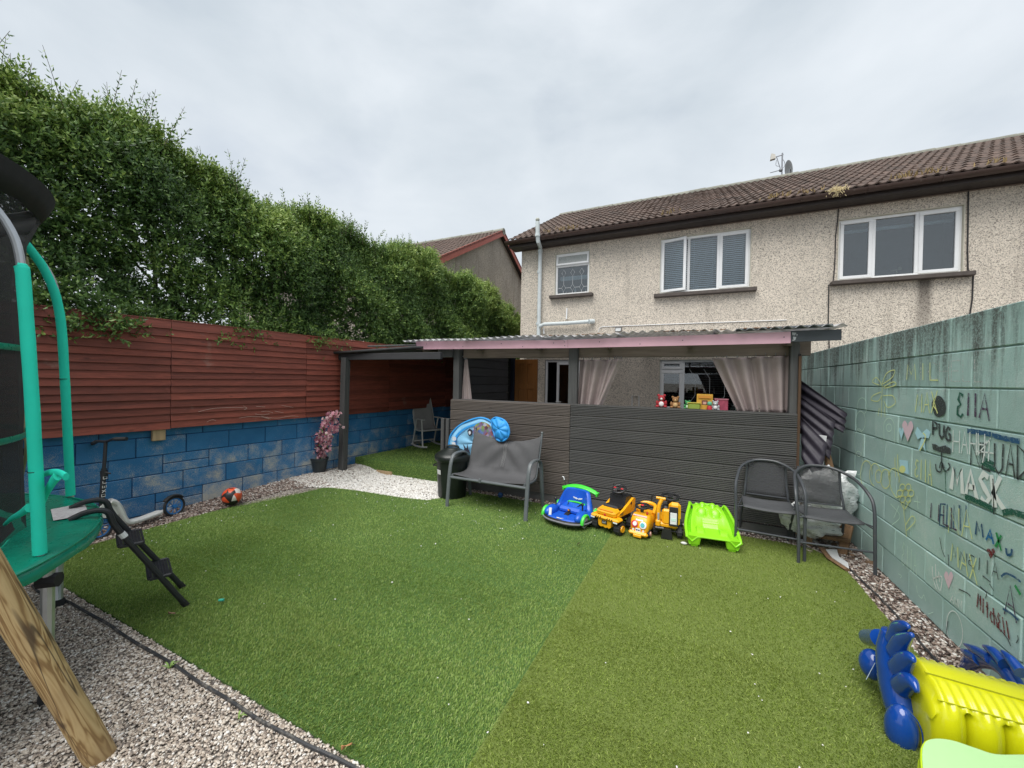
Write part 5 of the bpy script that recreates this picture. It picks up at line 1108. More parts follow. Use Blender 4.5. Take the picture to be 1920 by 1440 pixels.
hp = [tl_(*q) for q in ((921, 788, 4.62), (930, 783, 4.60), (945, 788, 4.58), (953, 800, 4.56), (954, 815, 4.55), (945, 826, 4.54), (932, 824, 4.56), (925, 808, 4.60))]; hl = smooth_path(hp+[hp[0]], 5)[:-1]; c2 = sum(hl, Vector())/len(hl)
mb = MB(); mb.loft([[c2.lerp(p, f)+Vector((0, -.05*(1-f*f)-.012*math.sin(i*1.25)*f, 0)) for i, p in enumerate(hl)] for f in (.03, .35, .7, 1)], cap=False); obj('folded_flap', mb, M_tb, TN, smooth=60, solid=.01)
mb = MB(); mb.tube(hl, .013, 8, closed=True); obj('flap_hoop', mb, M_tb, TN)
def tpatch(pts, m, name='printed_picture', dY=4.640):
    P = smooth_path([tl_(x, y, dY) for x, y in pts]+[tl_(pts[0][0], pts[0][1], dY)], 4)[:-1]; cc = sum(P, Vector())/len(P); mb = MB(); mb.add([cc]+P, [(0, 1+k, 1+(k+1) % len(P)) for k in range(len(P))]); return obj(name, mb, m, TN)
m, t, b = newmat('tent_picture'); v = N(t, 'ShaderNodeTexVoronoi'); v.inputs['Scale'].default_value = 26; L(t, nzv(t), v.inputs['Vector']); sc = N(t, 'ShaderNodeSeparateColor'); L(t, v.outputs['Color'], sc.inputs[0]); L(t, ramp(t, sc.outputs[0], [(0, (.03, .03, .10)), (.2, (.30, .08, .05)), (.4, (.12, .20, .45)), (.55, (.55, .55, .58)), (.7, (.20, .10, .28)), (.85, (.15, .30, .12)), (1, (.50, .30, .10))]), b.inputs['Base Color']); b.inputs['Roughness'].default_value = .6
tpatch(((886, 806), (892, 796), (905, 791), (918, 797), (927, 812), (930, 830), (915, 828), (900, 822), (888, 815)), m)
M_tk = pm('tent_print_dark', (.03, .03, .05), .6); M_tw = pm('tent_print_white', (.68, .72, .78), .6)
tpatch(((876, 808), (881, 804), (886, 808), (885, 815), (879, 817)), M_tk); tpatch(((878, 810), (881, 808), (883, 812), (880, 815)), M_tw, dY=4.634)
tpatch(((868, 846), (873, 840), (880, 845), (881, 856), (875, 862), (870, 855)), M_tk); tpatch(((874, 850), (878, 849), (879, 856), (875, 857)), M_tw, dY=4.634); tpatch(((868, 832), (871, 836), (874, 842), (871, 842)), M_tk); tpatch(((876, 832), (877, 836), (878, 842), (875, 842)), M_tk)
for q in ((851, 822), (850, 832), (852, 842), (855, 853), (859, 863)): tpatch(((q[0]-3, q[1]-3), (q[0]+3, q[1]-3), (q[0]+4, q[1]+3), (q[0]-2, q[1]+4)), M_tw)
# ---- black dustbin
c = G(834, 936); c.y += .17; BN = thing('dustbin', 'black ribbed plastic dustbin with a domed lid', 'dustbin', (c.x, c.y, 0), R(20)); M_bin = pm('black_plastic', (.012, .016, .014), .38, .2, 8)
rr = .215; prof_ = [(rr*.84, 0), (rr*.86, .015), (rr, .55), (rr*1.02, .56)]
mb = MB(); n = 64; rings = []
for r_, z in ((.84, 0), (.87, .02), (.93, .25), (.985, .5), (1.0, .53)):
    rings.append([Vector((rr*r_*(1+.012*(1 if (k//2) % 2 else 0))*math.cos(2*math.pi*k/n), rr*r_*(1+.012*(1 if (k//2) % 2 else 0))*math.sin(2*math.pi*k/n), z)) for k in range(n)])
mb.loft(rings); obj('tub', mb, M_bin, BN)
mb = MB(); mb.lathe([(rr*1.10, .50), (rr*1.13, .51), (rr*1.13, .555), (rr*1.08, .575), (rr*.92, .60), (rr*.5, .645), (rr*.42, .66), (rr*.15, .665), (.001, .665)], 40); lid = obj('lid', mb, M_bin, BN)
mb = MB(); mb.tube(smooth_path([(-.08, 0, .65), (-.06, 0, .685), (.06, 0, .685), (.08, 0, .65)], 4), .014, 8); obj('handle', mb, M_bin, lid)
for a_ in (-75,):
    mb = MB(); an = R(a_-20-35); mb.box((rr*1.02*math.cos(an), rr*1.02*math.sin(an), .36), (.004, .075, .06), (0, R(4), an)); obj('label_plate', mb, pm('white_label', (.6, .6, .6), .5, .3, 60), BN)
for s in (-1, 1): mb = MB(); mb.tube(smooth_path([(s*rr*.98, -.05, .42), (s*(rr+.04), -.04, .42), (s*(rr+.04), .04, .42), (s*rr*.98, .05, .42)], 4), .01, 6); obj('side_handle', mb, M_bin, BN)
# ---- rocking chair on the turfed step
rp_ = G(800, 838, .215); RC = thing('rocking_chair', 'pale grey rocking chair on the turfed step in the shelter', 'rocking chair', (rp_.x, rp_.y+.05, .215), R(66)); RC.scale = (.9, .9, .92); M_rw = pm('pale_grey_paint', (.55, .54, .52), .6, .1, 8); M_rs = pm('dim_grey_fabric', (.36, .35, .34), .85, .1, 10)
for s in (-.27, .27):
    mb = MB(); mb.tube([Vector((s, y, .035+.22*y*y)) for y in np.linspace(-.42, .42, 13)], .02, 8); obj('rocker', mb, M_rw, RC)
    mb = MB(); mb.tube([(s, -.25, .05), (s, -.19, .62)], .018, 8); obj('leg', mb, M_rw, RC); mb = MB(); mb.tube([(s, .22, .05), (s, .12, .40), (s, .05, .62)], .018, 8); obj('leg', mb, M_rw, RC)
    mb = MB(); mb.box((s, -.05, .63), (.06, .5, .025), ch=.01); obj('armrest', mb, M_rw, RC)
    mb = MB(); mb.tube(smooth_path([(s*.9, -.24, .40), (s*.9, .05, .37), (s*.92, .17, .45), (s*.9, .30, .85), (s*.78, .37, 1.08), (s*.4, .395, 1.15), (0, .40, 1.165)], 5), .014, 8); obj('side_rail', mb, M_rw, RC)
mb = MB()
def rsl(u, v):
    pts = [(-.24, .40), (-.08, .385), (.08, .375), (.17, .45), (.235, .65), (.30, .86), (.345, 1.0), (.375, 1.10), (.39, 1.14)]; k = min(7, int(v*8)); f = v*8-k; y = pts[k][0]*(1-f)+pts[k+1][0]*f; z = pts[k][1]*(1-f)+pts[k+1][1]*f
    w = .24 if v < .75 else .24-.07*((v-.75)/.25)**2; return ((u-.5)*2*w, y+.02*math.sin(math.pi*u), z)
mb.grid(rsl, 12, 24); obj('sling', mb, M_rs, RC, smooth=80, solid=.012)
mb = MB(); mb.tube([(-.27, .2, .12), (.27, .2, .12)], .014, 8); obj('stretcher', mb, M_rw, RC); mb = MB(); mb.tube([(-.25, -.24, .39), (.25, -.24, .39)], .016, 8); obj('stretcher', mb, M_rw, RC)
# second chair partly hidden behind the uprights
RC2p = G(838, 826, .215); RC2 = thing('garden_chair', 'dim grey chair half hidden behind the rocking chair', 'chair', (RC2p.x+.12, RC2p.y+.15, .215), R(-25))
for x in (-.22, .22):
    for y in (-.2, .22): mb = MB(); mb.tube([(x, y, 0), (x, y*.9, .42)], .014, 6); obj('leg', mb, M_rw, RC2)
    mb = MB(); mb.tube([(x, .2, .42), (x, .3, .85)], .014, 6); obj('back_post', mb, M_rw, RC2)
mb = MB(); mb.box((0, 0, .43), (.46, .44, .03), ch=.012); obj('seat', mb, M_rs, RC2); mb = MB(); mb.box((0, .255, .68), (.44, .02, .34), (R(-13), 0, 0), ch=.009); obj('backrest', mb, M_rs, RC2)
# ---- potted artificial blossom
pp = (G(575, 897)+G(607, 897))/2; pz = gzf(pp.x, pp.y); PT = thing('potted_blossom', 'pink artificial cherry blossom in a dark pot by the grey post', 'potted plant', (pp.x+.03, pp.y+.05, pz)); M_pot = pm('dark_pot', (.022, .028, .032), .45, .15)
mb = MB(); mb.lathe([(.085, 0), (.09, .005), (.118, .19), (.13, .195), (.13, .225), (.118, .228), (.112, .20), (.001, .195)], 28); obj('pot', mb, M_pot, PT)
M_br = pm('blossom_branch', (.05, .03, .025), .9); M_pet = attrmat('blossom_petal', [(0, (.45, .16, .23)), (.5, (.72, .36, .43)), (1, (.88, .68, .70))], .7, .3); M_gl = attrmat('blossom_leaf', [(0, (.12, .2, .08)), (1, (.4, .5, .25))], .7)
TP = lambda px, py, dy=0.: PY(px, py, pp.y+.05+dy)-Vector(PT.location)
br = [[(590, 872), (594, 850), (598, 825), (606, 805), (617, 785), (628, 778)], [(594, 850), (606, 832), (618, 812), (630, 800)], [(594, 855), (592, 832), (588, 818), (575, 810), (561, 804)], [(590, 868), (580, 862), (566, 858)], [(591, 868), (600, 860), (604, 850)], [(598, 825), (592, 815), (588, 806)], [(606, 832), (614, 842), (612, 824)]]
pts = []
for i, b_ in enumerate(br):
    dy = RNG.uniform(-.08, .08); P = [TP(x, y, dy*k/len(b_)) for k, (x, y) in enumerate(b_)]; P = smooth_path(P, 5); mb = MB(); mb.tube(P, [.009-.006*k/len(P) for k in range(len(P))], 6); obj('branch', mb, M_br, PT)
    for p in P[(6 if i < 2 else 2):]: pts += [p]*(13 if i in (0, 1) else 8)
n = len(pts)*5; V = []; F = []; C_ = []
for p in pts:
    c = p+Vector(RNG.normal(0, .034, 3)); nn = Vector(RNG.normal(0, 1, 3)).normalized(); a_ = nn.orthogonal().normalized(); b_ = nn.cross(a_); s = RNG.uniform(.018, .03); tone = RNG.uniform(0, 1)
    for k in range(5):
        an = 2*math.pi*k/5; d = a_*math.cos(an)+b_*math.sin(an); e = a_*(-math.sin(an))+b_*math.cos(an); o0 = len(V); V += [c, c+d*s*.6+e*s*.42+nn*s*.15, c+d*s+nn*s*.3, c+d*s*.6-e*s*.42+nn*s*.15]; F.append((o0, o0+1, o0+2, o0+3)); C_ += [tone-.3, tone, tone+.1, tone]
o = stuffmesh('blossoms', np.array([tuple(v) for v in V]), np.array(F), M_pet, PT, np.clip(C_, 0, 1)); o['kind'] = 'stuff'
V = []; F = []; C_ = []
for p in pts[::6]:
    c = p+Vector(RNG.normal(0, .03, 3)); d = Vector(RNG.normal(0, 1, 3)).normalized(); e = d.orthogonal().normalized()*.009; o0 = len(V); V += [c, c+d*.02+e, c+d*.045, c+d*.02-e]; F.append((o0, o0+1, o0+2, o0+3)); C_ += [RNG.uniform(0, 1)]*4
o = stuffmesh('leaves', np.array([tuple(v) for v in V]), np.array(F), M_gl, PT, C_); o['kind'] = 'stuff'
# ---- kick scooter leaning on the blue wall
def scooter():
    fw = PL(186, 985, .16); fw.z = 0; rw = G(326, 972); 
    W0 = Vector((G(187, 1010).x, G(187, 1010).y, .0)); W1 = Vector((G(328, 966).x, G(328, 966).y, .0))
    rt = thing('kick_scooter', 'white and black kick scooter with blue wheels leaning on the blue wall', 'scooter', tuple(W1)); T = lambda v: v-W1
    d = (W0-W1).normalized(); lean = Vector((-1, 0, 0)); up = (Vector((0, 0, 1))+lean*.16).normalized(); side = d.cross(up)
    Ls = (W0-W1).length; B = lambda x, z, s=0.: d*x+up*z+side*s
    M_ty = pm('black_tyre', (.015, .015, .017), .7); M_bw = pm('blue_rim', (.02, .16, .42), .4); M_wh = pm('white_frame', (.62, .62, .60), .4, .08, 9, dirt=((.3, .28, .25), 20, .62, .8)); M_bl_ = pm('black_stem', (.015, .016, .018), .4)
    R1 = .10
    for x in (0, Ls):
        mb = MB(); P = [B(x+R1*math.cos(2*math.pi*k/28), R1+R1*math.sin(2*math.pi*k/28)) for k in range(28)]; mb.tube(P, .014, 8, closed=True); w_ = obj('wheel', mb, M_ty, rt)
        mb = MB(); P = [B(x+(R1-.018)*math.cos(2*math.pi*k/24), R1+(R1-.018)*math.sin(2*math.pi*k/24)) for k in range(24)]; mb.tube(P, .008, 6, closed=True)
        for k in range(9): a_ = 2*math.pi*k/9; mb.tube([B(x+.018*math.cos(a_), R1+.018*math.sin(a_)), B(x+(R1-.02)*math.cos(a_+.2), R1+(R1-.02)*math.sin(a_+.2))], .005, 5)
        mb.tube([B(x, R1, -.02), B(x, R1, .02)], .02, 10); obj('rim', mb, M_bw, w_)
    for s in (-.02, .02):
        pass
    mb = MB(); mb.tube(smooth_path([B(0, R1, .03), B(.06, R1-.02, .035), B(.14, .075, .03), B(Ls*.55, .065, .0), B(Ls*.68, .09, 0), B(Ls*.74, .2, 0), B(Ls*.79, .29, 0), B(Ls*.86, .33, 0)], 5), [.018]*10+[.03]*26, 10, flat=1.6); obj('deck', mb, M_wh, rt)
    mb = MB(); mb.prism([(0, 0), (.05, -.03), (.16, .0), (.17, .10), (.12, .16), (.02, .10)], -.02, .02); m_ = Matrix((( d.x, side.x, up.x, 0), (d.y, side.y, up.y, 0), (d.z, side.z, up.z, 0), (0, 0, 0, 1))); mb.v = [tuple(m_ @ Vector(v)+B(Ls*.74, .19)) for v in mb.v]; obj('neck', mb, M_wh, rt)
    mb = MB(); mb.tube([B(Ls, R1, .0), B(Ls*.97, .24, 0), B(Ls*.95, .36, 0)], .018, 8); obj('fork', mb, M_bl_, rt)
    top = B(Ls*.86, .92); mb = MB(); mb.tube([B(Ls*.955, .33), B(Ls*.90, .66)], .021, 10); mb.tube([B(Ls*.90, .66), top], .015, 10); st = obj('stem', mb, M_bl_, rt)
    mb = MB(); mb.tube([B(Ls*.905, .58), B(Ls*.905, .64)], .028, 10); mb.tube([B(Ls*.905, .62, -.02), B(Ls*.88, .60, -.06)], .008, 6); obj('clamp', mb, M_bl_, st)
    mb = MB(); mb.tube(smooth_path([top+side*.22-up*.0+d*-.03, top+side*.12+up*.015, top, top-side*.12+up*.015, top-side*.22+d*-.03], 5), .013, 8); hb = obj('handlebar', mb, M_bl_, st)
    for s in (-1, 1): mb = MB(); mb.tube([top+side*s*.13+up*.013, top+side*s*.235-d*.03], .019, 10); obj('grip', mb, M_ty, rt)
    mb = MB(); mb.tube([B(-R1*math.cos(R(a_))*1.22, R1+R1*1.22*math.sin(R(a_))) for a_ in range(40, 150, 10)], .012, 6, flat=2); obj('mudguard', mb, M_ty, rt)
    # white lettering on the stem
    mb = MB(); ox = -d*.0; nrm = side if side.dot(CP-W0) > 0 else -side
    for k, chs in enumerate(('O', 'X', 'E', 'L', 'O')):
        c = B(Ls*(.945-.008*k), .40+.042*k)+nrm*.022
        sgm = {'O': [(-1, -1), (1, -1), (1, 1), (-1, 1), (-1, -1)], 'X': [(-1, -1), (1, 1), (0, 0), (1, -1), (-1, 1)], 'E': [(1, 1), (-1, 1), (-1, 0), (.6, 0), (-1, 0), (-1, -1), (1, -1)], 'L': [(-1, 1), (-1, -1), (1, -1)]}[chs]
        mb.tube([c+up*(x*.011)+d*(y*.014)*-1 for x, y in sgm], .0028, 4)
    obj('lettering', mb, M_wh, st)
scooter()
# ---- orange and black football
bp = G(431, 950); FB = thing('football', 'orange and black football at the foot of the blue wall', 'ball', (bp.x, bp.y+.02, gzf(bp.x, bp.y))); m, t, b = newmat('football_skin'); v = N(t, 'ShaderNodeTexVoronoi', feature='F1'); v.inputs['Scale'].default_value = 15; L(t, N(t, 'ShaderNodeTexCoord').outputs['Object'], v.inputs['Vector']); sc = N(t, 'ShaderNodeSeparateColor'); L(t, v.outputs['Color'], sc.inputs[0])
L(t, ramp(t, sc.outputs[0], [(0, (.02, .018, .018)), (.40, (.02, .018, .018)), (.42, (.72, .07, .02)), (.9, (.75, .10, .03)), (.92, (.7, .66, .62))]), b.inputs['Base Color']); b.inputs['Roughness'].default_value = .4
mb = MB(); mb.ball((0, 0, .105), .105, 28, 18); fb_ = obj('skin', mb, m, FB, smooth=80); mb = MB(); mb.tube([(0, -.03, .208), (.02, -.02, .209), (.03, .0, .209)], .004, 5); obj('valve_patch', mb, M_wire, FB)
# ---- steel garden chairs
def steel_chair(loc, rz, lab, toplean=.0):
    ch = thing('garden_chair', lab, 'chair', tuple(loc), rz, 'round backed steel garden chairs by the green wall'); w = .27; d = .50; hh = .80
    mb = MB(); mb.tube(smooth_path([(-w, 0, 0), (-w*1.0, .02, .3), (-w*1.03, .07, .56), (-w*.98, .16, .665), (-w*.82, .33, .75), (-w*.42, .45, hh), (0, .47, hh+.012), (w*.42, .45, hh), (w*.82, .33, .75), (w*.98, .16, .665), (w*1.03, .07, .56), (w, .02, .3), (w, 0, 0)], 6), .0135, 8); obj('hoop_frame', mb, M_dsteel, ch)
    for s in (-1, 1):
        mb = MB(); mb.tube(smooth_path([(s*.165, .455, hh-.005), (s*.175, .44, .6), (s*.19, .40, .43), (s*.21, .47, .2), (s*.215, .54, 0)], 5), .011, 8); obj('back_leg', mb, M_dsteel, ch)
        mb = MB(); mb.tube([(s*w, .04, .40), (s*.21, .06, .415)], .006, 6); mb.tube([(s*w*1.0, .03, .38), (s*.205, .40, .41)], .006, 6); obj('side_stay', mb, M_dsteel, ch)
    mb = MB(); mb.tube([(-w, .015, .19), (w, .015, .19)], .009, 8); obj('stretcher', mb, M_dsteel, ch)
    mb = MB(); mb.grid(lambda u, v: ((u-.5)*.42, .05+.36*v, .425-.018*math.sin(math.pi*v)-.012*math.sin(math.pi*u)+(.0 if v > .08 else -.02*(1-v/.08))), 10, 10); obj('seat', mb, M_mesh, ch, smooth=80, solid=.008)
    mb = MB(); mb.grid(lambda u, v: ((u-.5)*(.345-.01*v), .412+.05*v+.02*math.sin(math.pi*u), .455+(hh-.46)*v+.03*v*math.sin(math.pi*u)*.3), 10, 8); obj('backrest', mb, M_mesh2, ch, smooth=80, solid=.003)
    mb = MB(); mb.tube([(-.185, .412, .455), (.185, .412, .455)], .007, 6); obj('back_bar', mb, M_dsteel, ch)
def mat_mesh(name, col, tr):
    m, t, b = newmat(name); b.inputs['Base Color'].default_value = c4(col); b.inputs['Roughness'].default_value = .7
    if tr:
        T_ = N(t, 'ShaderNodeBsdfTransparent'); mx = N(t, 'ShaderNodeMixShader'); mx.inputs[0].default_value = tr; L(t, b.outputs[0], mx.inputs[1]); L(t, T_.outputs[0], mx.inputs[2]); L(t, mx.outputs[0], t.nodes['Material Output'].inputs[0])
    return m
M_mesh = pm('chair_mesh_seat', (.065, .068, .074), .7, .12, 10, bump=.2, bscale=500); M_mesh2 = mat_mesh('chair_mesh_back', (.07, .072, .078), .42)
a, b2 = G(1383, 1010), G(1498, 1040); steel_chair(((a.x+.89*1.0)/2+.02, 4.27, 0), R(-4), 'dark steel garden chair against the grey decking, left of the pair')
a, b2 = G(1501, 1058), G(1638, 1080); steel_chair(((a.x+b2.x)/2, (a.y+b2.y)/2+.01, 0), math.atan2(b2.y-a.y, b2.x-a.x)-.0, 'dark steel garden chair in front of the rubble, nearest the green wall')
# ---- small bits on the ground
c = G(415, 1133); cp = thing('plastic_cap', 'tiny teal plastic cap lying on the lawn', 'litter', (c.x, c.y, .022), .6); mb = MB(); mb.tube([(-.016, 0, .008), (.016, 0, .008)], [.008, .0095], 10); obj('tube', mb, pm('teal_plastic', (.05, .45, .33), .4), cp)  # small plastic cap, drawn as a short flared tube
def leaf(px, py, col, lab, s=.03):
    c = G(px, py); lf_ = thing('dead_leaf', lab, 'leaf', (c.x, c.y, .026), RNG.uniform(0, 3)); mb = MB(); mb.grid(lambda u, v: ((u-.5)*2*s*math.sin(math.pi*min(.98, v+.02))*.5, (v-.5)*2*s, .012*math.sin(3*u+2*v)+.008*abs(u-.5)), 6, 8); obj('blade', mb, pm('leaf_'+str(px), col, .8, .3, 60), lf_, smooth=60, solid=.001); mb = MB(); mb.tube([(0, -s, .004), (0, -s*1.4, .0)], .0012, 4); obj('stalk', mb, M_br, lf_)
leaf(322, 1158, (.22, .12, .08), 'curled brown leaf on the lawn near the ladder'); leaf(650, 1412, (.50, .24, .11), 'orange leaf at the front edge of the lawn', .022); leaf(1085, 1025, (.10, .05, .05), 'dark leaf on the lawn in front of the toys', .02)
c = G(938, 935); bb = thing('toy_ball', 'small blue ball under the grey bench', 'ball', (c.x, c.y, .015)); mb = MB(); mb.ball((0, 0, .035), .035, 16, 10); obj('skin', mb, pm('blue_ball', (.03, .10, .30), .5), bb); mb = MB(); mb.lathe([(.0352, -.002), (.0355, 0), (.0352, .002)], 16, (0, 0, .035)); obj('seam', mb, M_wire, bb)
for px, py, n_ in ((318, 1255, 9), (447, 1350, 6)):
    c = G(px, py); wd = thing('weed', 'small green weed growing in the gravel by the edging, %s' % ('the larger one' if n_ > 6 else 'the smaller one'), 'weed', (c.x, c.y, 0))
    for k in range(n_):
        a_ = RNG.uniform(0, 6.28); l = RNG.uniform(.02, .045); mb = MB(); mb.grid(lambda u, v: ((u-.5)*.009*math.sin(math.pi*min(.97, v+.05)), v*l, .03*math.sin(v*2)), 2, 5); mb.v = [tuple(Matrix.Rotation(a_, 3, 'Z') @ Vector(v)) for v in mb.v]; obj('leaf', mb, pm('weed_green', (.25, .38, .10), .7), wd, smooth=60, solid=.0008)
# ================================================================== TOYS, TRAMPOLINE, RUBBLE
def plast(n, c, r=.32): return pm(n, c, r, .07, 6, coat=.15, dirt=(tuple(x*.6 for x in c), 25, .66, .85))
M_cb = plast('toy_blue', (.012, .10, .55)); M_cg = plast('toy_green', (.06, .62, .05)); M_cy = plast('toy_yellow', (.85, .40, .01)); M_ck = plast('toy_black', (.016, .016, .018), .45); M_lg = plast('lime_green', (.27, .68, .02)); M_wst = plast('sticker_white', (.72, .74, .76)); M_rst = plast('sticker_red', (.6, .03, .04)); M_tyre = pm('toy_tyre', (.022, .022, .024), .7, .2, 20, bump=.4); M_org = plast('toy_orange', (.85, .28, .01)); M_gr = plast('toy_grey', (.35, .37, .40))
def disc(par, name, c, r, m, n=18, th=.004, tilt=None):
    mb = MB(); mb.M = Matrix.Translation(c) @ (Euler(tilt).to_matrix().to_4x4() if tilt else Matrix()); mb.lathe([(r, th), (r, -th*.5), (r*.9, -th), (.0005, -th)], n, axis='y'); return obj(name, mb, m, par)
def plate(par, name, c, s, m, rot=None, ch=.002): mb = MB(); mb.box(c, s, rot, ch); return obj(name, mb, m, par)
def wheel_x(par, c, r, w, m_t, m_h, lugs=12):
    mb = MB(); n = lugs*2
    rings = []
    for x, k in ((-w/2, .8), (-w/2*.9, .97), (0, 1), (w/2*.9, .97), (w/2, .8)):
        rings.append([Vector((c[0]+x, c[1]+r*k*(1+(.05 if i % 2 else -.03))*math.cos(2*math.pi*i/n), c[2]+r*k*(1+(.05 if i % 2 else -.03))*math.sin(2*math.pi*i/n))) for i in range(n)])
    mb.loft(rings); w_ = obj('wheel', mb, m_t, par, smooth=25)
    for s in (-1, 1): mb = MB(); mb.lathe([(r*.55, 0), (r*.5, s*.012), (r*.15, s*.006), (.001, s*.012)], 14, (c[0]+s*w/2, c[1], c[2]), 'x'); obj('hub', mb, m_h, w_)
    return w_
def swheel(par, c, r, tilt, hubm=None):
    m_ = Matrix.Translation(c) @ Euler((tilt, 0, 0)).to_matrix().to_4x4(); mb = MB(); mb.M = m_; mb.tube([(r*math.cos(2*math.pi*k/22), r*math.sin(2*math.pi*k/22), 0) for k in range(22)], r*.17, 8, closed=True); mb.lathe([(r*.32, -.012), (r*.34, .006), (.001, .01)], 12)
    for a in (0, 120, 240): mb.tube([(0, 0, 0), (r*math.cos(R(a+90)), r*math.sin(R(a+90)), 0)], r*.1, 6)
    w_ = obj('steering_wheel', mb, M_ck, par)
    if hubm: mb = MB(); mb.M = m_; mb.lathe([(r*.26, .011), (r*.22, .016), (.001, .016)], 12); obj('horn', mb, hubm, w_)
# ---- blue bumper car
def blue_car():
    a, b2 = G(1022, 985), G(1106, 994); c = (a+b2)/2; ct = thing('bumper_car', 'blue ride on bumper car with a green rear spoiler', 'ride-on toy', (c.x-.02, c.y+.19, .012), R(-13)); ct.scale = (.92, .92, .80)
    mb = MB(); P = [Vector((p.x, p.y, .075)) for p in sring(0, 0, 0, .285, .285, 2.7, 40)]; mb.tube(P, .034, 10, closed=True, flat=.8); bp_ = obj('bumper', mb, M_ck, ct)
    mb = MB(); P = [Vector((p.x, p.y, .082)) for p in sring(0, 0, 0, .308, .308, 2.7, 40)]; mb.tube(P, .011, 6, closed=True); obj('bumper_strip', mb, pm('bumper_strip', (.20, .20, .22), .5), bp_)
    mb = MB(); mb.loft([sring(0, 0, z, r, r, 2.7, 40) for z, r in ((.02, .23), (.05, .27), (.10, .278), (.115, .26))]); obj('floor_pan', mb, M_cb, ct)
    # surrounding shell: low at the front, rising to the seat back
    def hgt(th):      # th: -1 front left ... 0 rear ... 1 front right
        t = abs(th); return .11+.235*(1-sstep(.30, .62, t))+.06*(1-sstep(.62, .95, t))
    mb = MB(); rings = []
    for i in range(49):
        th = -1+2*i/48; a_ = R(90-th*128); ex, ey = math.cos(a_), math.sin(a_); z1 = float(hgt(th)); ro, ri = .275, .228; k = 1+.05*(z1 > .2)
        rings.append([Vector((ro*ex, ro*ey, .10)), Vector((ro*ex*.99, ro*ey*.99, (z1+.1)/2)), Vector((ro*ex*.90, ro*ey*.90, z1-.012)), Vector(((ro*.9+ri*.9)/2*ex, (ro*.9+ri*.9)/2*ey, z1)), Vector((ri*ex*.88, ri*ey*.88, z1-.012)), Vector((ri*ex*.84, ri*ey*.84, (z1+.1)/2)), Vector((ri*ex*.8, ri*ey*.8, .10))])
    mb.loft(rings); obj('shell', mb, M_cb, ct, smooth=50)
    for s in (-1, 1):
        mb = MB(); mb.ball((s*.205, -.11, .135), .10, 16, 10, (.62, 1.35, .78)); fe = obj('fender', mb, M_cb, ct, smooth=80)
        for y, r in ((-.13, .085), (.17, .08)):
            mb = MB(); mb.tube([Vector((s*.268, y+r*math.cos(R(q)), .085+r*1.15*math.sin(R(q)))) for q in range(-10, 191, 12)], .016, 8, flat=1.3); obj('wheel_arch', mb, M_cg, ct)
            mb = MB(); mb.lathe([(r*.86, -.012), (r*.86, .008), (r*.5, .016), (.001, .014)] if s > 0 else [(r*.86, .012), (r*.86, -.008), (r*.5, -.016), (.001, -.014)], 18, (s*.262, y, .09), 'x'); obj('wheel_cover', mb, M_gr, ct)
        mb = MB(); mb.tube([(s*.185, -.04, .20), (s*.185, -.045, .27)], .010, 8); mb.ball((s*.185, -.047, .285), .018, 10, 8, (1, 1, 1.4)); obj('joystick', mb, M_ck, ct)
        mb = MB(); mb.tube([(s*.09, .115, .225), (s*.06, .03, .185), (s*.015, -.03, .15)], .011, 6, flat=.4); obj('belt', mb, M_ck, ct)
    plate(ct, 'light_strip', (-.16, -.215, .15), (.035, .012, .11), M_wst, (R(-14), 0, R(18)), .005)
    mb = MB(); mb.box((0, .07, .155), (.32, .22, .09), (R(4), 0, 0), .03); obj('seat', mb, M_cb, ct); mb = MB(); mb.tube(smooth_path([(-.15, .15, .205), (0, .17, .215), (.15, .15, .205)], 5), .013, 8); obj('seat_trim', mb, M_cg, ct)
    plate(ct, 'buckle', (0, -.03, .15), (.045, .03, .05), M_ck, (R(20), 0, 0), .008); plate(ct, 'buckle_tag', (0, -.052, .165), (.02, .006, .02), M_org); plate(ct, 'crotch_belt', (.0, -.075, .125), (.06, .08, .012), M_ck, (R(12), 0, 0))
    # white winged emblem inside the seat back and a white mark on the front
    mb = MB()
    for s in (-1, 1): mb.prism([(0, .262), (s*.02, .275), (s*.085, .285), (s*.06, .268), (s*.05, .262), (s*.03, .256), (s*.012, .25)], .181, .187)
    obj('emblem', mb, M_wst, ct)
    mb = MB(); mb.prism([(-.05, -.255), (-.02, -.245), (.0, -.258), (.04, -.235), (.02, -.27), (-.03, -.275)], .117, .120, 'z'); obj('emblem', mb, M_wst, ct)
    mb = MB(); mb.grid(lambda u, v: ((u-.5)*.48, .245+.05*(v-.5)*math.cos((u-.5)*1.2), .405-.06*(2*(u-.5))**2+.035*v), 16, 4); obj('spoiler', mb, M_cg, ct, smooth=60, solid=.03)
    for s in (-1, 1): plate(ct, 'spoiler_strut', (s*.09, .235, .365), (.045, .02, .07), M_cg); plate(ct, 'spoiler_end', (s*.24, .245, .36), (.02, .06, .06), M_cg, (0, R(s*12), 0), .006)
    mb = MB(); mb.tube([(-.20, .25, .36), (-.245, .25, .50)], .004, 6); an_ = obj('antenna', mb, M_ck, ct); mb = MB(); mb.tube([(-.238, .25, .48), (-.25, .25, .52), (-.268, .25, .525)], .007, 6); obj('antenna_tip', mb, M_wst, an_)
blue_car()
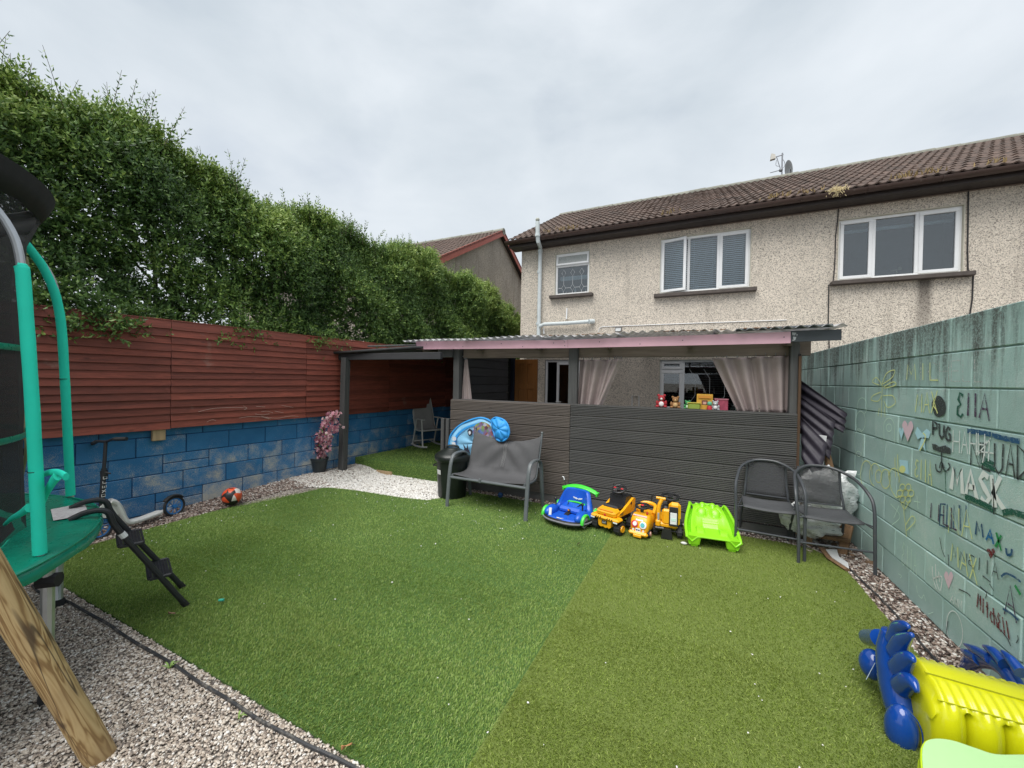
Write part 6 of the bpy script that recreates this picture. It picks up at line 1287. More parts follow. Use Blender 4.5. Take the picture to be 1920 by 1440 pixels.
# ---- yellow dump truck
def dump_truck():
    a, b2 = G(1118, 996), G(1166, 1007); c = (a+b2)/2; tk = thing('dump_truck', 'yellow ride on dump truck with a black seat and big tyres', 'ride-on toy', (c.x-.015, c.y+.05, .012), R(-20)); tk.scale = (.95, .95, .86)
    for s in (-1, 1):
        for y in (.0, .27): wheel_x(tk, (s*.135, y, .075), .075, .07, M_tyre, M_cy)
    mb = MB(); mb.tube([(-.13, 0, .075), (.13, 0, .075)], .012, 8); mb.tube([(-.13, .27, .075), (.13, .27, .075)], .012, 8); obj('axles', mb, M_ck, tk)
    mb = MB(); mb.box((0, -.045, .185), (.35, .12, .045), ch=.018); obj('front_bumper', mb, M_cy, tk); mb = MB(); mb.prism([(-.085, .16), (.085, .16), (.075, .085), (.05, .07), (.04, .08), (.01, .068), (-.02, .08), (-.045, .068), (-.075, .085)], -.085, -.02); obj('grille', mb, M_cy, tk)
    gp = plate(tk, 'number_plate', (0, -.09, .135), (.065, .008, .042), M_ck)
    mb = MB(); tz = .135
    for ch, x0 in (('C', -.022), ('A', -.0065), ('T', .010)):
        for st in FONT[ch]: mb.tube([(x0+x*.013, -.095, tz-.011+y*.022) for x, y in st], .0017, 4)
    obj('lettering', mb, M_wst, gp)
    mb = MB(); mb.box((0, -.01, .245), (.24, .14, .085), (R(8), 0, 0), .025); obj('bonnet', mb, M_cy, tk); plate(tk, 'lamp_bar', (0, -.065, .275), (.19, .02, .025), M_org, None, .01)
    for k in range(8):
        x = -.098+k*.028
        if k in (3, 4): continue
        plate(tk, 'warning_stripe', (x, -.1065, .188), (.009, .003, .03), M_ck, (0, R(25), 0), .001)
    plate(tk, 'badge', (0, -.083, .225), (.025, .008, .02), M_rst)
    for s in (-1, 1): plate(tk, 'headlamp', (s*.14, -.106, .168), (.05, .006, .016), M_wst)
    mb = MB(); mb.box((0, .14, .16), (.20, .40, .09), ch=.02); obj('chassis', mb, M_ck, tk)
    mb = MB(); mb.box((0, .10, .285), (.19, .17, .05), (R(-6), 0, 0), .022); obj('seat', mb, M_ck, tk)
    for s in (-1, 1):
        mb = MB(); mb.prism([(-.02, .20), (.34, .20), (.37, .26), (.37, .36), (.33, .37), (.12, .27), (-.02, .23)], s*.10, s*.128, 'x'); sd_ = obj('side_panel', mb, M_cy, tk)
        for k in range(4): plate(tk, 'vent_slot', (s*.1295, .03+k*.018, .232), (.003, .007, .02+.008*k), M_ck, (R(-20), 0, 0), .001)
        disc(tk, 'side_badge', (s*.129, .27, .315), .018, M_ck, 12, .003, (0, 0, R(90*s)))
    mb = MB(); mb.prism([(.17, .26), (.20, .40), (.30, .41), (.36, .38), (.36, .24)], -.10, .10, 'x'); obj('dashboard', mb, M_ck, tk)
    mb = MB(); mb.tube([(0, .25, .38), (0, .23, .455)], .03, 10); obj('steering_column', mb, M_ck, tk); swheel(tk, (0, .22, .475), .075, R(25)); 
    for s in (-1, 1): plate(tk, 'wheel_button', (s*.045, .205, .49), (.03, .02, .012), M_rst, (R(25), 0, 0), .005)
    mb = MB(); mb.tube([(-.13, .33, .36), (-.135, .33, .50)], .003, 5); obj('antenna', mb, M_ck, tk)
dump_truck()
# ---- yellow ride-on bus
def toy_bus():
    a, b2 = G(1178, 1008), G(1218, 1013); c = (a+b2)/2; bs = thing('toy_bus', 'small yellow ride on bus with round face stickers', 'ride-on toy', (c.x+.005, c.y+.05, .012), R(-12)); bs.scale = (.82, .82, .86)
    mb = MB(); rings = []
    for y, w_, z0, z1 in ((-.06, .075, .06, .115), (-.05, .10, .05, .17), (-.02, .115, .045, .235), (.04, .118, .045, .275), (.10, .118, .045, .265), (.16, .118, .045, .235), (.28, .118, .045, .245), (.34, .11, .05, .24), (.37, .08, .07, .2)):
        ring = []
        for k in range(24):
            a_ = 2*math.pi*k/24; cx, sz = math.cos(a_), math.sin(a_); ring.append(Vector((w_*math.copysign(abs(cx)**.55, cx), y, (z0+z1)/2+(z1-z0)/2*math.copysign(abs(sz)**.6, sz))))
        rings.append(ring)
    mb.loft(rings); obj('body', mb, M_cy, bs, smooth=60)
    mb = MB(); mb.box((0, -.075, .055), (.24, .06, .05), ch=.022); obj('bumper', mb, M_cy, bs); mb = MB(); mb.box((0, -.105, .035), (.10, .03, .035), ch=.006); obj('tow_plate', mb, M_cy, bs)
    t_ = (R(-22), 0, 0)
    for s, m1 in ((-1, M_rst), (1, M_wst)):
        disc(bs, 'eye_sticker', (s*.052, -.056, .155), .042, m1, 20, .004, t_); disc(bs, 'eye_centre', (s*.048, -.061, .158), .026, M_wst if s < 0 else plast('sticker_teal', (.1, .45, .5)), 16, .004, t_)
        disc(bs, 'lamp_sticker', (s*.062, -.076, .09), .014, M_wst, 12, .004); wheel_x(bs, (s*.105, .02, .05), .05, .03, M_tyre, plast('wheel_pink', (.5, .25, .2))); wheel_x(bs, (s*.105, .28, .05), .05, .03, M_tyre, plast('wheel_pink', (.5, .25, .2)))
    plate(bs, 'mouth_sticker', (0, -.083, .095), (.06, .004, .045), M_wst, (R(-8), 0, 0), .003); disc(bs, 'mouth_mark', (-.013, -.087, .098), .009, M_ck, 10, .002); disc(bs, 'mouth_mark', (.013, -.087, .098), .009, M_ck, 10, .002)
    plate(bs, 'brow_sticker', (0, -.032, .205), (.09, .004, .028), M_wst, (R(-33), 0, 0), .004); plate(bs, 'name_strip', (0, -.012, .248), (.17, .004, .018), plast('strip_pink', (.75, .35, .35)), (R(-40), 0, 0))
    disc(bs, 'red_button', (.075, .03, .285), .012, M_rst, 10, .012, (R(-90), 0, 0))
    mb = MB(); mb.tube([(0, .06, .26), (0, .07, .335)], .02, 10); obj('steering_column', mb, M_ck, bs); swheel(bs, (0, .075, .345), .08, R(8), M_rst)
    mb = MB(); mb.tube(smooth_path([(-.10, .20, .235), (-.09, .32, .30), (0, .355, .315), (.09, .32, .30), (.10, .20, .235)], 5), .024, 10); obj('seat_back', mb, M_cy, bs)
toy_bus()
# ---- yellow digger
def digger():
    a, b2 = G(1232, 1012), G(1277, 1014); c = (a+b2)/2; dg = thing('toy_digger', 'yellow ride on digger with a raised arm and black steering wheel', 'ride-on toy', (c.x-.02, c.y+.06, .012), R(2)); dg.scale = (1, 1, .95)
    for s in (-1, 1):
        for y in (.02, .26): wheel_x(dg, (s*.115, y, .06), .06, .045, M_tyre, M_ck)
    mb = MB(); mb.tube([(-.11, .02, .06), (.11, .02, .06)], .01, 8); mb.tube([(-.11, .26, .06), (.11, .26, .06)], .01, 8); obj('axles', mb, M_ck, dg)
    mb = MB(); mb.box((.0, .13, .135), (.19, .36, .06), ch=.018); obj('chassis', mb, M_cy, dg); mb = MB(); mb.box((.03, -.02, .225), (.17, .06, .16), (R(-3), 0, 0), .018); obj('front_panel', mb, M_cy, dg)
    mb = MB(); mb.box((.065, -.015, .29), (.115, .07, .19), (R(-6), 0, 0), .03); cb_ = obj('cab', mb, M_cy, dg)
    plate(dg, 'sticker_frame', (.055, -.058, .245), (.085, .006, .20), M_ck, (R(-5), 0, 0), .004); plate(dg, 'sticker', (.055, -.063, .225), (.062, .004, .12), M_wst, (R(-5), 0, 0), .003); plate(dg, 'sticker_print', (.055, -.067, .215), (.045, .003, .03), plast('sticker_mint', (.55, .75, .68)), (R(-5), 0, 0), .001)
    mb = MB(); mb.tube(smooth_path([(-.085, -.03, .16), (-.09, -.035, .25), (-.085, -.02, .33), (-.06, .0, .395)], 5), .028, 10, flat=.75); ar_ = obj('arm', mb, M_cy, dg); mb = MB(); mb.box((-.09, -.04, .155), (.05, .07, .07), ch=.012); obj('arm_foot', mb, M_cy, ar_)
    mb = MB(); mb.tube([(-.115, .0, .41), (-.025, .0, .405)], .016, 10); obj('arm_handle', mb, M_cy, ar_); plate(dg, 'arm_sticker', (-.088, -.068, .23), (.018, .004, .075), M_gr, None, .004)
    mb = MB(); mb.box((-.02, .02, .20), (.05, .1, .06), ch=.015); obj('lever_block', mb, M_org, dg)
    mb = MB(); mb.tube([(.02, .16, .28), (.02, .15, .385)], .03, 10); obj('steering_column', mb, M_ck, dg); swheel(dg, (.02, .15, .395), .08, R(12)); mb = MB(); mb.box((.02, .24, .24), (.16, .15, .06), ch=.025); obj('seat', mb, M_ck, dg)
    mb = MB(); mb.prism([(-.045, .11), (.035, .11), (.05, .005), (-.06, .005)], -.085, -.06); obj('blade', mb, M_ck, dg); mb = MB(); mb.tube([(-.005, -.06, .08), (-.005, .02, .10)], .02, 8); obj('blade_arm', mb, M_ck, dg)
    mb = MB(); mb.box((-.075, -.04, .105), (.10, .08, .03), ch=.01); obj('bumper', mb, M_ck, dg)
    mb = MB(); mb.tube(smooth_path([(-.11, .2, .27), (-.165, .2, .275), (-.165, .2, .36), (-.14, .2, .365)], 4), .008, 6); obj('mirror_bar', mb, M_ck, dg)
digger()
# ---- lime green moulded rocker seat
def rocker_seat():
    a, b2 = G(1308, 1030), G(1380, 1036); c = (a+b2)/2; rk = thing('moulded_rocker', 'lime green moulded plastic rocker seat with two front feet', 'ride-on toy', (c.x-.03, c.y-.01, .012), R(5)); rk.scale = (1.13, 1, .86)
    Lg = .50
    def rim(v): return .135+.20*sstep(.08, .95, v)-.03*sstep(0, .1, .1-v)
    def wid(v): return .205-.055*sstep(.3, 1, v)
    def surf(u, v):
        s = (u-.5)*2; t = abs(s); y = Lg*v; zr = float(rim(v)); z = zr
        if .78 < t < .97: z = zr-.085*math.sin((t-.78)/.19*math.pi)**.6
        elif t <= .78:
            seat = .115+.03*math.sin(v*3)+.20*sstep(.35, .95, v)
            k = 1-sstep(.55, .78, t); z = zr-.02+(seat+.03-zr)*k*.9
            for cx, cv, rr_ in ((-.33, .72, .22), (.33, .72, .22), (-.28, .93, .16), (.28, .93, .16)):
                q = ((s-cx)/rr_)**2+((v-cv)/(.085))**2
                if q < 1: z += .030*(1-q)**.5
                elif q < 1.6: z -= .012
            if .38 < v < .58 and t < .35 and int(v*50) % 2: z -= .008
            if .1 < v < .4 and .3 < t < .6: z += .028*math.sin((v-.1)/.3*math.pi)
        return (s*float(wid(v)), y, float(z))
    mb = MB(); mb.grid(surf, 56, 54); obj('seat_moulding', mb, M_lg, rk, smooth=60, solid=.004)
    mb = MB(); P = [Vector(surf(0, k/14)) for k in range(15)]+[Vector(surf(k/10, 1)) for k in range(1, 11)]+[Vector(surf(1, 1-k/14)) for k in range(1, 15)]+[Vector(surf(1-k/10, 0)) for k in range(1, 10)]; mb.tube(P, .013, 8, closed=True); obj('rim', mb, M_lg, rk)
    def side(u, v): p = Vector(surf(0 if v < 9 else 1, u)); return p
    for s in (0, 1): mb = MB(); mb.grid(lambda u, v: tuple(Vector(surf(s, u)).lerp(Vector(((-.15 if s == 0 else .15)*(1-.2*u), Lg*u*.9+.03, .05 if u < .6 else .05+.3*(u-.6))), v)), 14, 5); obj('side_wall', mb, M_lg, rk, smooth=70, solid=.004)
    for s in (-1, 1):
        mb = MB(); mb.loft([sring(s*.145, .035+.0, z, rx, ry, 5, 20) for z, rx, ry in ((.125, .058, .045), (.04, .045, .035), (.025, .043, .033), (.022, .032, .025), (.0, .030, .023))]); obj('foot', mb, M_lg, rk, smooth=30)
    mb = MB(); mb.loft([sring(0, .38, z, rx, .05, 4, 20) for z, rx in ((.16, .12), (.02, .10), (.0, .09))]); obj('rear_foot', mb, M_lg, rk)
rocker_seat()
c = G(1282, 1023); st_ = thing('pebble', 'pale stone lying beside the lime green rocker', 'stone', (c.x, c.y, .012)); mb = MB(); mb.ball((0, 0, .012), .02, 8, 6, (1.5, .8, .7)); obj('stone', mb, pm('pale_stone', (.6, .6, .58), .8), st_); mb = MB(); mb.ball((.025, .01, .008), .01, 6, 5, (1, 1, .7)); obj('chip', mb, pm('dark_stone', (.15, .15, .15), .8), st_)

# ---- trampoline
def trampoline():
    C = Vector((-3.68, -.22, 0)); RR = 1.33; ZT = .70; tr = thing('trampoline', 'round trampoline with teal foam poles and black safety net', 'trampoline', tuple(C))
    M_teal = pm('teal_foam', (.015, .72, .53), .75, .06, 6, bump=.08, bscale=200); M_pad = pm('green_pad', (.005, .24, .155), .30, .15, 9, bump=.25, bscale=14, dirt=((.32, .36, .30), 7, .70, .78)); M_galv = pm('galvanised', (.42, .44, .46), .38, .15, 9, metal=.75, dirt=((.25, .2, .16), 18, .62, .8)); M_matb = pm('jump_mat', (.015, .015, .017), .8)
    pol = lambda a, r, z: Vector((r*math.cos(R(a)), r*math.sin(R(a)), z))
    mb = MB(); mb.tube([pol(a, RR, ZT) for a in range(0, 360, 6)], .022, 8, closed=True); obj('ring_frame', mb, M_galv, tr)
    mb = MB(); mb.loft([[pol(a, r, z+.006*math.sin(a*.9)) for a in range(0, 360, 5)] for r, z in ((1.02, ZT+.012), (1.04, ZT+.03), (1.16, ZT+.035), (1.31, ZT+.035), (1.355, ZT+.022), (1.365, ZT-.01), (1.36, ZT-.035))], cap=False); pad = obj('spring_pad', mb, M_pad, tr, smooth=70)
    mb = MB(); mb.tube([pol(a, 1.355, ZT+.026) for a in range(0, 360, 5)], .006, 6, closed=True); obj('pad_piping', mb, M_pad, pad)
    mb = MB(); mb.lathe([(.001, ZT+.005), (1.05, ZT+.012)], 60, cap=False); obj('jump_mat', mb, M_matb, tr)
    # instruction label stitched to the pad
    p = [G(95, 955, ZT+.042), G(158, 943, ZT+.042), G(167, 964, ZT+.042), G(100, 976, ZT+.042)]; mb = MB(); mb.add([q-C for q in p], [(0, 1, 2, 3)]); m, t, b = newmat('pad_label'); n_ = nz(t, 300, 2, .5, sc=(1, .15, 1)); L(t, ramp(t, n_, [(.45, (.75, .73, .72)), (.62, (.45, .40, .42))]), b.inputs['Base Color']); obj('label', mb, m, pad)
    angs = [44.7, 99.0, 161, 221]
    RR0 = RR
    for i, a in enumerate(angs):
        RR = RR0+(.055 if i == 1 else 0)
        b0 = pol(a, RR-.02, ZT-.12); top = pol(a, RR-.09, 2.02); inn = pol(a, RR-.34, 2.52)
        steel = smooth_path([b0, pol(a, RR-.055, 1.4), top, pol(a, RR-.15, 2.28), inn], 6); mb = MB(); mb.tube(steel, .016, 10); po = obj('net_pole', mb, M_galv, tr)
        zt_ = 2.08 if i == 0 else 2.42
        if i == 0: fp = [pol(a, RR-.028, ZT+.04), pol(a, RR-.055, 1.4), pol(a, RR-.088, 2.0), pol(a, RR-.098, 2.08)]
        else: fp = [pol(a, RR-.028, ZT+.04), pol(a, RR-.058, 1.5), pol(a, RR-.088, 2.0), pol(a, RR-.155, 2.26), pol(a, RR-.25, 2.42)]
        fs = smooth_path(fp, 6); mb = MB(); mb.tube(fs, [.0235*(1+.02*math.sin(q*2.3)) for q in range(len(fs))], 16); sv = obj('foam_sleeve', mb, M_teal, po, smooth=50)
        zj = 1.13 if i == 0 else 1.55
        mb = MB(); mb.lathe([(.0240, zj-.002), (.0250, zj), (.0240, zj+.002)], 16, tuple(pol(a, RR-.028-.046*(zj-.74), 0))); obj('sleeve_joint', mb, M_matb, po)
    RR = RR0
    # torn foam hanging off the near pole
    a = 44.7; nb = pol(a, RR-.005, 0); f1 = lambda px, py, dd=0.: PY(px, py, (C+nb).y+dd)-C
    for pts, r_ in (([(70, 985), (52, 995), (30, 1010), (8, 975+10)], None),): pass
    def flap(pts, w0, w1, dd):
        P = smooth_path([f1(x, y, dd) for x, y in pts], 6); n = len(P); mb = MB(); mb.tube(P, [w0+(w1-w0)*k/(n-1) for k in range(n)], 10, flat=.6); obj('torn_foam', mb, M_teal, tr, smooth=60)
    flap([(54, 952), (40, 962), (22, 972), (8, 984)], .022, .008, -.03); flap([(74, 960), (84, 930), (98, 905), (108, 892)], .016, .024, .02); flap([(76, 892), (92, 886), (110, 886), (124, 894)], .012, .018, .02)
    # legs
    for a0, a1 in ((44.7, 101.5), (161, 221)):
        for a in (a0, a1):
            mb = MB(); mb.tube(smooth_path([pol(a, RR, ZT), pol(a, RR, .42), pol(a+(9 if a == a0 else -9)*0, RR-.0, .34), pol(a+(-5 if a == a1 else 5)*.3, RR-.02, .12), pol(a+(-5 if a == a1 else 5)*.5, RR-.03, .028)], 5), .024, 10); lg = obj('leg', mb, M_galv, tr)
            mb = MB(); mb.tube([pol(a, RR+.04, ZT-.09), pol(a, RR-.03, ZT-.09)], .034, 8); obj('pole_clamp', mb, M_matb, lg)
            mb = MB(); mb.lathe([(.034, 0), (.034, .03), (.028, .045)], 12, tuple(pol(a+(-5 if a == a1 else 5)*.5, RR-.03, 0))); obj('rubber_foot', mb, M_matb, lg)
    # safety net and its brim
    mn, t, b = newmat('safety_net'); b.inputs['Base Color'].default_value = (.012, .013, .015, 1); b.inputs['Roughness'].default_value = .8; T_ = N(t, 'ShaderNodeBsdfTransparent'); mx = N(t, 'ShaderNodeMixShader'); mx.inputs[0].default_value = .2; L(t, b.outputs[0], mx.inputs[1]); L(t, T_.outputs[0], mx.inputs[2]); L(t, mx.outputs[0], t.nodes['Material Output'].inputs[0])
    mb = MB(); rings = []
    for r, z in ((1.06, ZT+.03), (1.055, .95), (1.05, 1.5), (1.04, 2.0), (1.05, 2.3), (1.10, 2.45)): rings.append([pol(a, r*(1+.012*math.sin(a*.35+z*3)), z) for a in range(-30, 240, 5)])
    n_ = len(rings[0]); V = [v for q in rings for v in q]; mb.add(V, [(i*n_+k, i*n_+k+1, (i+1)*n_+k+1, (i+1)*n_+k) for i in range(len(rings)-1) for k in range(n_-1)]); net = obj('safety_net', mb, mn, tr, smooth=80)
    mb = MB(); rings = [[pol(a, r, z) for a in range(-30, 240, 5)] for r, z in ((1.10, 2.45), (1.14, 2.53), (1.16, 2.58), (1.12, 2.60))]; V = [v for q in rings for v in q]; mb.add(V, [(i*n_+k, i*n_+k+1, (i+1)*n_+k+1, (i+1)*n_+k) for i in range(3) for k in range(n_-1)]); obj('net_brim', mb, pm('net_binding', (.016, .017, .02), .7), net, smooth=80, solid=.012)
    for z in (1.25, 1.72): mb = MB(); mb.tube([pol(a, 1.07, z) for a in range(-30, 240, 5)], .016, 6, flat=.3); obj('net_band', mb, M_pad, net)
    mb = MB(); P = []
    for k in range(24): P.append(pol(86+3*math.sin(k*.8), 1.07, ZT+.08+k*.065))
    mb.tube(smooth_path(P, 3), .008, 6); obj('zip_cord', mb, pm('olive_cord', (.20, .20, .11), .8), net)
    for z in (1.10, 1.46): mb = MB(); mb.box(pol(92, 1.09, z), (.03, .03, .045), (0, 0, R(80))); obj('net_clip', mb, M_matb, net)
trampoline()
def ladder():
    f0, f1_ = G(351, 1137), G(344, 1102); ld = thing('trampoline_ladder', 'black two step ladder hooked on the trampoline edge', 'ladder', tuple(f0)); T = lambda p: Vector(p)-f0
    M_lk = pm('ladder_black', (.018, .02, .024), .5, .15); t0, t1 = G(184, 985, .64), G(195, 958, .70)
    t0 = Vector((-3.19, 1.07, .72)); t1 = Vector((-3.46, 1.15, .72))
    for f, t_ in ((f0, t0), (f1_, t1)):
        d = (t_-f).normalized(); h = Vector((0.36, 0.93, 0)); P = [f, f.lerp(t_, .5), f.lerp(t_, .9), t_+Vector((0, 0, .035)), t_-h*.08+Vector((0, 0, .05)), t_-h*.15+Vector((0, 0, .02))]
        mb = MB(); mb.tube([T(p) for p in [P[0], P[1]]+smooth_path(P[1:], 4)[1:]], .0165, 10); obj('rail', mb, M_lk, ld); mb = MB(); mb.tube([T(f), T(f+d*.05)], .019, 10); obj('rail_foot', mb, M_matfoot, ld)
    for k in (.36, .72):
        a, b2 = f0.lerp(t0, k), f1_.lerp(t1, k); mb = MB(); u = (b2-a); d = (t0-f0).normalized()
        n = 8; w = .075; fw = Vector((.36, .93, 0))
        for q in range(9): o = fw*(q/8-.5)*w*1.5; mb.tube([T(a+o), T(b2+o)], .0085*(1-.25*abs(q-4)/4), 6)
        mb.tube([T(a-fw*w*.7), T(a+fw*w*.7)], .011, 6); mb.tube([T(b2-fw*w*.7), T(b2+fw*w*.7)], .011, 6); mb.tube([T((a+b2)/2-fw*w*.75-u*.42), T((a+b2)/2-fw*w*.75+u*.42)], .010, 6); obj('tread', mb, M_lk, ld)
    a = f0.lerp(t0, .80); d = (t0-f0).normalized(); mb = MB(); mb.tube([T(a), T(a+d*.035)], .0185, 10); obj('white_tape', mb, M_wst, ld)
M_matfoot = pm('rubber_black', (.012, .012, .013), .7)
ladder()
# ---- swing frame leg of round timber
def swing():
    f = G(188, 1418); up = CP+ray(0, 1106)*1.40; d = (up-f).normalized(); apex = f+d*(2.35/d.z); sw = thing('swing_frame', 'round timber swing frame leg standing in the gravel, bottom left', 'swing frame', (f.x, f.y, 0)); T = lambda p: p-Vector(sw.location)
    m, t, b = newmat('round_pine'); geo = N(t, 'ShaderNodeTexCoord').outputs['Object']
    # rings drawn out along the pole
    ax = N(t, 'ShaderNodeMapping'); q = d.to_track_quat('Z', 'Y').inverted().to_euler(); ax.inputs['Rotation'].default_value = q; L(t, geo, ax.inputs[0])
    mp_ = N(t, 'ShaderNodeMapping'); mp_.inputs['Scale'].default_value = (1, 1, .11); L(t, ax.outputs[0], mp_.inputs[0])
    n_ = nz(t, 16, 3, .5, vec=mp_.outputs[0], dist=1.2); wv = N(t, 'ShaderNodeMath', operation='SINE'); ml = N(t, 'ShaderNodeMath', operation='MULTIPLY'); L(t, n_, ml.inputs[0]); ml.inputs[1].default_value = 42; L(t, ml.outputs[0], wv.inputs[0])
    c_ = ramp(t, mrange(t, wv.outputs[0], -1, 1), [(0, (.24, .14, .055)), (.35, (.40, .27, .12)), (1, (.50, .36, .18))]); c_ = mixc(t, mrange(t, nz(t, 5, 4), .5, .75, 0, .5), c_, (.30, .20, .10))
    vo = N(t, 'ShaderNodeTexVoronoi'); vo.inputs['Scale'].default_value = 5.2; mk = N(t, 'ShaderNodeMapping'); mk.inputs['Scale'].default_value = (1.2, 1.2, .9); L(t, ax.outputs[0], mk.inputs[0]); L(t, mk.outputs[0], vo.inputs['Vector']); c_ = mixc(t, mrange(t, vo.outputs['Distance'], .05, .10, .8, 0), c_, (.12, .06, .03))
    cr_ = nz(t, 9, 2, .4, vec=mp_.outputs[0], dist=.3); ab = N(t, 'ShaderNodeMath', operation='ABSOLUTE'); sb = N(t, 'ShaderNodeMath', operation='SUBTRACT'); L(t, cr_, sb.inputs[0]); sb.inputs[1].default_value = .5; L(t, sb.outputs[0], ab.inputs[0]); c_ = mixc(t, mrange(t, ab.outputs[0], .002, .008, .85, 0), c_, (.06, .035, .02))
    L(t, c_, b.inputs['Base Color']); b.inputs['Roughness'].default_value = .65; bumpn(t, b, wv.outputs[0], .12, .004)
    r_ = .047
    mb = MB(); P = [f-d*.03+(apex-f)*(k/14) for k in range(15)]; mb.tube([T(p) for p in P], [r_*(1+.03*math.sin(k*2.1)) for k in range(15)], 28); obj('leg', mb, m, sw, smooth=60)
    f2 = Vector((apex.x-.1, apex.y-.85, 0)); mb = MB(); mb.tube([T(f2-Vector((0, 0, .03))), T(apex+Vector((.1, 0, 0)))], .047, 24); obj('leg', mb, m, sw, smooth=60)
    mb = MB(); mb.tube([T(apex+Vector((-.2, 0, .06))), T(apex+Vector((.25, -.02, .06)))], .05, 20); obj('crossbeam', mb, m, sw, smooth=60)
swing()
# ---- inflatable toy by the green wall
def inflatable():
    M_bv = pm('blue_vinyl', (.006, .055, .30), .12, .08, 5, coat=.5); M_yv = pm('yellow_vinyl', (.60, .60, .008), .22, .06, 5, coat=.3); fl = thing('inflatable_float', 'glossy yellow and blue inflatable float lying by the green wall', 'inflatable', (1.1, 2.1, .01)); o0 = Vector(fl.location)
    # ribbed yellow body between two blue fins
    # rows: bottom front, front face, top front ridge, top back, down the back; columns along the float
    rowsp = [(.0, .0, .02), (-.035, .02, .10), (-.04, .05, .20), (.0, .10, .285), (.09, .135, .33), (.20, .14, .34), (.30, .10, .28), (.34, .05, .12), (.30, .0, .02)]
    A0, A1 = Vector((.955, 2.21, 0)), Vector((1.50, 2.30, 0)); mb = MB(); rings = []
    for i in range(73):
        u = i/72; rib = abs(math.sin(u*math.pi*4.5))**.5; k1 = .70+.30*rib; tap = 1-.22*u-.25*max(0, .06-u)/.06-.3*max(0, u-.95)/.05; c0 = A0.lerp(A1, u)
        pts = [Vector((0, 0, 0)) for _ in rowsp]; ring = []
        loop = smooth_path([Vector((0, dy, z)) for dy, q, z in rowsp]+[Vector((0, rowsp[0][0], rowsp[0][2]))], 5)[:-1]
        for p_ in loop:
            low = 1 if p_.z < .27 else 0; wr = 1+.02*math.sin(u*95)*(1 if .26 < p_.z < .33 else 0)
            yc = .15; ring.append(Vector((c0.x, c0.y+yc+(p_.y-yc)*(k1 if low else .97)*wr, max(.012, p_.z*tap*wr)))-o0)
        rings.append(ring)
    mb.loft(rings); bd = obj('body', mb, M_yv, fl, smooth=70)
    for zz, dy in ((.285, .0), (.335, .10)): mb = MB(); mb.tube([A0.lerp(A1, u)+Vector((0, dy+.002, zz*(1-.22*u)+.004))-o0 for u in np.linspace(.04, .96, 14)], .003, 5); obj('seam', mb, pm('yellow_seam', (.5, .5, .01), .4), bd)
    PT_ = lambda px, py, X, Y=None: PX(px, py, X)-o0
    X0 = .93
    def horn(pts, rs, name='spike', m=M_bv, X=X0, fl_=.8): mb = MB(); P = smooth_path([PT_(x, y, X) for x, y in pts], 6); k = len(P); rr = [np.interp(i/(k-1), np.linspace(0, 1, len(rs)), rs) for i in range(k)]; mb.tube(P, rr, 14, flat=fl_); return obj(name, mb, m, fl, smooth=80)
    horn([(1672, 1184), (1672, 1215), (1675, 1250), (1680, 1290), (1688, 1330), (1704, 1385)], (.045, .07, .08, .078, .07, .04), 'fin', X=X0)
    horn([(1678, 1200), (1684, 1180), (1696, 1174), (1704, 1175)], (.045, .036, .024, .008)); horn([(1682, 1222), (1690, 1204), (1700, 1196), (1711, 1190)], (.05, .04, .026, .009)); horn([(1686, 1252), (1696, 1240), (1706, 1234), (1714, 1238)], (.052, .042, .028, .009)); horn([(1690, 1285), (1702, 1278), (1712, 1282), (1720, 1298)], (.05, .042, .028, .009))
    horn([(1652, 1198), (1628, 1196)], (.045, .042), 'valve_lobe', X=.93, fl_=1); 
    mb = MB(); c = PX(1636, 1246, .90)-o0; mb.ball(c, .075, 18, 12, (.75, .8, 1.0)); obj('paddle', mb, M_bv, fl, smooth=80)
    mb = MB(); c = PX(1690, 1368, .90)-o0; mb.ball(c, .082, 20, 14, (.72, .7, 1.35)); tl_2 = obj('paddle', mb, M_bv, fl, smooth=80); mb = MB(); mb.tube([c+Vector((.052*math.sin(t_)*1.05, -.0575*math.cos(R(40)), .112*math.cos(t_))) for t_ in np.linspace(.2, 2.9, 12)], .003, 5); obj('paddle_seam', mb, M_bv, tl_2)
    X1 = 1.43
    horn([(1806, 1258), (1822, 1240), (1850, 1236), (1880, 1252), (1905, 1285), (1925, 1325)], (.02, .04, .045, .04, .035, .03), 'fin', X=X1)
    for pts in ([(1835, 1236), (1815, 1226), (1802, 1218)], [(1858, 1236), (1830, 1220), (1808, 1208)], [(1884, 1246), (1862, 1222), (1843, 1211)], [(1915, 1262), (1896, 1238), (1878, 1220)]): horn(pts, (.03, .024, .006), X=X1-.02)
    # printed white lines on the far paddle
    M_wl = pm('vinyl_line', (.5, .6, .75), .4); mb = MB(); c = PX(1636, 1246, .90)-o0
    for s in (-1, 1):
        mb.tube([c+Vector((.058*(s*.5+.35*t_), -.065, .06*t_)) for t_ in np.linspace(-.8, .8, 8)], .0016, 4)
    obj('print_line', mb, M_wl, fl)
inflatable()
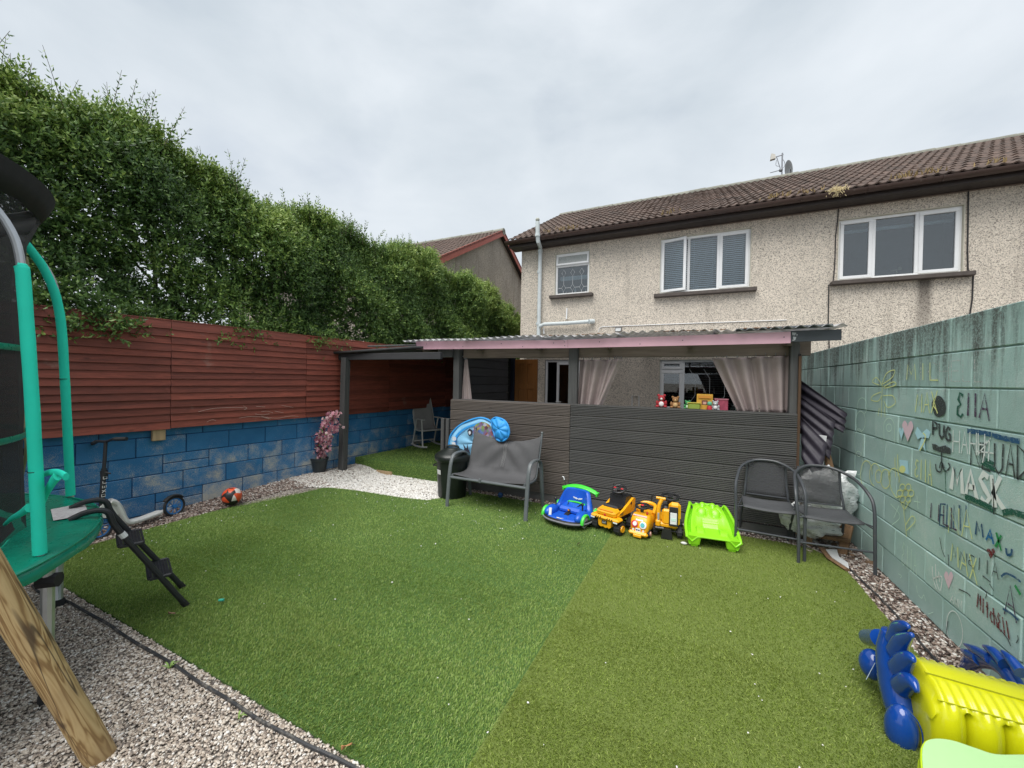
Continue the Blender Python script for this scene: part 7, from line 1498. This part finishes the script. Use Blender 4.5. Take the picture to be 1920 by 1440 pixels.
def plastic_table():
    M_pl = pm('pale_lime_top', (.42, .66, .32), .35, .05, 5); zt = .24; out = [G(x, y, zt) for x, y in ((1724, 1408), (1732, 1394), (1752, 1389), (1785, 1393), (1830, 1408), (1870, 1420), (1930, 1421), (2010, 1424), (2010, 1560), (1800, 1560), (1735, 1500), (1724, 1440))]; c = sum(out, Vector())/len(out); tb = thing('play_slide', 'lime green moulded plastic toy at the bottom right corner', 'plastic toy', (c.x, c.y, .01)); lo = smooth_path(out+[out[0]], 5)[:-1]; T = lambda p, z, k=1.: Vector(((p.x-c.x)*k, (p.y-c.y)*k, z))
    mb = MB(); mb.loft([[T(p, z, k) for p in lo] for z, k in ((.0, .90), (.03, .93), (.18, .97), (zt-.02, 1.0), (zt-.006, .995), (zt-.0, .975))]); obj('body', mb, plast('lime_side', (.50, .66, .01)), tb, smooth=60)
    mb = MB(); mb.loft([[T(p, z, k) for p in lo] for z, k in ((zt-.004, .95), (zt+.004, .94), (zt+.004, .90))]); obj('top', mb, M_pl, tb); mb = MB(); mb.tube([T(p, zt-.055, .992) for p in lo], .005, 6, closed=True); obj('mould_line', mb, plast('lime_line', (.42, .58, .01)), tb)
plastic_table()
# ---- rubble heap between the shelter and the green wall
def sheet(corners, lab, waves, amp=.014, col=None):
    P = [PY(x, y, Y) for x, y, Y in corners]; rt = thing('corrugated_sheet', lab, 'corrugated sheet', (P[3].x, P[3].y, 0), 0, 'offcuts of dark corrugated plastic'); o0 = Vector(rt.location); nn = (P[1]-P[0]).cross(P[3]-P[0]).normalized(); mb = MB()
    mb.grid(lambda u, v: tuple(P[0].lerp(P[1], u).lerp(P[3].lerp(P[2], u), v)+nn*amp*math.sin(v*waves*2*math.pi)-o0), 6, int(waves*10)); obj('sheet', mb, M_cs, rt, smooth=70, solid=.002)
M_cs = pm('smoked_plastic', (.04, .034, .05), .55, .2, 4, dirt=((.10, .095, .11), 8, .6, .8))
sheet([(1500, 712, 5.35), (1588, 775, 5.0), (1582, 812, 4.95), (1500, 770, 5.3)], 'dark corrugated sheet propped highest against the green wall', 3, .011); sheet([(1500, 742, 5.2), (1566, 790, 4.95), (1556, 862, 4.9), (1500, 812, 5.1)], 'smoked corrugated sheet in the middle of the propped offcuts', 4, .010); sheet([(1501, 780, 5.05), (1552, 832, 4.9), (1535, 905, 4.82), (1503, 860, 4.95)], 'smoked corrugated sheet lowest of the propped offcuts', 3, .009)
def plank(name, lab, a, b2, w, th, m, tw=0.):
    a, b2 = Vector(a), Vector(b2); rt = thing(name, lab, 'rubble', (a.x, a.y, 0)); d = b2-a; L_ = d.length; q = d.to_track_quat('X', 'Z').to_matrix().to_4x4(); mb = MB(); mb.M = Matrix.Translation(a-Vector(rt.location)) @ q @ Matrix.Rotation(tw, 4, 'X'); mb.box((L_/2, 0, 0), (L_, w, th), ch=.004); obj('board', mb, m, rt); return rt
M_wb = pm('white_board', (.62, .63, .64), .6, .1, 8); M_bt = wood('broken_timber', (.24, .14, .075), 'z', .4, .2, .85); M_foil = None
def gp(px, py, Y): return PY(px, py, Y)
plank('white_board', 'white board offcut standing in the rubble heap', gp(1522, 900, 4.95), gp(1532, 815, 5.0), .17, .012, M_wb, R(8)); plank('timber_offcut', 'dark red timber leaning behind the silver bag', gp(1570, 930, 4.9), gp(1550, 852, 5.0), .06, .04, M_bt); plank('timber_offcut', 'brown timber offcut under the chair by the wall', gp(1578, 1042, 4.62)-Vector((0, 0, .0)), gp(1592, 985, 4.75), .07, .035, M_bt); plank('timber_offcut', 'short upright timber stub by the decking corner', (gp(1516, 1028, 4.70).x, 4.72, .0), (gp(1516, 1000, 4.70).x, 4.74, .22), .06, .05, M_bt); plank('timber_offcut', 'flat timber offcut lying across the rubble', (1.02, 4.78, .10), (1.42, 4.66, .13), .09, .03, M_bt); plank('timber_offcut', 'wide brown board at the back of the rubble', (1.10, 4.95, .18), (1.46, 4.85, .22), .16, .03, M_bt)
p = [G(1548, 1030, .04), G(1569, 1030, .045), G(1573, 1043, .04), G(1590, 1055, .035), G(1592, 1066, .03), G(1560, 1045, .035)]; bp_ = thing('broken_panel', 'broken white panel with a brown edge at the lawn corner', 'rubble', (p[0].x, p[0].y, 0)); mb = MB(); c = Vector(bp_.location); n = len(p); mb.add([q-c for q in p]+[q-c-Vector((0, 0, .014)) for q in p], [tuple(range(n)), tuple(range(n, 2*n))[::-1]]+[(k, (k+1) % n, n+(k+1) % n, n+k) for k in range(n)]); obj('panel', mb, M_wb, bp_); mb = MB(); mb.tube([p[0]-c-Vector((.02, .01, .012)), p[5]-c-Vector((.02, .01, .012)), p[4]-c-Vector((.015, .015, .01))], .016, 5, flat=1.5); obj('edge_strip', mb, M_bt, bp_)
def bag(px, py, Y, rx, ry, rz, lab, seed):
    c = PY(px, py, Y); rt = thing('plastic_sack', lab, 'sack', (c.x, c.y, max(.02, c.z-rz))); m, t, b = newmat('foil_sack'); geo = N(t, 'ShaderNodeNewGeometry').outputs['Position']; n_ = nz(t, 22, 5, .7); pr = nz(t, 1, 4, .65, vec=geo, sc=(14, 14, 70)); cc = mixc(t, mrange(t, pr, .58, .64, 0, .8), ramp(t, n_, [(.3, (.66, .67, .68)), (.7, (.92, .93, .94))]), (.06, .06, .065)); L(t, cc, b.inputs['Base Color']); b.inputs['Roughness'].default_value = .3; b.inputs['Metallic'].default_value = .15; bumpn(t, b, nz(t, 34, 4, .6), .6, .02)
    mb = MB(); nu, nv = 40, 26; V = []
    for j in range(nv+1):
        th = math.pi*(j/nv); 
        for i in range(nu):
            ph = 2*math.pi*i/nu; d = Vector((math.sin(th)*math.cos(ph), math.sin(th)*math.sin(ph), math.cos(th))); k = 1+.32*mnoise.noise(d*2.1+Vector((seed, 0, 0)))+.14*mnoise.noise(d*5+Vector((0, seed, 0)))+.06*mnoise.noise(d*11); V.append((d.x*rx*k, d.y*ry*k, rz+d.z*rz*k))
    mb.add(V, [(j*nu+i, j*nu+(i+1) % nu, (j+1)*nu+(i+1) % nu, (j+1)*nu+i) for j in range(nv) for i in range(nu)]); obj('sack', mb, m, rt, smooth=40); mb = MB(); mb.tube([(rx*.5, 0, rz*1.7), (rx*.75, -.02, rz*2.0), (rx*.95, -.03, rz*1.95)], [.03, .02, .035], 7, flat=.3); obj('sack_neck', mb, m, rt)
bag(1545, 925, 4.86, .25, .13, .24, 'crumpled silver sack on top of the rubble heap', 3.1); bag(1490, 968, 4.70, .12, .05, .13, 'crumpled silver sack beside the decking corner', 8.4); bag(1530, 985, 4.74, .21, .10, .11, 'printed white sack hanging low over the rubble', 5.7)
V_ = scat(1.0, 1.52, 4.45, 5.1, 90); stones('rubble', V_, .03, .09, attrmat('rubble_bits', [(0, (.06, .04, .03)), (.5, (.25, .16, .10)), (.8, (.45, .38, .32)), (1, (.7, .68, .64))], .85), 'broken bits of wood and plaster under the chair by the wall', 'rubble')
